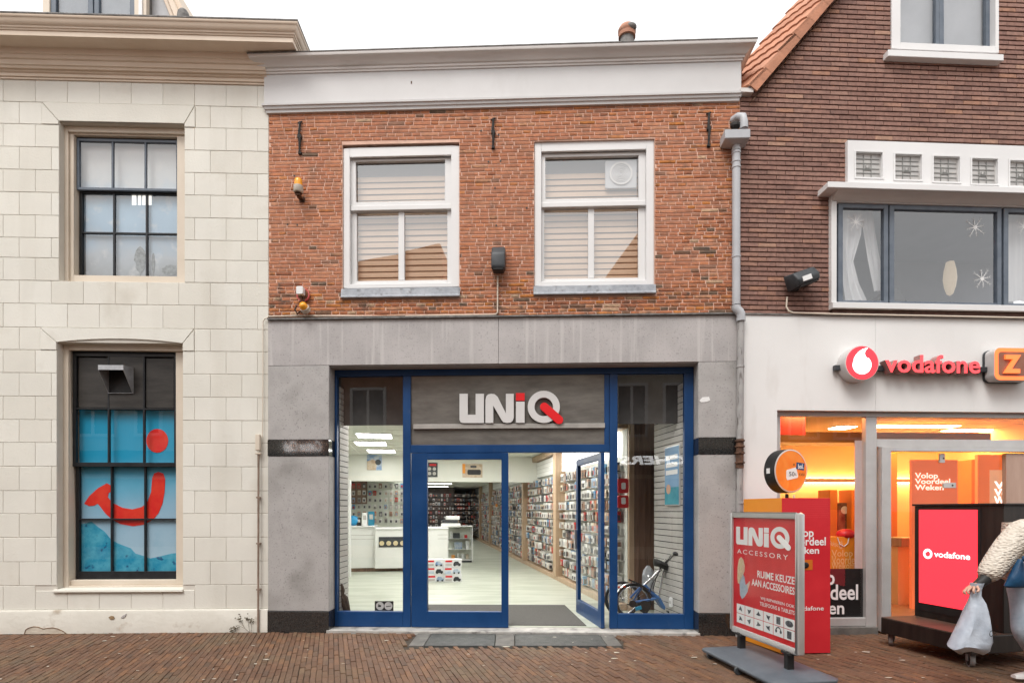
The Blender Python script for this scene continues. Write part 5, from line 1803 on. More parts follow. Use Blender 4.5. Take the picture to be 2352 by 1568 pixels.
clp = MB().tube([bp(1489, 1322, -.03), bp(1500, 1332, .03)], .008, 6); clp.tube([bp(1474, 1349), bp(1488, 1335)], .02, 10)
clp.build('seat_clamp', m_chrome, bike, smooth=60)
sd_ = MB()
prof = [(1502, 1289, .04), (1510, 1290, .08), (1520, 1295, .085), (1530, 1299, .065), (1542, 1303, .045), (1553, 1306, .028)]
vs, fs = [], []
for (u, v, hw) in prof:
    c = bp(u, v)
    for (a, b) in ((-1, 0), (-.6, .022), (.6, .022), (1, 0), (.7, -.03), (-.7, -.03)):
        vs.append((c[0], a * hw * 1.3, c[2] + b * 2.0))
for i in range(len(prof) - 1):
    for k in range(6): fs.append((i * 6 + k, i * 6 + (k + 1) % 6, i * 6 + 6 + (k + 1) % 6, i * 6 + 6 + k))
fs += [(0, 1, 2, 3, 4, 5), tuple(reversed(range((len(prof) - 1) * 6, len(prof) * 6)))]
sd_.add(vs, fs).build('saddle', m_black, bike, smooth=60)
hbm = MB()
hbm.tube([bp(1529, 1291, .0), bp(1537, 1283, -.1), bp(1541, 1275, -.18), bp(1546, 1271, -.25), bp(1551, 1270, -.3)], .016, 8)
hbm.tube([bp(1531, 1291, .04), bp(1526, 1283, .09), bp(1529, 1271, .14), bp(1522, 1265, .22)], .016, 8)
hbm.tube([bp(1513, 1372, .04), bp(1520, 1330, .04), bp(1528, 1292, .04)], .017, 8)
hbm.build('handlebar', m_chrome, bike, smooth=60)
gp = MB(); gp.tube([bp(1548, 1270, -.28), bp(1561, 1272, -.37)], .024, 8); gp.tube([bp(1525, 1267, .18), bp(1517, 1263, .28)], .024, 8); gp.tube([bp(1537, 1279, .09), bp(1540, 1272, .02)], .012, 6)
gp.build('grip', m_black, bike, smooth=60)
rk = MB()
for dy_ in (-.05, .05): rk.tube([bp(1444, 1330, dy_), bp(1470, 1341, dy_), bp(1490, 1354, dy_)], .012, 6)
rk.tube([bp(1500, 1352, -.03), bp(1506, 1330, -.05), bp(1512, 1318, -.03), bp(1520, 1290, .03)], .006, 6)
rk.tube([bp(1492, 1362, -.03), bp(1498, 1340, -.06), bp(1516, 1310, -.03)], .006, 6)
rk.lathe([(.05, -.07), (.05, -.05), (0, -.05)], 16, bp(1451, 1384), 'y')
rk.tube([bp(1450, 1335, 0), bp(1452, 1382, .07)], .005, 6)
rk.build('luggage_rack', m_black, bike, smooth=60)
cr = MB(); cr.lathe([(.085, -.05), (.085, -.045), (0, -.045)], 20, bp(1478, 1391), 'y'); cr.tube([bp(1462, 1393, -.055), bp(1440, 1386, -.06)], .009, 6); cr.tube([bp(1448, 1384, -.03), bp(1470, 1392, -.03)], .012, 6)
cr.build('crank', m_black, bike)
pd = MB(); pd.box(*[v for v in (bp(1536, 1398)[0] - .04, bp(1536, 1398)[0] + .05, -.1, -.02, bp(1536, 1402)[2] - .012, bp(1536, 1402)[2] + .012)])
o = pd.build('pedal', m_black, bike, bev=.005)
rf = MB()
for (u, v) in ((1422, 1348), (1434, 1346)): rf.ball(bp(u, v, -.02), (.02, .012, .018), 10, 6)
rf.ball(bp(1450, 1332, 0), (.016, .016, .012), 10, 6)
rf.build('reflector', M('reflector_red', (.65, .05, .02), (.7, .12, .04), scale=9, rough=.2), bike, smooth=60)
tl = MB(); tl.prism([(p[0], p[2]) for p in (bp(1456, 1392), bp(1470, 1388), bp(1472, 1396), bp(1458, 1400))], -.075, -.05)
tl.build('chain_guard', M('teal_blue_plastic', (.01, .20, .34), (.02, .25, .4), scale=6, rough=.3), bike, bev=.004)
# ------------------------------------------------------------------ brown brick house on the right
brown = tag(empty('brown_brick_house', RB.o, RB.a), 'dark brown brick house with orange roof tiles and a white shop front at the right', 'building')
RX1 = 5.6
ZW = 4.075
xA, zA = RB.at(1741, 206); xB, zB = RB.at(1912, 0)
kk = (xB - xA) / (zB - zA)
ZT = 8.9
BW = (RB.X(1918), RX1 + 1, RB.Z(2130, 706), RB.Z(2130, 440))
LWN = (RB.X(1947), RX1 + 1, RB.Z(2150, 420), RB.Z(2150, 336))
TW = (RB.X(2046), RB.X(2292), RB.Z(2170, 118), ZT + 1)
bk = MB()
bk.prism([(0, ZW), (RX1, ZW), (RX1, BW[2]), (BW[0], BW[2]), (BW[0], LWN[2] + .1), (LWN[0], LWN[2] + .1), (LWN[0], LWN[3]), (RX1, LWN[3]), (RX1, ZT), (TW[1], ZT), (TW[1], TW[2]), (TW[0], TW[2]), (TW[0], ZT),
          (xA + kk * (ZT - zA), ZT), (xA, zA), (0, zA)], .012, .3)
bwall = bk.build('brick_wall', m_bjoint, brown)
rr = random.Random(31)
bl = lay_bricks(0, RX1, ZW + .01, ZT, .0617, [BW, LWN, TW], 'new', rr, clipl=lambda z: 0 if z < zA else xA + (z - zA) * kk + .01)
bmesh_v = [raw_mesh('brick', *piece(.232, .0465, .013, .002, .0008, rr), [m_bbrick]) for _ in range(5)]
inview = []
for i, c in enumerate(bl):
    if c[4]:
        wp = RB.world((c[0] + c[1]) / 2, 0, c[2])
        u = CU + wp.x / wp.y * F; v = CV - (wp.z - EYE) / wp.y * F
        if u < 2340 and v > 5: inview.append((-v, i))
sel = set(i for _, i in sorted(inview)[:300])
fb = MB()
for i, (a, b, za, zb, full) in enumerate(bl):
    xc, zc = (a + b) / 2, (za + zb) / 2
    yy = .0115 + rr.uniform(-.0012, .0012)
    if i in sel:
        o = bpy.data.objects.new('brick', rr.choice(bmesh_v))
        COL.objects.link(o)
        o.parent = bwall
        o.location = (xc, yy, zc + rr.uniform(-.001, .001))
        o.rotation_euler = (0, rr.uniform(-.004, .004), 0)
    else:
        vs, fs = piece(max(b - a - .006, .012), .0465, .013, .002, .0008, rr)
        fb.add([(xc + x, yy + y, zc + z) for x, y, z in vs], fs)
tag(fb.build('brick_field', m_bbrick, bwall, clean=False), kind='stuff')
MB().box(.02, RX1, 3.9, 9, 0, 8).build('core', m_black, brown)

# roof edge: verge tiles
ang = math.atan2(1.19, 1.0)
tx, tz = math.cos(ang), math.sin(ang)
nx_, nz_ = -tz, tx
def tl(t, n, y, back=0.0):
    return (tx * t + nx_ * n - .62 * back, y + back, tz * t + nz_ * n)
PIT = .29
tm = MB()
fl_ = [(0, -.105), (.305, -.105), (.305, .0), (0, .028)]
vs = [tl(t, n, -.10) for t, n in fl_] + [tl(t, n, -.075) for t, n in fl_]
tm.add(vs, [(0, 1, 2, 3), (7, 6, 5, 4), (0, 4, 5, 1), (1, 5, 6, 2), (2, 6, 7, 3), (3, 7, 4, 0)])
nw = 28
vs, fs = [], []
for i in range(nw + 1):
    b = .72 * i / nw
    bump_ = .011 * abs(math.sin(i * math.pi / 4))
    for (t, n) in ((-.012, .028 + bump_), (.305, .002 + bump_), (.305, -.03), (-.012, -.0 + bump_ * .5)):
        vs.append(tl(t, n, -.10, b))
for i in range(nw):
    for k in range(4):
        l = (k + 1) % 4
        fs.append((i * 4 + k, i * 4 + l, i * 4 + 4 + l, i * 4 + 4 + k))
fs += [(0, 1, 2, 3), (nw * 4 + 3, nw * 4 + 2, nw * 4 + 1, nw * 4)]
tm.add(vs, fs)
roof = MB()
rx0, rz0 = RB.at(1741, 206, -.10)
qb = [tl(-.1, -.03, -.06), tl(3.4, -.03, -.06), tl(3.4, -.03, -.06, .6), tl(-.1, -.03, -.06, .6)]
roof.add([(p[0] + rx0 + .01, p[1], p[2] + rz0) for p in qb], [(0, 1, 2, 3)])
roof_o = roof.build('roof', m_brownwood, brown)
t0 = tm.build('roof_tile', m_tile, roof_o, smooth=30)
for k in range(12):
    o = t0 if k == 0 else t0.copy()
    if k: COL.objects.link(o)
    o.location = (rx0 + tx * (k * PIT - .02) + nx_ * .105 * 0 - .0, 0, rz0 + tz * (k * PIT - .02) + .0)
    # lower edge of the flap runs along the brick edge
    o.location.x += -nx_ * -.105; o.location.z += -nz_ * -.105
    o.rotation_euler = (0, rr.uniform(-.012, .012), 0)
cx_, cz_ = RB.at(1722, 205, -.06)
MB().box(cx_ - .12, cx_ + .04, -.08, .05, cz_ - .05, cz_ + .0).build('eaves_board', m_whitecorn, roof_o)

# top window
m_rglass = GLASS('house_glass', tint=(.93, .94, .95), ior=2.5)
o_ = (TW[0], TW[1], RB.Z(2170, 120), ZT)
i_ = (RB.X(2058, .06), RB.X(2274, .06), RB.Z(2165, 113, .06), ZT - .05)
tw = casing(MB(), o_, i_, -.02, .12).build('window', m_white, brown, bev=.005)
MB().box(RB.X(2040, -.09), RB.X(2306, -.09), -.09, .06, RB.Z(2170, 134, -.09), RB.Z(2170, 119, -.09)).build('sill', m_white, tw, bev=.005)
fr = MB()
um = RB.X(2155, .08)
sash(fr, i_[0], um, i_[2], i_[3], .06, .11, .05, [], [])
sash(fr, um + .002, i_[1], i_[2], i_[3], .06, .11, .055, [], [])
fr.build('casement', m_greysash, tw, bev=.004)
m_netcur = M('grey_net_curtain_right', (.40, .41, .43), (.46, .47, .49), scale=3, rough=.9)
for a, b in ((i_[0] + .045, um - .045), (um + .05, i_[1] - .05)):
    MB().poly([(a, .085, i_[2] + .045), (b, .085, i_[2] + .045), (b, .085, i_[3]), (a, .085, i_[3])]).build('pane', m_rglass, tw)
    MB().box(a - .05, b + .05, .16, .17, i_[2], i_[3]).build('curtain', m_netcur, tw)

# leaded top lights
zt_, zb_ = RB.Z(2150, 334, -.05), RB.Z(2150, 436, -.05)
lx0 = RB.X(1947, -.05)
pu = [(1963, 2024), (2053, 2114), (2141, 2201), (2229, 2288), (2316, 2374), (2402, 2458)]
ph = []
for a, b in pu:
    v0 = 351 + (a - 1963) * .056; ph.append((RB.X(a, -.03), RB.X(b, -.03), RB.Z(a, v0 + 58, -.03), RB.Z(a, v0, -.03)))
lw_ = holes_boxes(MB(), lx0, RX1, zb_, zt_ + .03, ph, -.05, .1).build('leaded_window', m_white, brown)
m_leadg = M('textured_grey_glass', (.40, .39, .38), (.50, .485, .465), scale=8, rough=.25)
m_came = M('lead_came', (.20, .20, .19), (.26, .26, .25), scale=9, rough=.6)
for (a, b, c, d) in ph:
    W_, H_ = b - a, d - c
    fr = MB(); casing(fr, (a - .018, b + .018, c - .018, d + .018), (a, b, c, d), -.058, -.052)
    fr.build('frame', m_white, lw_)
    gx_ = [0, .33, .66, 1]; gz_ = [0, .18, .38, .62, .82, 1]
    cm = MB()
    for x in gx_[1:-1]:
        cm.box(a + .02 + (W_ - .04) * x - .004, a + .02 + (W_ - .04) * x + .004, -.026, -.012, c + .02, d - .02)
    for z in gz_[1:-1]:
        cm.box(a + .02, b - .02, -.0255, -.0125, c + .02 + (H_ - .04) * z - .004, c + .02 + (H_ - .04) * z + .004)
    xm, zm = (a + b) / 2, (c + d) / 2
    for r_ in (.025, .05):
        cm.box(xm - r_, xm + r_, -.027, -.0115, zm - r_ - .003, zm - r_ + .003); cm.box(xm - r_, xm - r_ + .006, -.0265, -.0118, zm - r_, zm + r_ * .4); cm.box(xm + r_ - .006, xm + r_, -.0265, -.0118, zm - r_, zm + r_ * .4)
    cm.build('lead_came', m_came, lw_)
    MB().box(a, b, -.018, -.014, c, d).build('pane', m_leadg, lw_)
# canopy board
cn = MB().box(RB.X(1902, -.22), RX1, -.22, .02, RB.Z(2130, 437, -.22), RB.Z(2130, 423, -.22))
canopy = cn.build('canopy', m_white, brown, bev=.006)
# wide window below the canopy
wo0 = RB.X(1910, -.06)
fr = MB()
zb1 = RB.Z(2130, 699, -.06); zcan = RB.Z(2130, 437, -.22) - .001
fr.box(wo0, RB.X(1922, -.06), -.06, .12, zb1, zcan)
fr.box(wo0, RX1, -.09, .12, RB.Z(2130, 711, -.09), zb1)
fr.box(RB.X(1922, -.06), RX1, -.06, .12, RB.Z(2130, 469, -.06), zcan)
ww = fr.build('window', m_white, brown, bev=.005)
zq = RB.Z(2130, 469, -.06)
MB().prismx([(-.20, zcan), (-.062, zcan), (-.062, zq + .01), (-.075, zq + .012), (-.10, zq + .05), (-.15, zcan - .02)], wo0 + .01, RX1).build('cove', m_whitecorn, ww, smooth=50)
MB().box(wo0 + .02, RX1, -.05, .05, ZW + .02, RB.Z(2130, 713, -.06)).build('brick_ledge', m_bjoint, ww)
zg0, zg1 = zb1 + .002, RB.Z(2130, 471, -.02)
cas = [(1924, 2040), (2042, 2300), (2304, 2420), (2424, 2560)]
for (a, b) in cas:
    xa_, xb_ = RB.X(a, -.02), min(RB.X(b, -.02), RX1)
    f = sash(MB(), xa_ + .003, xb_ - .003, zg0, zg1, -.03, .03, .06, [], [], top=.07, bot=.045)
    f.build('casement', m_greysash, ww, bev=.005)
    MB().poly([(xa_ + .05, .0, zg0 + .04), (xb_ - .05, .0, zg0 + .04), (xb_ - .05, .0, zg1 - .06), (xa_ + .05, .0, zg1 - .06)]).build('pane', m_rglass, ww)
room = MB()
room.poly([(.8, 2.0, 4.1), (RX1, 2.0, 4.1), (RX1, 2.0, 5.7), (.8, 2.0, 5.7)])
room.poly([(.8, .13, 5.7), (RX1, .13, 5.7), (RX1, 2.0, 5.7), (.8, 2.0, 5.7)])
room.poly([(.8, .31, 4.1), (.8, 2.0, 4.1), (.8, 2.0, 5.7), (.8, .13, 5.7)])
room.poly([(.8, .31, 4.12), (RX1, .31, 4.12), (RX1, 2.0, 4.12), (.8, 2.0, 4.12)])
room.build('room', M('grey_room', (.30, .325, .375), (.36, .385, .43), scale=1, rough=.9), ww)
m_curtain = M('white_curtain', (.62, .62, .63), (.70, .70, .70), scale=2, rough=.9, stretch=(14, 1, .6))
def drape(name, pts, y):
    vs, fs = [], []
    n = len(pts)
    for i, ((ul, v), (ur, _)) in enumerate(pts):
        for k in range(9):
            t = k / 8
            u = ul + (ur - ul) * t
            x, z = RB.at(u, v, y)
            vs.append((x, y + .022 * math.sin(k * 1.9 + i * .25), z))
    for i in range(n - 1):
        for k in range(8): fs.append((i * 9 + k, i * 9 + k + 1, i * 9 + 10 + k, i * 9 + 9 + k))
    return MB().add(vs, fs).build(name, m_curtain, ww, smooth=80)
drape('curtain', [((1928, 478), (1985, 478)), ((1930, 540), (1978, 540)), ((1934, 600), (1960, 600)), ((1938, 650), (1972, 650)), ((1944, 690), (1990, 690))], .10)
drape('curtain', [((1975, 478), (2005, 478)), ((1985, 540), (2012, 540)), ((1995, 600), (2022, 600)), ((2006, 650), (2028, 650)), ((2010, 668), (2026, 668))], .14)
drape('curtain', [((2312, 480), (2420, 480)), ((2312, 560), (2420, 560)), ((2312, 640), (2420, 640)), ((2312, 692), (2420, 692))], .12)
for (u, v, r) in ((1966, 510, 26), (2240, 522, 30), (2256, 640, 28), (2352, 520, 24)):
    x, z = RB.at(u, v, -.003)
    s_ = MB()
    R_ = r * 7.3 / F
    for k in range(8):
        a = k * math.pi / 4 + .2
        L_ = R_ * (1 if k % 2 else .8)
        w_ = .006
        s_.poly([(x - w_ * math.sin(a), -.004, z + w_ * math.cos(a)), (x + L_ * math.cos(a), -.004, z + L_ * math.sin(a)), (x + w_ * math.sin(a), -.004, z - w_ * math.cos(a))])
        for q in (.5, .75):
            for sg_ in (-1, 1):
                b0_ = Vector((x + L_ * q * math.cos(a), 0, z + L_ * q * math.sin(a)))
                s_.tube([(b0_.x, -.004, b0_.z), (b0_.x + .03 * math.cos(a + sg_ * .7), -.004, b0_.z + .03 * math.sin(a + sg_ * .7))], .0016, 4)
    s_.lathe([(.022, -.0035), (0, -.0042)], 10, (x, 0, z), 'y')
    t = s_.build('snowflake_sticker', m_wprint, ww)
x, z = RB.at(2182, 640, .8)
lp = MB().lathe([(.0, .26), (.05, .24), (.075, .12), (.085, 0), (.07, -.12), (.04, -.22), (0, -.25)], 16, (x, .8, z))
lp.build('hanging_lamp', M('cream_lampshade', (.62, .52, .40), (.68, .58, .46), scale=5, rough=.6, emit=(1, .8, .55), estr=.25), ww, smooth=60)
x, z = RB.at(2045, 692, .25)
MB().prism([(x - .25, z), (x - .02, z + .2), (x + .1, z + .18), (x + .22, z)], .22, .3).build('chair_back', m_darkgrey, ww, bev=.01)

# floodlight on the brown wall and its cable
x, z = RB.at(1823, 648, 0)
fl_o = tag(empty('floodlight', RB.world(x, 0, z), RB.a), 'dark tilted floodlight with a torn sticker on the brown brick wall', 'floodlight')
hs_ = MB().prismx([(-.03, .10), (-.20, .08), (-.26, -.02), (-.24, -.09), (-.03, -.10)], -.17, .17)
o = hs_.build('housing', m_darkgrey, fl_o, bev=.018, seg=2, smooth=40); o.rotation_euler = (0, math.radians(-22), math.radians(12))
o = MB().box(-.11, .03, -.262, -.25, -.06, .0).build('sticker', m_wprint, fl_o); o.rotation_euler = (0, math.radians(-22), math.radians(12))
o = MB().box(-.15, .15, -.235, -.06, -.108, -.09).build('lamp_face', m_black, fl_o, bev=.006); o.rotation_euler = (0, math.radians(-22), math.radians(12))
MB().box(-.04, .04, -.05, .0, -.12, .05).build('bracket', m_black, fl_o)
P_ = lambda u, v, dep: (RB.at(u, v, dep)[0], dep, RB.at(u, v, dep)[1])
cb = tag(empty('cable_run', RB.o, RB.a), 'pale cable from the right floodlight running above the white shop front', 'cable')
MB().tube([P_(1808, 682, -.03), P_(1806, 704, -.03), P_(1811, 714, -.04), P_(1822, 718.5, -.05), P_(1912, 721, -.065), P_(2100, 724.5, -.065), P_(2420, 731, -.065)], .011, 8).build('cable', m_creamwood, cb, smooth=60)

# white shop front
SY = -.03
OL = RB.X(1785, SY); OT = RB.Z(2060, 944, SY)
jx = RB.X(2011, SY)
st_ = MB()
st_.box(.015, OL, SY, .25, 0, OT)
st_.box(.015, jx - .0015, SY, .25, OT, ZW)
st_.box(jx + .0015, RX1, SY, .25, OT, ZW)
front_r = st_.build('stucco_front', m_wstucco, brown)
MB().box(.0, RX1, -.045, .04, ZW, ZW + .018).build('lead_edge', m_lead, front_r)
E = .10
ax_ = lambda u: RB.X(u, E)
az_ = lambda v, u=2100: RB.Z(u, v, E)
zg = az_(957, 1880)
def abar(name, x0, x1, z0, z1, y0=E - .03, y1=E + .05, mat=None, bev=.004):
    return MB().box(x0, x1, y0, y1, z0, z1).build(name, mat or m_alu, front_r, bev=bev)
abar('frame', OL + .002, RX1, zg, OT - .002)
abar('frame', OL + .002, ax_(1790), .12, zg - .001)
abar('frame', ax_(1985), ax_(2010), .02, zg - .001, E - .035)
abar('frame', ax_(1790) + .001, ax_(1985) - .001, az_(1437, 1880), az_(1418, 1880))
abar('stone_base', OL + .002, ax_(2005), -.02, az_(1437, 1880) - .002, E - .1, E + .1, m_slab)
abar('transom', ax_(2010) + .001, RX1, az_(1027), az_(1009))
abar('door_frame', ax_(2015), ax_(2036), .02, az_(1027) - .002, E - .09, E + .02)
abar('door_frame', ax_(2036) + .001, RX1, az_(1037), az_(1027) - .002, E - .05, E + .02)
sheet('pane', ax_(1789), ax_(1986), az_(1419, 1880), zg + .01, E + .02, m_shopglass, front_r)
sheet('pane', ax_(2009), RX1, az_(1010), zg + .01, E + .02, m_shopglass, front_r)
# black film with lettering
z0, z1 = az_(1418, 1880), az_(1306, 1880)
MB().box(ax_(1790), ax_(1985), E + .025, E + .03, z0, z1).build('window_film', m_black, front_r)
t = MB()
for body, u1_, v0, v1 in (('Volop', 1919, 1308, 1346), ('Voordeel', 1973, 1342, 1378), ('Weken', 1941, 1381, 1411)):
    a, b = RB.X(1823, E), RB.X(u1_, E)
    text_mb(t, body, a, b, RB.Z(1880, v1 + (8 if body == 'Volop' else 0), E), RB.Z(1880, v0, E), E + .0165, off=.02)
t.build('lettering', m_wprint, front_r)
pinkf = MB().box(ax_(1966), ax_(1984), E + .025, E + .028, z1 + .002, az_(1010, 1880))
pinkf.build('window_film', M('pink_white_film', (.62, .40, .36), (.72, .60, .57), scale=2, rough=.4, stretch=(1, 1, .5)), front_r)
# door: large glass leaf with lock, and pinkish side panel
xd0, xd1 = ax_(2037), ax_(2306)
dr = sheet('door', xd0, xd1, .06, az_(1040), E + .03, m_doorglass, brown)
for (u, v, hw, hh) in ((2165, 1052, .035, .06), (2182, 1114, .085, .035)):
    x, z = RB.at(u, v, E)
    MB().prism(rrect(x - hw, x + hw, z - hh, z + hh, .008), E + .0, E + .028).build('lock', m_alu, dr, bev=.003)
    MB().lathe([(.012, E - .004), (.012, E)], 12, (x + hw * .4, 0, z), 'y').build('keyhole', m_black, dr)
MB().box(ax_(2308), ax_(2420), E - .02, E + .04, .02, az_(1040)).build('side_panel', M('pinkish_wood_film', (.40, .26, .20), (.48, .33, .26), scale=2.5, rough=.4, stretch=(3, 3, .5)), front_r)

# room behind the white shop front
m_warm = M('warm_cream_wall', (.78, .58, .30), (.82, .62, .34), scale=1, rough=.6)
m_owall = M('orange_wall', (.62, .20, .03), (.68, .24, .04), scale=1.5, rough=.55)
m_rwall = M('red_wall', (.55, .03, .03), (.60, .05, .04), scale=1.5, rough=.5)
m_ofloor = M('warm_wood_floor', (.30, .14, .07), (.40, .20, .10), scale=3, rough=.4, stretch=(1, 6, 1))
def rstruct(name, mb, mat):
    o = tag(mb.build(name, mat), kind='structure')
    o.location = RB.o; o.rotation_euler = (0, 0, RB.a)
    return o
rstruct('store_floor', MB().box(.2, RX1, E + .06, 3.6, -.04, .045), m_ofloor)
rstruct('store_wall_back', MB().box(.2, RX1, 3.5, 3.6, .045, 3.0), m_warm)
rstruct('store_wall_left', MB().box(.2, .3, E + .1, 3.5, .045, 3.0), m_warm)
rstruct('store_wall_right', MB().box(RX1 - .1, RX1, E + .1, 3.5, .045, 3.0), m_warm)
rstruct('store_ceiling', MB().box(.2, RX1, E + .06, 3.6, 3.0, 3.08), m_warm)
def rthing(name, u, dep, label, cat, z=.045):
    return tag(empty(name, RB.world(RB.X(u, dep), dep, z), RB.a), label, cat)
sf = rthing('soffit_beam', 1790, 1.4, 'orange brown ceiling beam across the right store', 'beam')
sx = lambda u, d: RB.X(u, d) - RB.X(1790, 1.4)
MB().box(-.9, 3.4, 0, .5, RB.Z(1880, 1022, 1.4), RB.Z(1880, 998, 1.4)).build('beam', M('amber_wood', (.40, .20, .06), (.5, .27, .09), scale=2, rough=.4, stretch=(.5, 3, 3)), sf, bev=.01)
rp = rthing('hanging_banner', 1790, .9, 'dark red hanging banner high in the left store window', 'banner')
x0, x1, z0, z1 = RB.rect(1780, 958, 1850, 998, .9)
o_x = RB.X(1790, .9)
MB().box(x0 - o_x, x1 - o_x, 0, .05, z0 - .045, z1 + .3).build('panel', m_rwall, rp)
m_warmlight = EMIT('warm_light', (1.0, .56, .19), 30)
m_spot = EMIT('warm_spot', (1.0, .85, .6), 30)
for i, (u, dep, w, dd, lb) in enumerate(((1935, 2.2, .3, .3, 'bright warm ceiling spot behind the left window of the right store'), (2100, 2.0, 1.4, .25, 'long warm ceiling light near the doors of the right store'), (2250, 2.4, 1.2, .25, 'warm ceiling light at the far right of the right store'), (1850, .8, .5, .2, 'narrow warm ceiling light near the left window of the right store'))):
    t = rthing('ceiling_light', u, dep, lb, 'ceiling light', z=2.995)
    MB().box(-w / 2, w / 2, -dd / 2, dd / 2, -.02, -.012).build('diffuser', m_spot if i == 0 else m_warmlight, t)
    MB().box(-w / 2 - .02, w / 2 + .02, -dd / 2 - .02, dd / 2 + .02, -.012, -.001).build('frame', m_plwhite, t)
# wall shelf with warm under-light
ws = rthing('wall_shelf', 1850, 3.3, 'long wooden wall shelf with a warm light strip across the right store', 'shelf')
zs_ = RB.Z(1950, 1112, 3.3)
MB().box(-.9, 3.2, 0, .19, zs_, zs_ + .07).build('board', m_wood, ws, bev=.005)
MB().box(-.9, 3.2, .12, .18, zs_ - .012, zs_ - .002).build('light_strip', m_warmlight, ws)
MB().box(-.9, 3.2, .15, .185, zs_ + .072, zs_ + .082).build('light_strip', m_warmlight, ws)
# orange pillars and dark niche
for (u0, u1, v0, dep, mat, lb) in ((1905, 1924, 1130, 2.6, m_owall, 'left slim orange pillar in the right store'), (2040, 2062, 1045, 2.4, m_owall, 'orange pillar just inside the doors of the right store'), (2232, 2246, 1060, 2.3, m_owall, 'orange pillar behind the advertising screen'), (1955, 1966, 1130, 2.5, m_owall, 'right slim orange pillar beside the dark niche')):
    t = rthing('orange_pillar', u0, dep, lb, 'pillar')
    MB().box(0, RB.X(u1, dep) - RB.X(u0, dep), 0, .35, 0, RB.Z(u0, v0, dep)).build('pillar', mat, t, bev=.01)
t = rthing('photo_banner', 1925, 2.62, 'dark photo banner standing between two orange pillars in the left store window', 'banner')
MB().box(0, RB.X(1956, 2.62) - RB.X(1925, 2.62), 0, .03, .6, RB.Z(1940, 1160, 2.62)).build('banner', M('dark_photo', (.07, .035, .02), (.30, .17, .10), scale=5, rough=.4), t)
for k, z in enumerate((1.15, 1.55)): MB().prism(circle(.12, z, .07, 14), -.004, -.001).build('print', m_wprint, t)
# campaign board behind the door
x0, x1, z0, z1 = RB.rect(2095, 1062, 2200, 1400, 1.5)
t = rthing('campaign_board', 2095, 1.5, 'orange red campaign board with three lines of white lettering behind the glass door', 'board')
MB().box(0, x1 - x0, 0, .06, 0, z1).build('board', M('orange_red_board', (.72, .14, .05), (.78, .18, .07), scale=1.5, rough=.45, emit=(1, .2, .06), estr=.35), t, bev=.004)  # emission lifts the board's brightness, though it is no lamp
tx_ = MB()
for body, u1_, v0, v1 in (('Volop', 2155, 1085, 1102), ('Voordeel', 2183, 1098.5, 1111), ('Weken', 2168, 1112.5, 1125)):
    text_mb(tx_, body, RB.X(2102, 1.49) - x0, RB.X(u1_, 1.49) - x0, RB.Z(2145, v1, 1.49) - .045, RB.Z(2145, v0, 1.49) - .045, -.006, off=.02)
tx_.build('lettering', EMIT('glowing_board_letter', (1, .85, .7), .8), t)  # letters glow by themselves to stay white in the shade
x0, x1, z0, z1 = RB.rect(2246, 1050, 2312, 1300, 1.9)
t = rthing('lit_wall_panel', 2246, 1.9, 'bright orange lit wall panel with white lettering at the right of the store', 'panel')
MB().box(0, x1 - x0 + .8, 0, .06, 0, z1).build('panel', M('lit_orange_panel', (.75, .17, .05), (.8, .2, .06), scale=1, rough=.5, emit=(1, .25, .07), estr=.3), t)
tx_ = MB()
for k, (v0, v1) in enumerate(((1105, 1122), (1122, 1139), (1139, 1158))):
    text_mb(tx_, ('Vol', 'Voo', 'Wek')[k], RB.X(2284, 1.89) - x0, RB.X(2330, 1.89) - x0, RB.Z(2300, v1, 1.89) - .045, RB.Z(2300, v0, 1.89) - .045, -.008, off=.03)
tx_.build('lettering', EMIT('lit_white_letter', (1, 1, 1), 1.0), t)
MB().box(RB.X(2274, 1.89) - x0, RB.X(2320, 1.89) - x0, -.004, -.001, RB.Z(2300, 1165, 1.89), RB.Z(2300, 1085, 1.89)).build('print', M('peach_print', (.75, .42, .24), (.8, .48, .3), scale=1, emit=(1, .6, .35), estr=.3), t)
t = rthing('desk', 2070, 1.8, 'small wooden desk shelf behind the advertising screen', 'desk')
MB().box(-.0, .5, 0, .4, .95, 1.10).build('top', m_wood, t, bev=.01)
MB().box(.02, .48, .1, .38, 0, .949).build('body', m_warm, t)
# orange carrier bag in the window
x0, x1, z0, z1 = RB.rect(1908, 1232, 1976, 1306, .35)
t = rthing('carrier_bag', 1908, .35, 'orange paper carrier bag with pale lettering standing in the left store window', 'bag', z=z0 - .25)
MB().prism([(0, 0), (x1 - x0, 0), (x1 - x0, z1 - z0 + .25), (0, z1 - z0 + .25)], 0, .15).build('bag', m_orange, t, bev=.004)
hd = MB(); hd.tube([(.09, -.006, z1 - z0 + .24), (.12, -.01, z1 - z0 + .15), (.18, -.01, z1 - z0 + .12), (.23, -.01, z1 - z0 + .16), (.25, -.006, z1 - z0 + .24)], .006, 6)
hd.build('handle', m_wprint, t)
tx_ = MB()
for body, w_, v0, v1 in (('Volop', .75, 1262, 1282), ('Voordeel', 1.0, 1275, 1295), ('Welkom', .8, 1290, 1306)):
    text_mb(tx_, body, .01, .01 + (x1 - x0 - .02) * w_, RB.Z(1940, v1, .35) - z0 + .25, RB.Z(1940, v0, .35) - z0 + .25, -.004, off=.01)
tx_.build('lettering', M('pale_orange_print', (.85, .5, .2), (.88, .55, .25), scale=2), t)
hx_, hz_ = RB.at(1945, 1240, .4)
t = tag(empty('red_cushion', RB.world(hx_, .42, z1 - .02), RB.a), 'round red cushion lying on top of the orange carrier bag', 'cushion')
MB().ball((0, 0, .05), (.13, .1, .075), 16, 10).build('cushion', m_red, t, smooth=60)

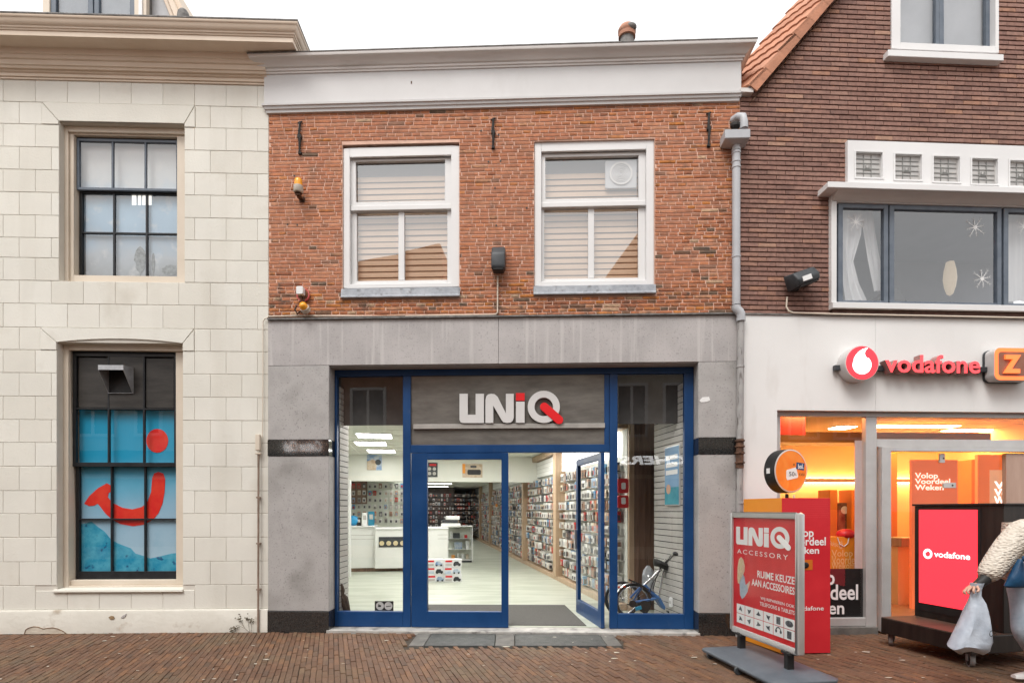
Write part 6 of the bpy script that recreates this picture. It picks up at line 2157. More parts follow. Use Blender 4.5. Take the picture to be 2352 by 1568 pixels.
# illuminated sign on the fascia
m_rlit = EMIT('lit_red_letter', (1.0, .055, .065), .95)
m_rlit2 = EMIT('lit_red_disc', (1.0, .03, .045), .9)
m_wlit = EMIT('lit_white_drop', (1, 1, 1), 1.2)
m_olit = EMIT('lit_orange_letter', (1.0, .16, .035), .95)
m_signside = M('sign_side', (.50, .48, .47), (.56, .54, .53), scale=2, rough=.4)
SD = -.2
vx, vz_ = RB.at(1980, 833, SD)
vsn = tag(empty('illuminated_sign', RB.world(vx, 0, vz_), RB.a), 'lit red round emblem with a row of red glowing letters on the white fascia', 'sign')
s_ = 7.1 / F
q = lambda u, v: ((RB.X(u, SD) - vx), RB.Z(u, v, SD) - vz_)
MB().lathe([(.0, SY), (40.5 * s_, SY), (40.5 * s_, SD + .004), (38.5 * s_, SD - .002)], 40, (0, 0, 0), 'y').build('disc_body', m_signside, vsn, smooth=30)
MB().lathe([(38.6 * s_, SD - .001), (37.5 * s_, SD - .006), (0, SD - .006)], 40, (0, 0, 0), 'y').build('disc_face', m_rlit2, vsn)
cxw, czw = 1979, 838
drop = [(cxw + 21.5 * math.cos(math.radians(a)), czw - 21.5 * math.sin(math.radians(a))) for a in range(150, 420, 10)]
drop += [(1991, 823), (1987, 818), (1985, 812), (1987, 805), (1993, 799.5), (1989, 799), (1980, 802), (1971, 808), (1965, 815), (1960, 824)]
MB().prism([q(u, v) for u, v in drop], SD - .010, SD - .0065).build('emblem', m_wlit, vsn)
lt = MB().mat(0)
x0, z0 = q(2036, 854); x1, z1 = q(2255, 815)
text_mb(lt, 'vodafone', x0, x1, z0, z1, SD + .02, 0, off=.018)
lt.build('letter_face', m_rlit, vsn)
ls = MB()
text_mb(ls, 'vodafone', x0, x1, z0, z1, SD + .021, .11, off=.018)
ls.build('letter_side', M('red_grey_letter_side', (.36, .16, .15), (.45, .25, .23), scale=3, rough=.4), vsn)
xb0 = q(1930, 838)[0]
MB().box(xb0, 2.4, -.10, -.045, q(2000, 846)[1], q(2000, 834)[1]).build('mounting_rail', m_darkgrey, vsn, bev=.003)
zx, zz = RB.at(2330, 836, SD)
zsn = tag(empty('illuminated_sign', RB.world(zx, 0, zz), RB.a), 'lit orange rounded square sign with a letter at the right picture edge', 'sign')
hw = 49 * s_; hh = 37.5 * s_
MB().prism(rrect(-hw, hw, -hh, hh, .07), SD + .002, -.06).build('sign_body', m_signside, zsn, bev=.004)
MB().prism(rrect(-hw - .005, hw, -hh - .005, hh + .005, .07), -.06, SY).build('sign_back', m_darkgrey, zsn)
fr = MB()
po, pi_ = rrect(-hw, hw, -hh, hh, .07), rrect(-hw + .05, hw - .05, -hh + .05, hh - .05, .04)
n = len(po)
fr.add([(x, SD - .004, z) for x, z in po] + [(x, SD - .004, z) for x, z in pi_], [(i, (i + 1) % n, n + (i + 1) % n, n + i) for i in range(n)])
fr.build('sign_border', m_olit, zsn)
MB().prism(pi_, SD - .002, SD + .0018).build('sign_field', M('dark_orange_field', (.25, .10, .06), (.32, .14, .09), scale=4, rough=.5), zsn)
lt = MB(); text_mb(lt, 'Z', -.16, .06, -.12, .11, SD - .03, .025, off=.045)
lt.build('letter', m_olit, zsn)
# ------------------------------------------------------------------ poster stand on the pavement
st = tag(empty('poster_stand', (2.505, 5.665, 0), math.atan2(-1.15, .178)), 'freestanding aluminium poster frame with red accessory poster on a grey wheeled base', 'poster stand')
PW2, PZ0, PZ1 = .582, .295, 1.565
fw = .05
f = MB()
for (x0, x1, z0, z1) in ((-PW2, -PW2 + fw, PZ0, PZ1), (PW2 - fw, PW2, PZ0, PZ1), (-PW2 + fw, PW2 - fw, PZ1 - fw, PZ1), (-PW2 + fw, PW2 - fw, PZ0, PZ0 + fw)):
    f.box(x0, x1, -.032, .032, z0, z1)
m_snap = M('snap_frame_aluminium', (.50, .50, .49), (.58, .57, .56), scale=3, rough=.35, metal=.4)
f.build('frame', m_snap, st, bev=.012, seg=2, smooth=40)
MB().box(-PW2 + fw, PW2 - fw, -.012, .012, PZ0 + fw, PZ1 - fw).build('poster', M('red_poster', (.54, .012, .018), (.66, .022, .028), scale=2.4, rough=.28), st)
ix0, ix1, iz0, iz1 = -PW2 + fw, PW2 - fw, PZ0 + fw, PZ1 - fw
fx = lambda a: ix0 + (ix1 - ix0) * a
fz = lambda a: iz1 - (iz1 - iz0) * a
yp = -.0135
uniq(lambda u, v: (fx(.05 + .88 * (u - 1055.5) / 239), fz(.065 + .185 * (v - 897) / 77)), yp - .001, yp + .001, m_wprint, m_wprint, st, red_all=True, name='print')
t = MB()
text_mb(t, 'ACCESSORY', fx(.07), fx(.88), fz(.325), fz(.285), yp, off=.0, space=1.35)
text_mb(t, 'RUIME KEUZE', fx(.42), fx(.97), fz(.51), fz(.45), yp, off=.018)
text_mb(t, 'AAN ACCESSOIRES', fx(.325), fx(.97), fz(.59), fz(.53), yp, off=.018)
text_mb(t, 'WIJ REPAREREN OOK', fx(.47), fx(.97), fz(.70), fz(.668), yp, off=.012)
text_mb(t, 'TELEFOONS & TABLETS', fx(.46), fx(.97), fz(.745), fz(.713), yp, off=.012)
t.build('print', m_wprint, st)
for nm, pts, mt in (('print', [(.07, .55), (.075, .45), (.10, .38), (.14, .355), (.18, .375), (.205, .43), (.20, .48), (.17, .52), (.14, .56), (.11, .60), (.08, .60)], M('blonde_print', (.55, .40, .24), (.68, .55, .38), scale=24, rough=.4)),
                    ('print', [(.13, .50), (.17, .50), (.20, .53), (.22, .60), (.28, .57), (.29, .58), (.25, .66), (.20, .71), (.155, .735), (.12, .70), (.11, .60)], M('denim_print', (.30, .36, .44), (.42, .48, .55), scale=16, rough=.4)),
                    ('print', [(.16, .43), (.19, .42), (.20, .45), (.19, .49), (.165, .50)], M('skin_tone_print', (.60, .38, .27), (.66, .44, .33), scale=12, rough=.4)),
                    ('print', [(.25, .60), (.28, .56), (.30, .56), (.285, .60), (.26, .64)], M('skin_tone_print2', (.60, .38, .27), (.66, .44, .33), scale=12, rough=.4))):
    k_ = yp - .0006 if mt.name.startswith('skin') else yp
    MB().poly([(fx(a), k_, fz(b)) for a, b in pts]).build(nm, mt, st)
m_dev = M('device_print', (.02, .022, .03), (.14, .15, .17), scale=30, rough=.4)
for r in range(2):
    for c in range(6):
        a0, a1 = .06 + c * .153, .06 + c * .153 + .146
        b0, b1 = .785 + r * .088, .785 + r * .088 + .083
        MB().poly([(fx(a0), yp, fz(b1)), (fx(a1), yp, fz(b1)), (fx(a1), yp, fz(b0)), (fx(a0), yp, fz(b0))]).build('print', m_wprint, st)
        ca, cb_ = (a0 + a1) / 2, (b0 + b1) / 2
        k = r * 6 + c
        if k in (4, 11): shp = [(ca - .03, cb_ - .03), (ca + .03, cb_ - .03), (ca + .03, cb_ + .03), (ca - .03, cb_ + .03)]
        elif k == 5: shp = [(ca + .055 * math.cos(i * .5), cb_ + .026 * math.sin(i * .5)) for i in range(12)]
        elif k == 10: shp = None
        else:
            shp = [(ca + .042 * math.cos(i * .9 + k) * (1 if i % 2 else .5), cb_ + .028 * math.sin(i * .9 + k) * (1 if i % 2 else .45)) for i in range(7)]
        if shp: MB().poly([(fx(a), yp - .0008, fz(b)) for a, b in shp]).build('print', m_dev, st)
        else:
            m2 = MB(); ring(m2, fx(ca), fz(cb_), .045, .032, yp - .001, yp - .0003, 16, 0, 200); m2.build('print', m_dev, st)
            m2 = MB(); m2.prism(circle(fx(ca) - .036, fz(cb_), .016, 10), yp - .001, yp - .0003); m2.prism(circle(fx(ca) + .036, fz(cb_), .016, 10), yp - .001, yp - .0003); m2.build('print', m_dev, st)
sheet('cover_sheet', ix0, ix1, iz0, iz1, yp - .006, GLASS('poster_cover', ior=1.25), st)
# base
bs = MB()
bl_, bw_ = .66, .34
sect = []
vs, fs = [], []
for (zz, l, w) in ((.045, bl_ - .02, bw_ - .015), (.06, bl_, bw_), (.085, bl_, bw_), (.125, bl_ - .16, bw_ - .12), (.132, bl_ - .3, .1)):
    for (x, y) in ((-l, -w + .05), (-l + .05, -w), (l - .05, -w), (l, -w + .05), (l, w - .05), (l - .05, w), (-l + .05, w), (-l, w - .05)):
        vs.append((x, y, zz))
for i in range(4):
    for k in range(8): fs.append((i * 8 + k, i * 8 + (k + 1) % 8, i * 8 + 8 + (k + 1) % 8, i * 8 + 8 + k))
fs += [tuple(range(7, -1, -1)), tuple(range(32, 40))]
base = bs.add(vs, fs).build('base', M('slate_grey_plastic', (.075, .088, .105), (.11, .125, .145), scale=3, rough=.5, bump=.05, dirt=((.15, .14, .13), 6, .6, .8, .4)), st, bev=.006, smooth=40)
for x in (-.40, .40):
    MB().box(x - .03, x + .03, -.035, .035, .12, PZ0 + .005).build('spring_post', m_black, st, bev=.006)
    MB().box(x - .07, x + .07, -.04, .04, PZ0 - .03, PZ0 - .005).build('bracket', m_black, st, bev=.004)
for (x, y) in ((.56, -.25), (.56, .25), (-.5, -.3), (-.5, .3), (.1, -.33)):
    w = MB().lathe([(.0, -.014), (.038, -.014), (.042, -.01), (.042, .01), (.038, .014), (0, .014)], 16, (x, y, .042), 'x')
    w.build('wheel', m_darkgrey, st, smooth=40)
    MB().box(x - .022, x + .022, y - .012, y + .012, .04, .075).build('wheel_bracket', m_black, st)

# ------------------------------------------------------------------ advertising pillar with round sign
ap = tag(empty('advertising_pillar', (2.985, 6.30, 0), math.radians(4)), 'tall red and orange advertising box with a round orange sign on top', 'advertising pillar')
AW, AD, AH = .56, .62, 1.73
m_apred = M('red_board', (.54, .018, .028), (.62, .028, .038), scale=1.6, rough=.42)
MB().box(.004, AW, .004, AD, .012, AH - .004).build('body', m_apred, ap)
MB().box(0.004, AW, -.004, .004, .01, AH).build('front_panel', m_apred, ap)
sp_ = MB().add([(0, 0, .01), (-.10, AD + .06, .01), (-.10, AD + .06, AH), (0, 0, AH), (.012, 0, .01), (-.085, AD + .06, .01), (-.085, AD + .06, AH), (.012, 0, AH)],
               [(0, 1, 2, 3), (7, 6, 5, 4), (0, 3, 7, 4), (1, 5, 6, 2), (3, 2, 6, 7), (0, 4, 5, 1)])
sp_.build('side_panel', m_orange, ap)
MB().add([(0, .004, AH - .003), (AW, .004, AH - .003), (AW, AD, AH - .003), (-.09, AD, AH - .003)], [(0, 1, 2, 3)]).build('lid', m_orange, ap)
MB().box(.02, AW - .02, .02, AD - .02, 0, .012).build('foot', m_black, ap)
apx = lambda u: (u - CU) / F * 6.32 - 2.985
apz = lambda v: EYE - (v - CV) / F * 6.32
t = MB()
for body, u1_, v0, v1 in (('Volop', 1869, 1213, 1238), ('Voordeel', 1898, 1233, 1252), ('Weken', 1882, 1255, 1271)):
    text_mb(t, body, apx(1806), apx(u1_), apz(v1), apz(v0), -.0065, off=.02)
text_mb(t, 'vodafone', apx(1826), apx(1893), apz(1401), apz(1391), -.0065, off=.01)
t.build('lettering', m_wprint, ap)
MB().box(apx(1840), apx(1866), -.008, -.0045, apz(1308), apz(1285)).build('orange_print', M('deep_orange', (.55, .14, .01), (.6, .17, .015), scale=3), ap)
MB().ball((apx(1848), -.012, apz(1297)), (.045, .01, .035), 12, 8).build('print', m_black, ap, smooth=60)
dots = MB()
for r in range(10):
    for c in range(22):
        dots.lathe([(.0035, -.0048), (0, -.0052)], 6, (.03 + c * .0235 + (r % 2) * .011, 0, AH - .03 - r * .02), 'y')
dots.build('dot_pattern', M('light_red', (.66, .06, .07), (.7, .09, .09), scale=3, rough=.4), ap, clean=False)
# round sign
hd = empty('round_sign', (0, 0, 0), 0, ap)
RSx, RSz = (1818 - CU) / F * 6.55 - 2.985, EYE - (1081 - CV) / F * 6.55
hd.location = (RSx + .01, .25, RSz); hd.rotation_euler = (0, 0, math.radians(17))
Rr = .253
MB().lathe([(Rr - .01, .15), (Rr, .14), (Rr, -.005), (Rr - .012, -.012)], 48, (0, 0, 0), 'y').build('drum', m_black, hd, smooth=30)
MB().lathe([(Rr - .004, -.0125), (Rr - .018, -.018), (Rr - .022, -.0135)], 48, (0, 0, 0), 'y').build('rim', M('pale_rim', (.55, .5, .47), (.6, .55, .52), scale=3), hd)
MB().lathe([(Rr - .021, -.0165), (0, -.0165)], 48, (0, 0, 0), 'y').build('face', M('orange_sign_face', (.80, .24, .02), (.84, .28, .03), scale=1, rough=.35, emit=(1, .32, .03), estr=.16), hd)
def rs(u, v): return ((u - 1820) / F * 6.4, (1081 - v) / F * 6.4)
MB().prism([rs(*p) for p in ((1836, 1060), (1861, 1062), (1859, 1079), (1834, 1076))], -.020, -.018).build('blue_tag', M('navy_tag', (.006, .045, .15), (.01, .055, .17), scale=4, rough=.35), hd)
MB().prism([rs(*p) for p in ((1806, 1079), (1833, 1072), (1836, 1077), (1841, 1094), (1838, 1097), (1807, 1103), (1804, 1098), (1804, 1082))], -.020, -.018).build('price_tag', m_wprint, hd)
t = MB()
(a, c), (b, d) = rs(1840, 1075), rs(1857, 1064)
text_mb(t, 'bol.', a, b, c, d, -.022, off=.03); t.build('lettering', m_wprint, hd)
t = MB()
(a, c), (b, d) = rs(1812, 1093), rs(1829, 1083)
text_mb(t, '50', a, b, c, d, -.022, off=.0)
(a, c), (b, d) = rs(1830, 1092), rs(1835, 1086); text_mb(t, '%', a, b, c, d, -.022, off=0)
(a, c), (b, d) = rs(1844, 1092), rs(1861, 1085); text_mb(t, '€450', a, b, c, d, -.019, off=0)
ring(t, *rs(1828, 1066), .012, .008, -.019, -.0175, 14)
t.build('lettering', M('black_ink', (.02, .018, .015), (.03, .028, .025), scale=5), hd)
MB().box(-Rr - .001, -Rr + .004, .05, .10, -.03, .03).build('drum_label', m_plwhite, hd)
MB().tube([(RSx + .0, .30, RSz - Rr - .01), (RSx + .0, .30, AH - .02)], .02, 10).build('post', m_black, ap, smooth=60)
MB().tube([(RSx + .05, .24, RSz - Rr - .02), (RSx + .05, .24, AH - .02)], .012, 8).build('post', m_alu, ap, smooth=60)

# ------------------------------------------------------------------ advertising screen on a wheeled platform
ts_ = tag(empty('advertising_screen', (4.41, 6.61, 0), math.atan2(-.978, .207)), 'black cabinet with a lit red portrait screen on a low black wheeled platform', 'screen')
m_blackwood = M('black_stained_wood', (.010, .008, .007), (.028, .021, .017), scale=3, rough=.45, stretch=(4, 4, .4), bump=.1)
m_plat = M('dark_brown_board', (.06, .038, .028), (.10, .065, .048), scale=4, rough=.5, stretch=(.6, 3, 3))
MB().box(-.15, .93, 0, 1.25, .145, .325).build('platform', m_blackwood, ts_, bev=.006)
MB().box(-.145, .925, .005, 1.245, .3255, .33).build('platform_top', m_plat, ts_)
cabx0, cabx1, caby0, caby1 = -.14, .88, .47, .84
MB().box(cabx0, cabx1, caby0, caby1, .33, 1.645).build('cabinet', m_blackwood, ts_, bev=.006)
MB().box(cabx0 - .02, cabx1 + .02, caby0 - .02, caby1 + .02, 1.646, 1.668).build('lid', m_blackwood, ts_, bev=.004)
sx0, sx1, sz0, sz1 = -.07, .62, .50, 1.60
MB().box(sx0 - .05, sx1 + .03, caby0 - .006, caby0 - .001, sz0 - .09, sz1 + .025).build('bezel', m_black, ts_)
scr = MB().box(sx0, sx1, caby0 - .010, caby0 - .0065, sz0, sz1).build('display', EMIT('lit_red_display', (1.0, .035, .055), .95), ts_)
t = MB()
text_mb(t, 'vodafone', sx0 + .195, sx1 - .075, 1.055, 1.125, caby0 - .0125, off=.02)
ring(t, sx0 + .115, 1.085, .058, .032, caby0 - .013, caby0 - .011, 28)
t.prism([(sx0 + .115 - .02, 1.10), (sx0 + .115, 1.145), (sx0 + .115 + .02, 1.14), (sx0 + .10, 1.115)], caby0 - .0131, caby0 - .0105)
t.build('lettering', EMIT('lit_white_text', (1, 1, 1), .9), ts_)
for (x, y) in ((-.1, .1), (.84, .1), (.84, 1.1), (-.1, 1.1)):
    c = empty('caster', (x, y, 0), rr.uniform(.2, 1.2), ts_)
    MB().lathe([(0, -.02), (.06, -.02), (.07, -.014), (.07, .014), (.06, .02), (0, .02)], 20, (0, 0, .07), 'x').build('wheel', m_black, c, smooth=40)
    w = MB(); ring(w, 0, .07, .072, .056, -.0205, .0205, 24)
    o = w.build('tyre', M('grey_tyre', (.22, .21, .2), (.3, .29, .28), scale=6), c); o.rotation_euler = (0, 0, math.pi / 2)
    fk = MB(); fk.box(-.034, -.026, -.03, .03, .06, .143); fk.box(.026, .034, -.03, .03, .06, .143); fk.box(-.05, .05, -.045, .045, .132, .144)
    fk.build('fork', m_galv, c, bev=.003)

# ------------------------------------------------------------------ passer-by at the right edge
def skin_object(name, mat, verts, edges, radii, parent, root=0, sub=2):
    me = bpy.data.meshes.new(name)
    me.from_pydata(verts, edges, [])
    me.materials.append(mat)
    o = bpy.data.objects.new(name, me)
    COL.objects.link(o)
    o.parent = parent
    sk = o.modifiers.new('skin', 'SKIN')
    sk.use_smooth_shade = True
    layer = me.skin_vertices[0].data if me.skin_vertices else None
    if layer is None:
        bm = bmesh.new(); bm.from_mesh(me)
        bm.verts.layers.skin.verify()
        bm.to_mesh(me); bm.free()
        layer = me.skin_vertices[0].data
    for i, r in enumerate(radii):
        layer[i].radius = r if isinstance(r, tuple) else (r, r)
        layer[i].use_root = (i == root)
    sb_ = o.modifiers.new('subsurf', 'SUBSURF')
    sb_.levels = sub; sb_.render_levels = sub
    return o


pr = tag(empty('person', (4.82, 5.25, 0)), 'person in cream cable-knit sweater and pale jeans walking with a plastic bag', 'person')
m_skin = M('skin', (.52, .30, .22), (.58, .35, .26), scale=8, rough=.5)
def knit(name):
    m = M(name, (.56, .50, .42), (.66, .60, .52), scale=26, rough=.95, stretch=(1, 1, .5))
    N, L = m.node_tree.nodes, m.node_tree.links
    P = N['Principled BSDF']
    geo = N.new('ShaderNodeNewGeometry')
    mp_ = N.new('ShaderNodeMapping'); mp_.inputs['Rotation'].default_value = (0, .8, .3); mp_.inputs['Scale'].default_value = (1, 1, 1.9)
    L.new(geo.outputs['Position'], mp_.inputs['Vector'])
    wv = N.new('ShaderNodeTexVoronoi'); wv.feature = 'SMOOTH_F1'; wv.inputs['Scale'].default_value = 34; wv.inputs['Smoothness'].default_value = .6
    L.new(mp_.outputs[0], wv.inputs['Vector'])
    bp_ = N.new('ShaderNodeBump'); bp_.inputs['Strength'].default_value = 1.0; bp_.inputs['Distance'].default_value = .016
    bp_.invert = True; L.new(wv.outputs['Distance'], bp_.inputs['Height']); L.new(bp_.outputs[0], P.inputs['Normal'])
    return m
m_knit = knit('cream_cable_knit')
m_jeans = M('pale_denim', (.30, .38, .46), (.44, .52, .60), scale=7, rough=.85, bump=.3, bscale=120)
# body: pelvis, spine, neck, head, arms, legs (local coordinates)
bodyv = [(0, 0, .95), (0, 0, 1.15), (0, 0, 1.36), (.05, 0, 1.48), (.07, -.01, 1.60), (.06, -.01, 1.72),
         (-.18, -.06, 1.40), (-.44, -.13, 1.14), (-.65, -.18, .955), (-.71, -.20, .925),
         (.18, .06, 1.40), (.24, .12, 1.12), (.16, .05, .92),
         (-.09, -.04, .88), (-.17, -.08, .50), (.10, -.05, .16), (.02, -.06, .08),
         (.09, .04, .88), (.10, .06, .48), (.12, .08, .09), (.0, .06, .05)]
bodye = [(0, 1), (1, 2), (2, 3), (3, 4), (4, 5), (2, 6), (6, 7), (7, 8), (8, 9), (2, 10), (10, 11), (11, 12), (0, 13), (13, 14), (14, 15), (15, 16), (0, 17), (17, 18), (18, 19), (19, 20)]
bodyr = [.13, .12, .12, .06, .07, .085, .06, .045, .028, .022, .06, .045, .03, .08, .055, .038, .03, .08, .055, .038, .03]
skin_object('body', m_skin, bodyv, bodye, bodyr, pr)
swv = [(-.02, 0, .93), (-.04, 0, 1.06), (-.04, 0, 1.22), (-.02, 0, 1.36), (.04, 0, 1.48), (-.17, -.05, 1.405), (-.31, -.09, 1.28), (-.45, -.13, 1.13), (-.55, -.155, 1.03), (-.605, -.17, .985),
       (.17, .05, 1.40), (.27, .1, 1.24), (.27, .12, 1.08), (.22, .08, .98)]
swe = [(0, 1), (1, 2), (2, 3), (3, 4), (3, 5), (5, 6), (6, 7), (7, 8), (8, 9), (3, 10), (10, 11), (11, 12), (12, 13)]
swr = [(.27, .20), (.295, .215), (.285, .20), (.22, .16), (.085, .085), .115, .118, .112, .10, .062, .115, .12, .11, .07]
skin_object('sweater', m_knit, swv, swe, swr, pr, root=2)
jv = [(-.03, 0, .98), (-.05, 0, .88), (-.13, -.04, .80), (-.155, -.07, .62), (-.18, -.08, .50), (-.06, -.065, .34), (.07, -.05, .20), (.10, .04, .80), (.105, .05, .5), (.12, .07, .14)]
je = [(0, 1), (1, 2), (2, 3), (3, 4), (4, 5), (5, 6), (1, 7), (7, 8), (8, 9)]
jr = [(.19, .16), (.19, .16), .125, .105, .095, .088, .08, .125, .095, .085]
skin_object('jeans', m_jeans, jv, je, jr, pr, root=1)
for (x, y, z, a) in ((.06, -.06, .07, -20), (.06, .07, .03, 0)):
    sh = MB()
    vs, fs = [], []
    for (q, w_, h_) in ((.09, .035, .07), (.04, .042, .075), (-.04, .045, .06), (-.12, .045, .045), (-.19, .03, .03)):
        for (a_, b_) in ((-1, 0), (1, 0), (1, .6), (.5, 1), (-.5, 1), (-1, .6)):
            vs.append((q, a_ * w_, b_ * h_))
    for i in range(4):
        for k in range(6): fs.append((i * 6 + k, i * 6 + (k + 1) % 6, i * 6 + 6 + (k + 1) % 6, i * 6 + 6 + k))
    fs += [tuple(range(6)), tuple(range(29, 23, -1))]
    o = sh.add(vs, fs).build('shoe', m_plwhite, pr, smooth=60)
    o.location = (x, y, z); o.rotation_euler = (0, math.radians(a), 0)
# cuff, hand with five fingers closed on the bag handle
MB().tube([(-.59, -.165, .985), (-.655, -.182, .945), (-.69, -.19, .93)], [.05, .042, .036], 12).build('cuff', m_black, pr, smooth=60)
hv = [(-.655, -.19, .932), (-.705, -.20, .915), (-.735, -.205, .90)]
HX = -.03
hand = skin_object('hand', m_skin, [(a + HX, b, c) for a, b, c in hv + [(-.72, -.24, .915), (-.745, -.262, .89), (-.735, -.262, .865), (-.745, -.225, .905), (-.775, -.235, .88), (-.765, -.24, .855), (-.755, -.205, .90), (-.785, -.21, .872), (-.772, -.215, .848), (-.745, -.185, .898), (-.772, -.185, .872), (-.762, -.19, .85), (-.69, -.235, .92), (-.70, -.27, .90), (-.725, -.275, .88)]],
                   [(0, 1), (1, 2), (1, 3), (3, 4), (4, 5), (2, 6), (6, 7), (7, 8), (2, 9), (9, 10), (10, 11), (2, 12), (12, 13), (13, 14), (0, 15), (15, 16), (16, 17)],
                   [.027, .03, .022] + [.011, .010, .009] * 4 + [.013, .011, .010], pr, root=1)
hr = MB(); hr.ball((.08, .0, 1.76), (.105, .115, .12), 16, 10); hr.ball((.13, 0, 1.66), (.07, .1, .12), 14, 8)
hr.build('hair', M('brown_hair', (.08, .05, .03), (.14, .09, .055), scale=30, rough=.6), pr, smooth=60)
fc = MB(); fc.ball((-.045, -.0, 1.70), (.018, .012, .02), 8, 6); fc.ball((.05, -.095, 1.70), (.018, .012, .03), 8, 6); fc.ball((.05, .085, 1.70), (.018, .012, .03), 8, 6)
fc.build('nose_and_ears', m_skin, pr, smooth=60)
ey = MB(); ey.ball((-.015, -.035, 1.725), .011, 8, 6); ey.ball((-.015, .03, 1.725), .011, 8, 6); ey.build('eyes', m_black, pr, smooth=60)
MB().ball((-.018, 0, 1.655), (.008, .025, .006), 8, 6).build('mouth', M('lips', (.42, .15, .13), (.46, .18, .15), scale=8), pr, smooth=60)

# blue shoulder bag on a patterned strap
sb_o = tag(empty('shoulder_bag', (4.47, 5.02, 0)), 'small blue shoulder bag on a patterned grey strap worn by the walker', 'bag')
m_bagblue = M('blue_leather', (.008, .045, .11), (.018, .085, .18), scale=8, rough=.45, bump=.3)
vs, fs = [], []
for (z, xl_, xr_, d_) in ((1.165, -.0, .03, .02), (1.12, -.025, .04, .035), (1.02, -.08, .065, .05), (.93, -.125, .085, .05), (.915, -.11, .07, .03)):
    for k in range(12):
        a = 2 * math.pi * k / 12
        vs.append(((xl_ + xr_) / 2 + (xr_ - xl_) / 2 * math.cos(a), .0 + d_ * math.sin(a), z))
for i in range(4):
    for k in range(12): fs.append((i * 12 + k, i * 12 + (k + 1) % 12, i * 12 + 12 + (k + 1) % 12, i * 12 + 12 + k))
fs += [tuple(range(12)), tuple(range(59, 47, -1))]
MB().add(vs, fs).build('pouch', m_bagblue, sb_o, smooth=60)
stp = MB()
pth = [(-.02, -.06, 1.165), (.06, -.10, 1.22), (.16, -.115, 1.30), (.26, -.10, 1.38), (.34, -.03, 1.44)]
vs, fs = [], []
for p in pth:
    for s_ in (-1, 1):
        vs.append((p[0] - s_ * .018, p[1], p[2] + s_ * .024))
for i in range(len(pth) - 1): fs.append((i * 2, i * 2 + 1, i * 2 + 3, i * 2 + 2))
stp.add(vs, fs)
stp.build('strap', M('patterned_strap', (.30, .29, .27), (.06, .06, .06), scale=70, rough=.8, contrast=(.48, .52)), sb_o)
MB().lathe([(.0, -.012), (.024, -.012), (.028, 0), (.02, .012), (0, .012)], 14, (-.01, -.075, 1.175), 'y').build('buckle', m_bagblue, sb_o, smooth=50)

# plastic carrier bag
BGD = 5.04
pb = tag(empty('carrier_bag', ((2238 - CU) / F * BGD, BGD, 0)), 'pale grey blue plastic carrier bag hanging from the walker\'s wrist', 'bag')
bx0_ = (2238 - CU) / F * BGD
secs = [(1338, 2229, 2258, .03), (1352, 2230, 2254, .026), (1368, 2228, 2252, .028), (1384, 2224, 2260, .05), (1402, 2220, 2263, .07), (1420, 2214, 2266, .085), (1445, 2202, 2268, .10), (1470, 2189, 2271, .11), (1484, 2184, 2266, .11), (1495, 2200, 2254, .07)]
NS = 26
rbag = random.Random(8)
vs, fs = [], []
for i, (v, ul, ur, dd) in enumerate(secs):
    z = EYE - (v - CV) / F * BGD
    xl_, xr_ = (ul - CU) / F * BGD - bx0_, (ur - CU) / F * BGD - bx0_
    for k in range(NS):
        a = 2 * math.pi * k / NS
        ca, sa = math.cos(a), math.sin(a)
        ca = math.copysign(abs(ca) ** .7, ca); sa = math.copysign(abs(sa) ** .8, sa)
        wr = 1 + (.10 * math.sin(4 * a + i * .9) + .06 * math.sin(9 * a - i * 1.7)) * (1 if abs(ca) < .9 else .2)
        vs.append(((xl_ + xr_) / 2 + (xr_ - xl_) / 2 * ca, dd * sa * wr + rbag.uniform(-.006, .006), z + (.02 * math.sin(3 * a + 1) if i > 7 else 0)))
for i in range(len(secs) - 1):
    for k in range(NS): fs.append((i * NS + k, i * NS + (k + 1) % NS, (i + 1) * NS + (k + 1) % NS, (i + 1) * NS + k))
fs.append(tuple((len(secs) - 1) * NS + k for k in range(NS)))
m_pbag = M('grey_blue_plastic_film', (.36, .41, .48), (.48, .53, .60), scale=8, rough=.3, spec=.5, bump=.9, bscale=14)
MB().add(vs, fs).build('bag', m_pbag, pb, smooth=38)
t = MB(); q = lambda u, v: ((u - CU) / F * BGD - bx0_, EYE - (v - CV) / F * BGD)
(a, c), (b, d) = q(2246, 1459), q(2262, 1440)
text_mb(t, 'Op', a, b, c, d, -.122, off=.0, shear=.2)
t.build('lettering', m_black, pb)

# ------------------------------------------------------------------ houses across the street (seen mirrored in the glass)
def mirrored(u, v, pl, dep, ytarget):
    """where the mirror image at pixel u,v of a pane on facade pl really stands"""
    x, z = pl.at(u, v, dep)
    P = pl.world(x, dep, z)
    d = (P - Vector((0, 0, EYE)))
    n = pl.R @ Vector((0, 1, 0))
    r = d - 2 * d.dot(n) * n
    k = (ytarget - P.y) / r.y
    return P + r * k
YO = -3.6
OP = PlaneA(0, YO, math.pi)
def opp(u, v, dep=.12):
    p = mirrored(u, v, SB, dep, YO)
    return (-p.x, p.z)
m_opbrick = M('opposite_brick', (.36, .17, .10), (.46, .24, .15), scale=6, rough=.85)
m_oppale = M('opposite_pale_front', (.50, .44, .36), (.58, .52, .44), scale=2, rough=.8)
m_optile = M('opposite_tiles', (.66, .27, .13), (.74, .34, .18), scale=8, rough=.8, stretch=(1, 1, 4))
m_opwin = M('opposite_window', (.05, .055, .06), (.10, .105, .11), scale=1, rough=.15)
m_neon = EMIT('white_neon', (1, 1, 1), 4.0)
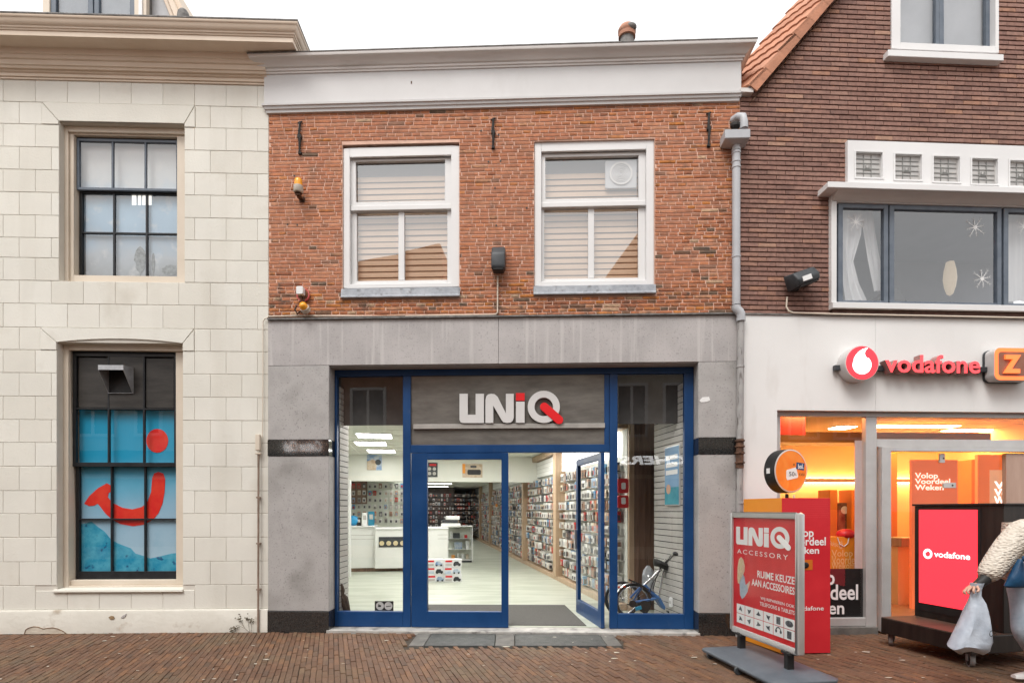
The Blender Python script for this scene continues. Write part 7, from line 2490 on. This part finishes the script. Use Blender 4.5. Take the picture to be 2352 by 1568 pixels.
def ohouse(x0, x1, ztop, mat, label, gable):
    h = tag(empty('opposite_house', OP.o, OP.a), label, 'building')
    MB().box(x0 + .01, x1 - .01, 0, 6, 0, ztop).build('wall', mat, h)
    MB().box(x0 + .15, x1 - .15, -.02, .0, .4, 2.6).build('shop_window', m_opwin, h)
    MB().box(x0 + .05, x1 - .05, -.06, .0, 2.75, 3.5).build('fascia_board', m_darkgrey, h)
    n = max(2, int((x1 - x0) / 1.5))
    z = 3.95
    while z + 1.9 < ztop:
        for k in range(n):
            a = x0 + (x1 - x0) * (k + .16) / n; b = x0 + (x1 - x0) * (k + .84) / n
            fr = casing(MB(), (a, b, z, z + 1.75), (a + .09, b - .09, z + .09, z + 1.66), -.06, .0)
            fr.box((a + b) / 2 - .04, (a + b) / 2 + .04, -.05, -.004, z + .09, z + 1.66)
            w = fr.build('window', m_white, h)
            MB().box(a + .09, b - .09, -.02, -.005, z + .09, z + 1.66).build('pane', m_opwin, w)
        z += 2.7
    MB().prism(gable, -.05, 6.2).build('roof', m_optile, h)
    return h
g1 = [opp(700, 622), opp(820, 600), opp(925, 580), opp(1015, 560), opp(1019, 566), opp(1021, 600)]
xr1, xl1 = min(p[0] for p in g1), max(p[0] for p in g1)
zl1 = 8.0
ohouse(xr1 - .1, xl1 + .6, zl1, m_opbrick, 'orange roofed brick house across the street, mirrored in the left upper shop window', [(xl1 + .8, zl1), (xr1 - .1, zl1)] + [(p[0], p[1]) for p in reversed(g1)])
a, b = opp(1380, 640), opp(1465, 525)
sl = (b[1] - a[1]) / (b[0] - a[0])
x_e = a[0] - (a[1] - 7.4) / sl
apex = (b[0] + (b[0] - a[0]) * .5, b[1] + (b[1] - a[1]) * .5)
right_e = (2 * apex[0] - x_e, 7.4)
ohouse(min(x_e, right_e[0]), max(x_e, right_e[0]), 7.4, m_oppale, 'pale gabled house across the street, mirrored in the right upper shop window', [(x_e, 7.4), apex, right_e])
xm0, xm1 = max(x_e, right_e[0]), xr1 - .1
ohouse(xm0 + .02, xm1 - .02, 7.0, m_oppale, 'low pale house across the street, directly behind the photographer', [(xm0 + .02, 7.0), (xm1 - .02, 7.0), (xm1 - .6, 7.25), (xm0 + .6, 7.25)])
hl = ohouse(xl1 + .65, xl1 + 7.5, 6.5, m_oppale, 'pale house across the street, mirrored at the far left', [(xl1 + .65, 6.5), (xl1 + 7.5, 6.5), (xl1 + 4, 7.6)])
xq = min(x_e, right_e[0])
ohouse(xq - 6.5, xq - .02, 6.6, m_opbrick, 'brick house across the street, mirrored at the far right', [(xq - 6.5, 6.6), (xq, 6.6), (xq - 3.2, 8.0)])
for body, (u0, v0), (u1, v1), sh_ in (('CHERS', (1424, 1067), (1574, 1046), .15), ('Cotton Club', (655, 1037), (740, 1013), .35)):
    dp_ = G if body == 'CHERS' else -.027
    p0 = opp(u0, v0, dp_); p1 = opp(u1, v1, dp_)
    t = MB()
    text_mb(t, body, min(p0[0], p1[0]), max(p0[0], p1[0]), min(p0[1], p1[1]), max(p0[1], p1[1]), -.12, .04, off=.0 if sh_ > .3 else .03, shear=sh_)
    o = t.build('opposite_sign', m_neon)
    o.location = OP.o; o.rotation_euler = (0, 0, OP.a)
    tag(o, f'white lit shop lettering across the street, mirrored in the {"right shop window" if body == "CHERS" else "left black stone band"}', 'sign')
bpy.context.view_layer.update()
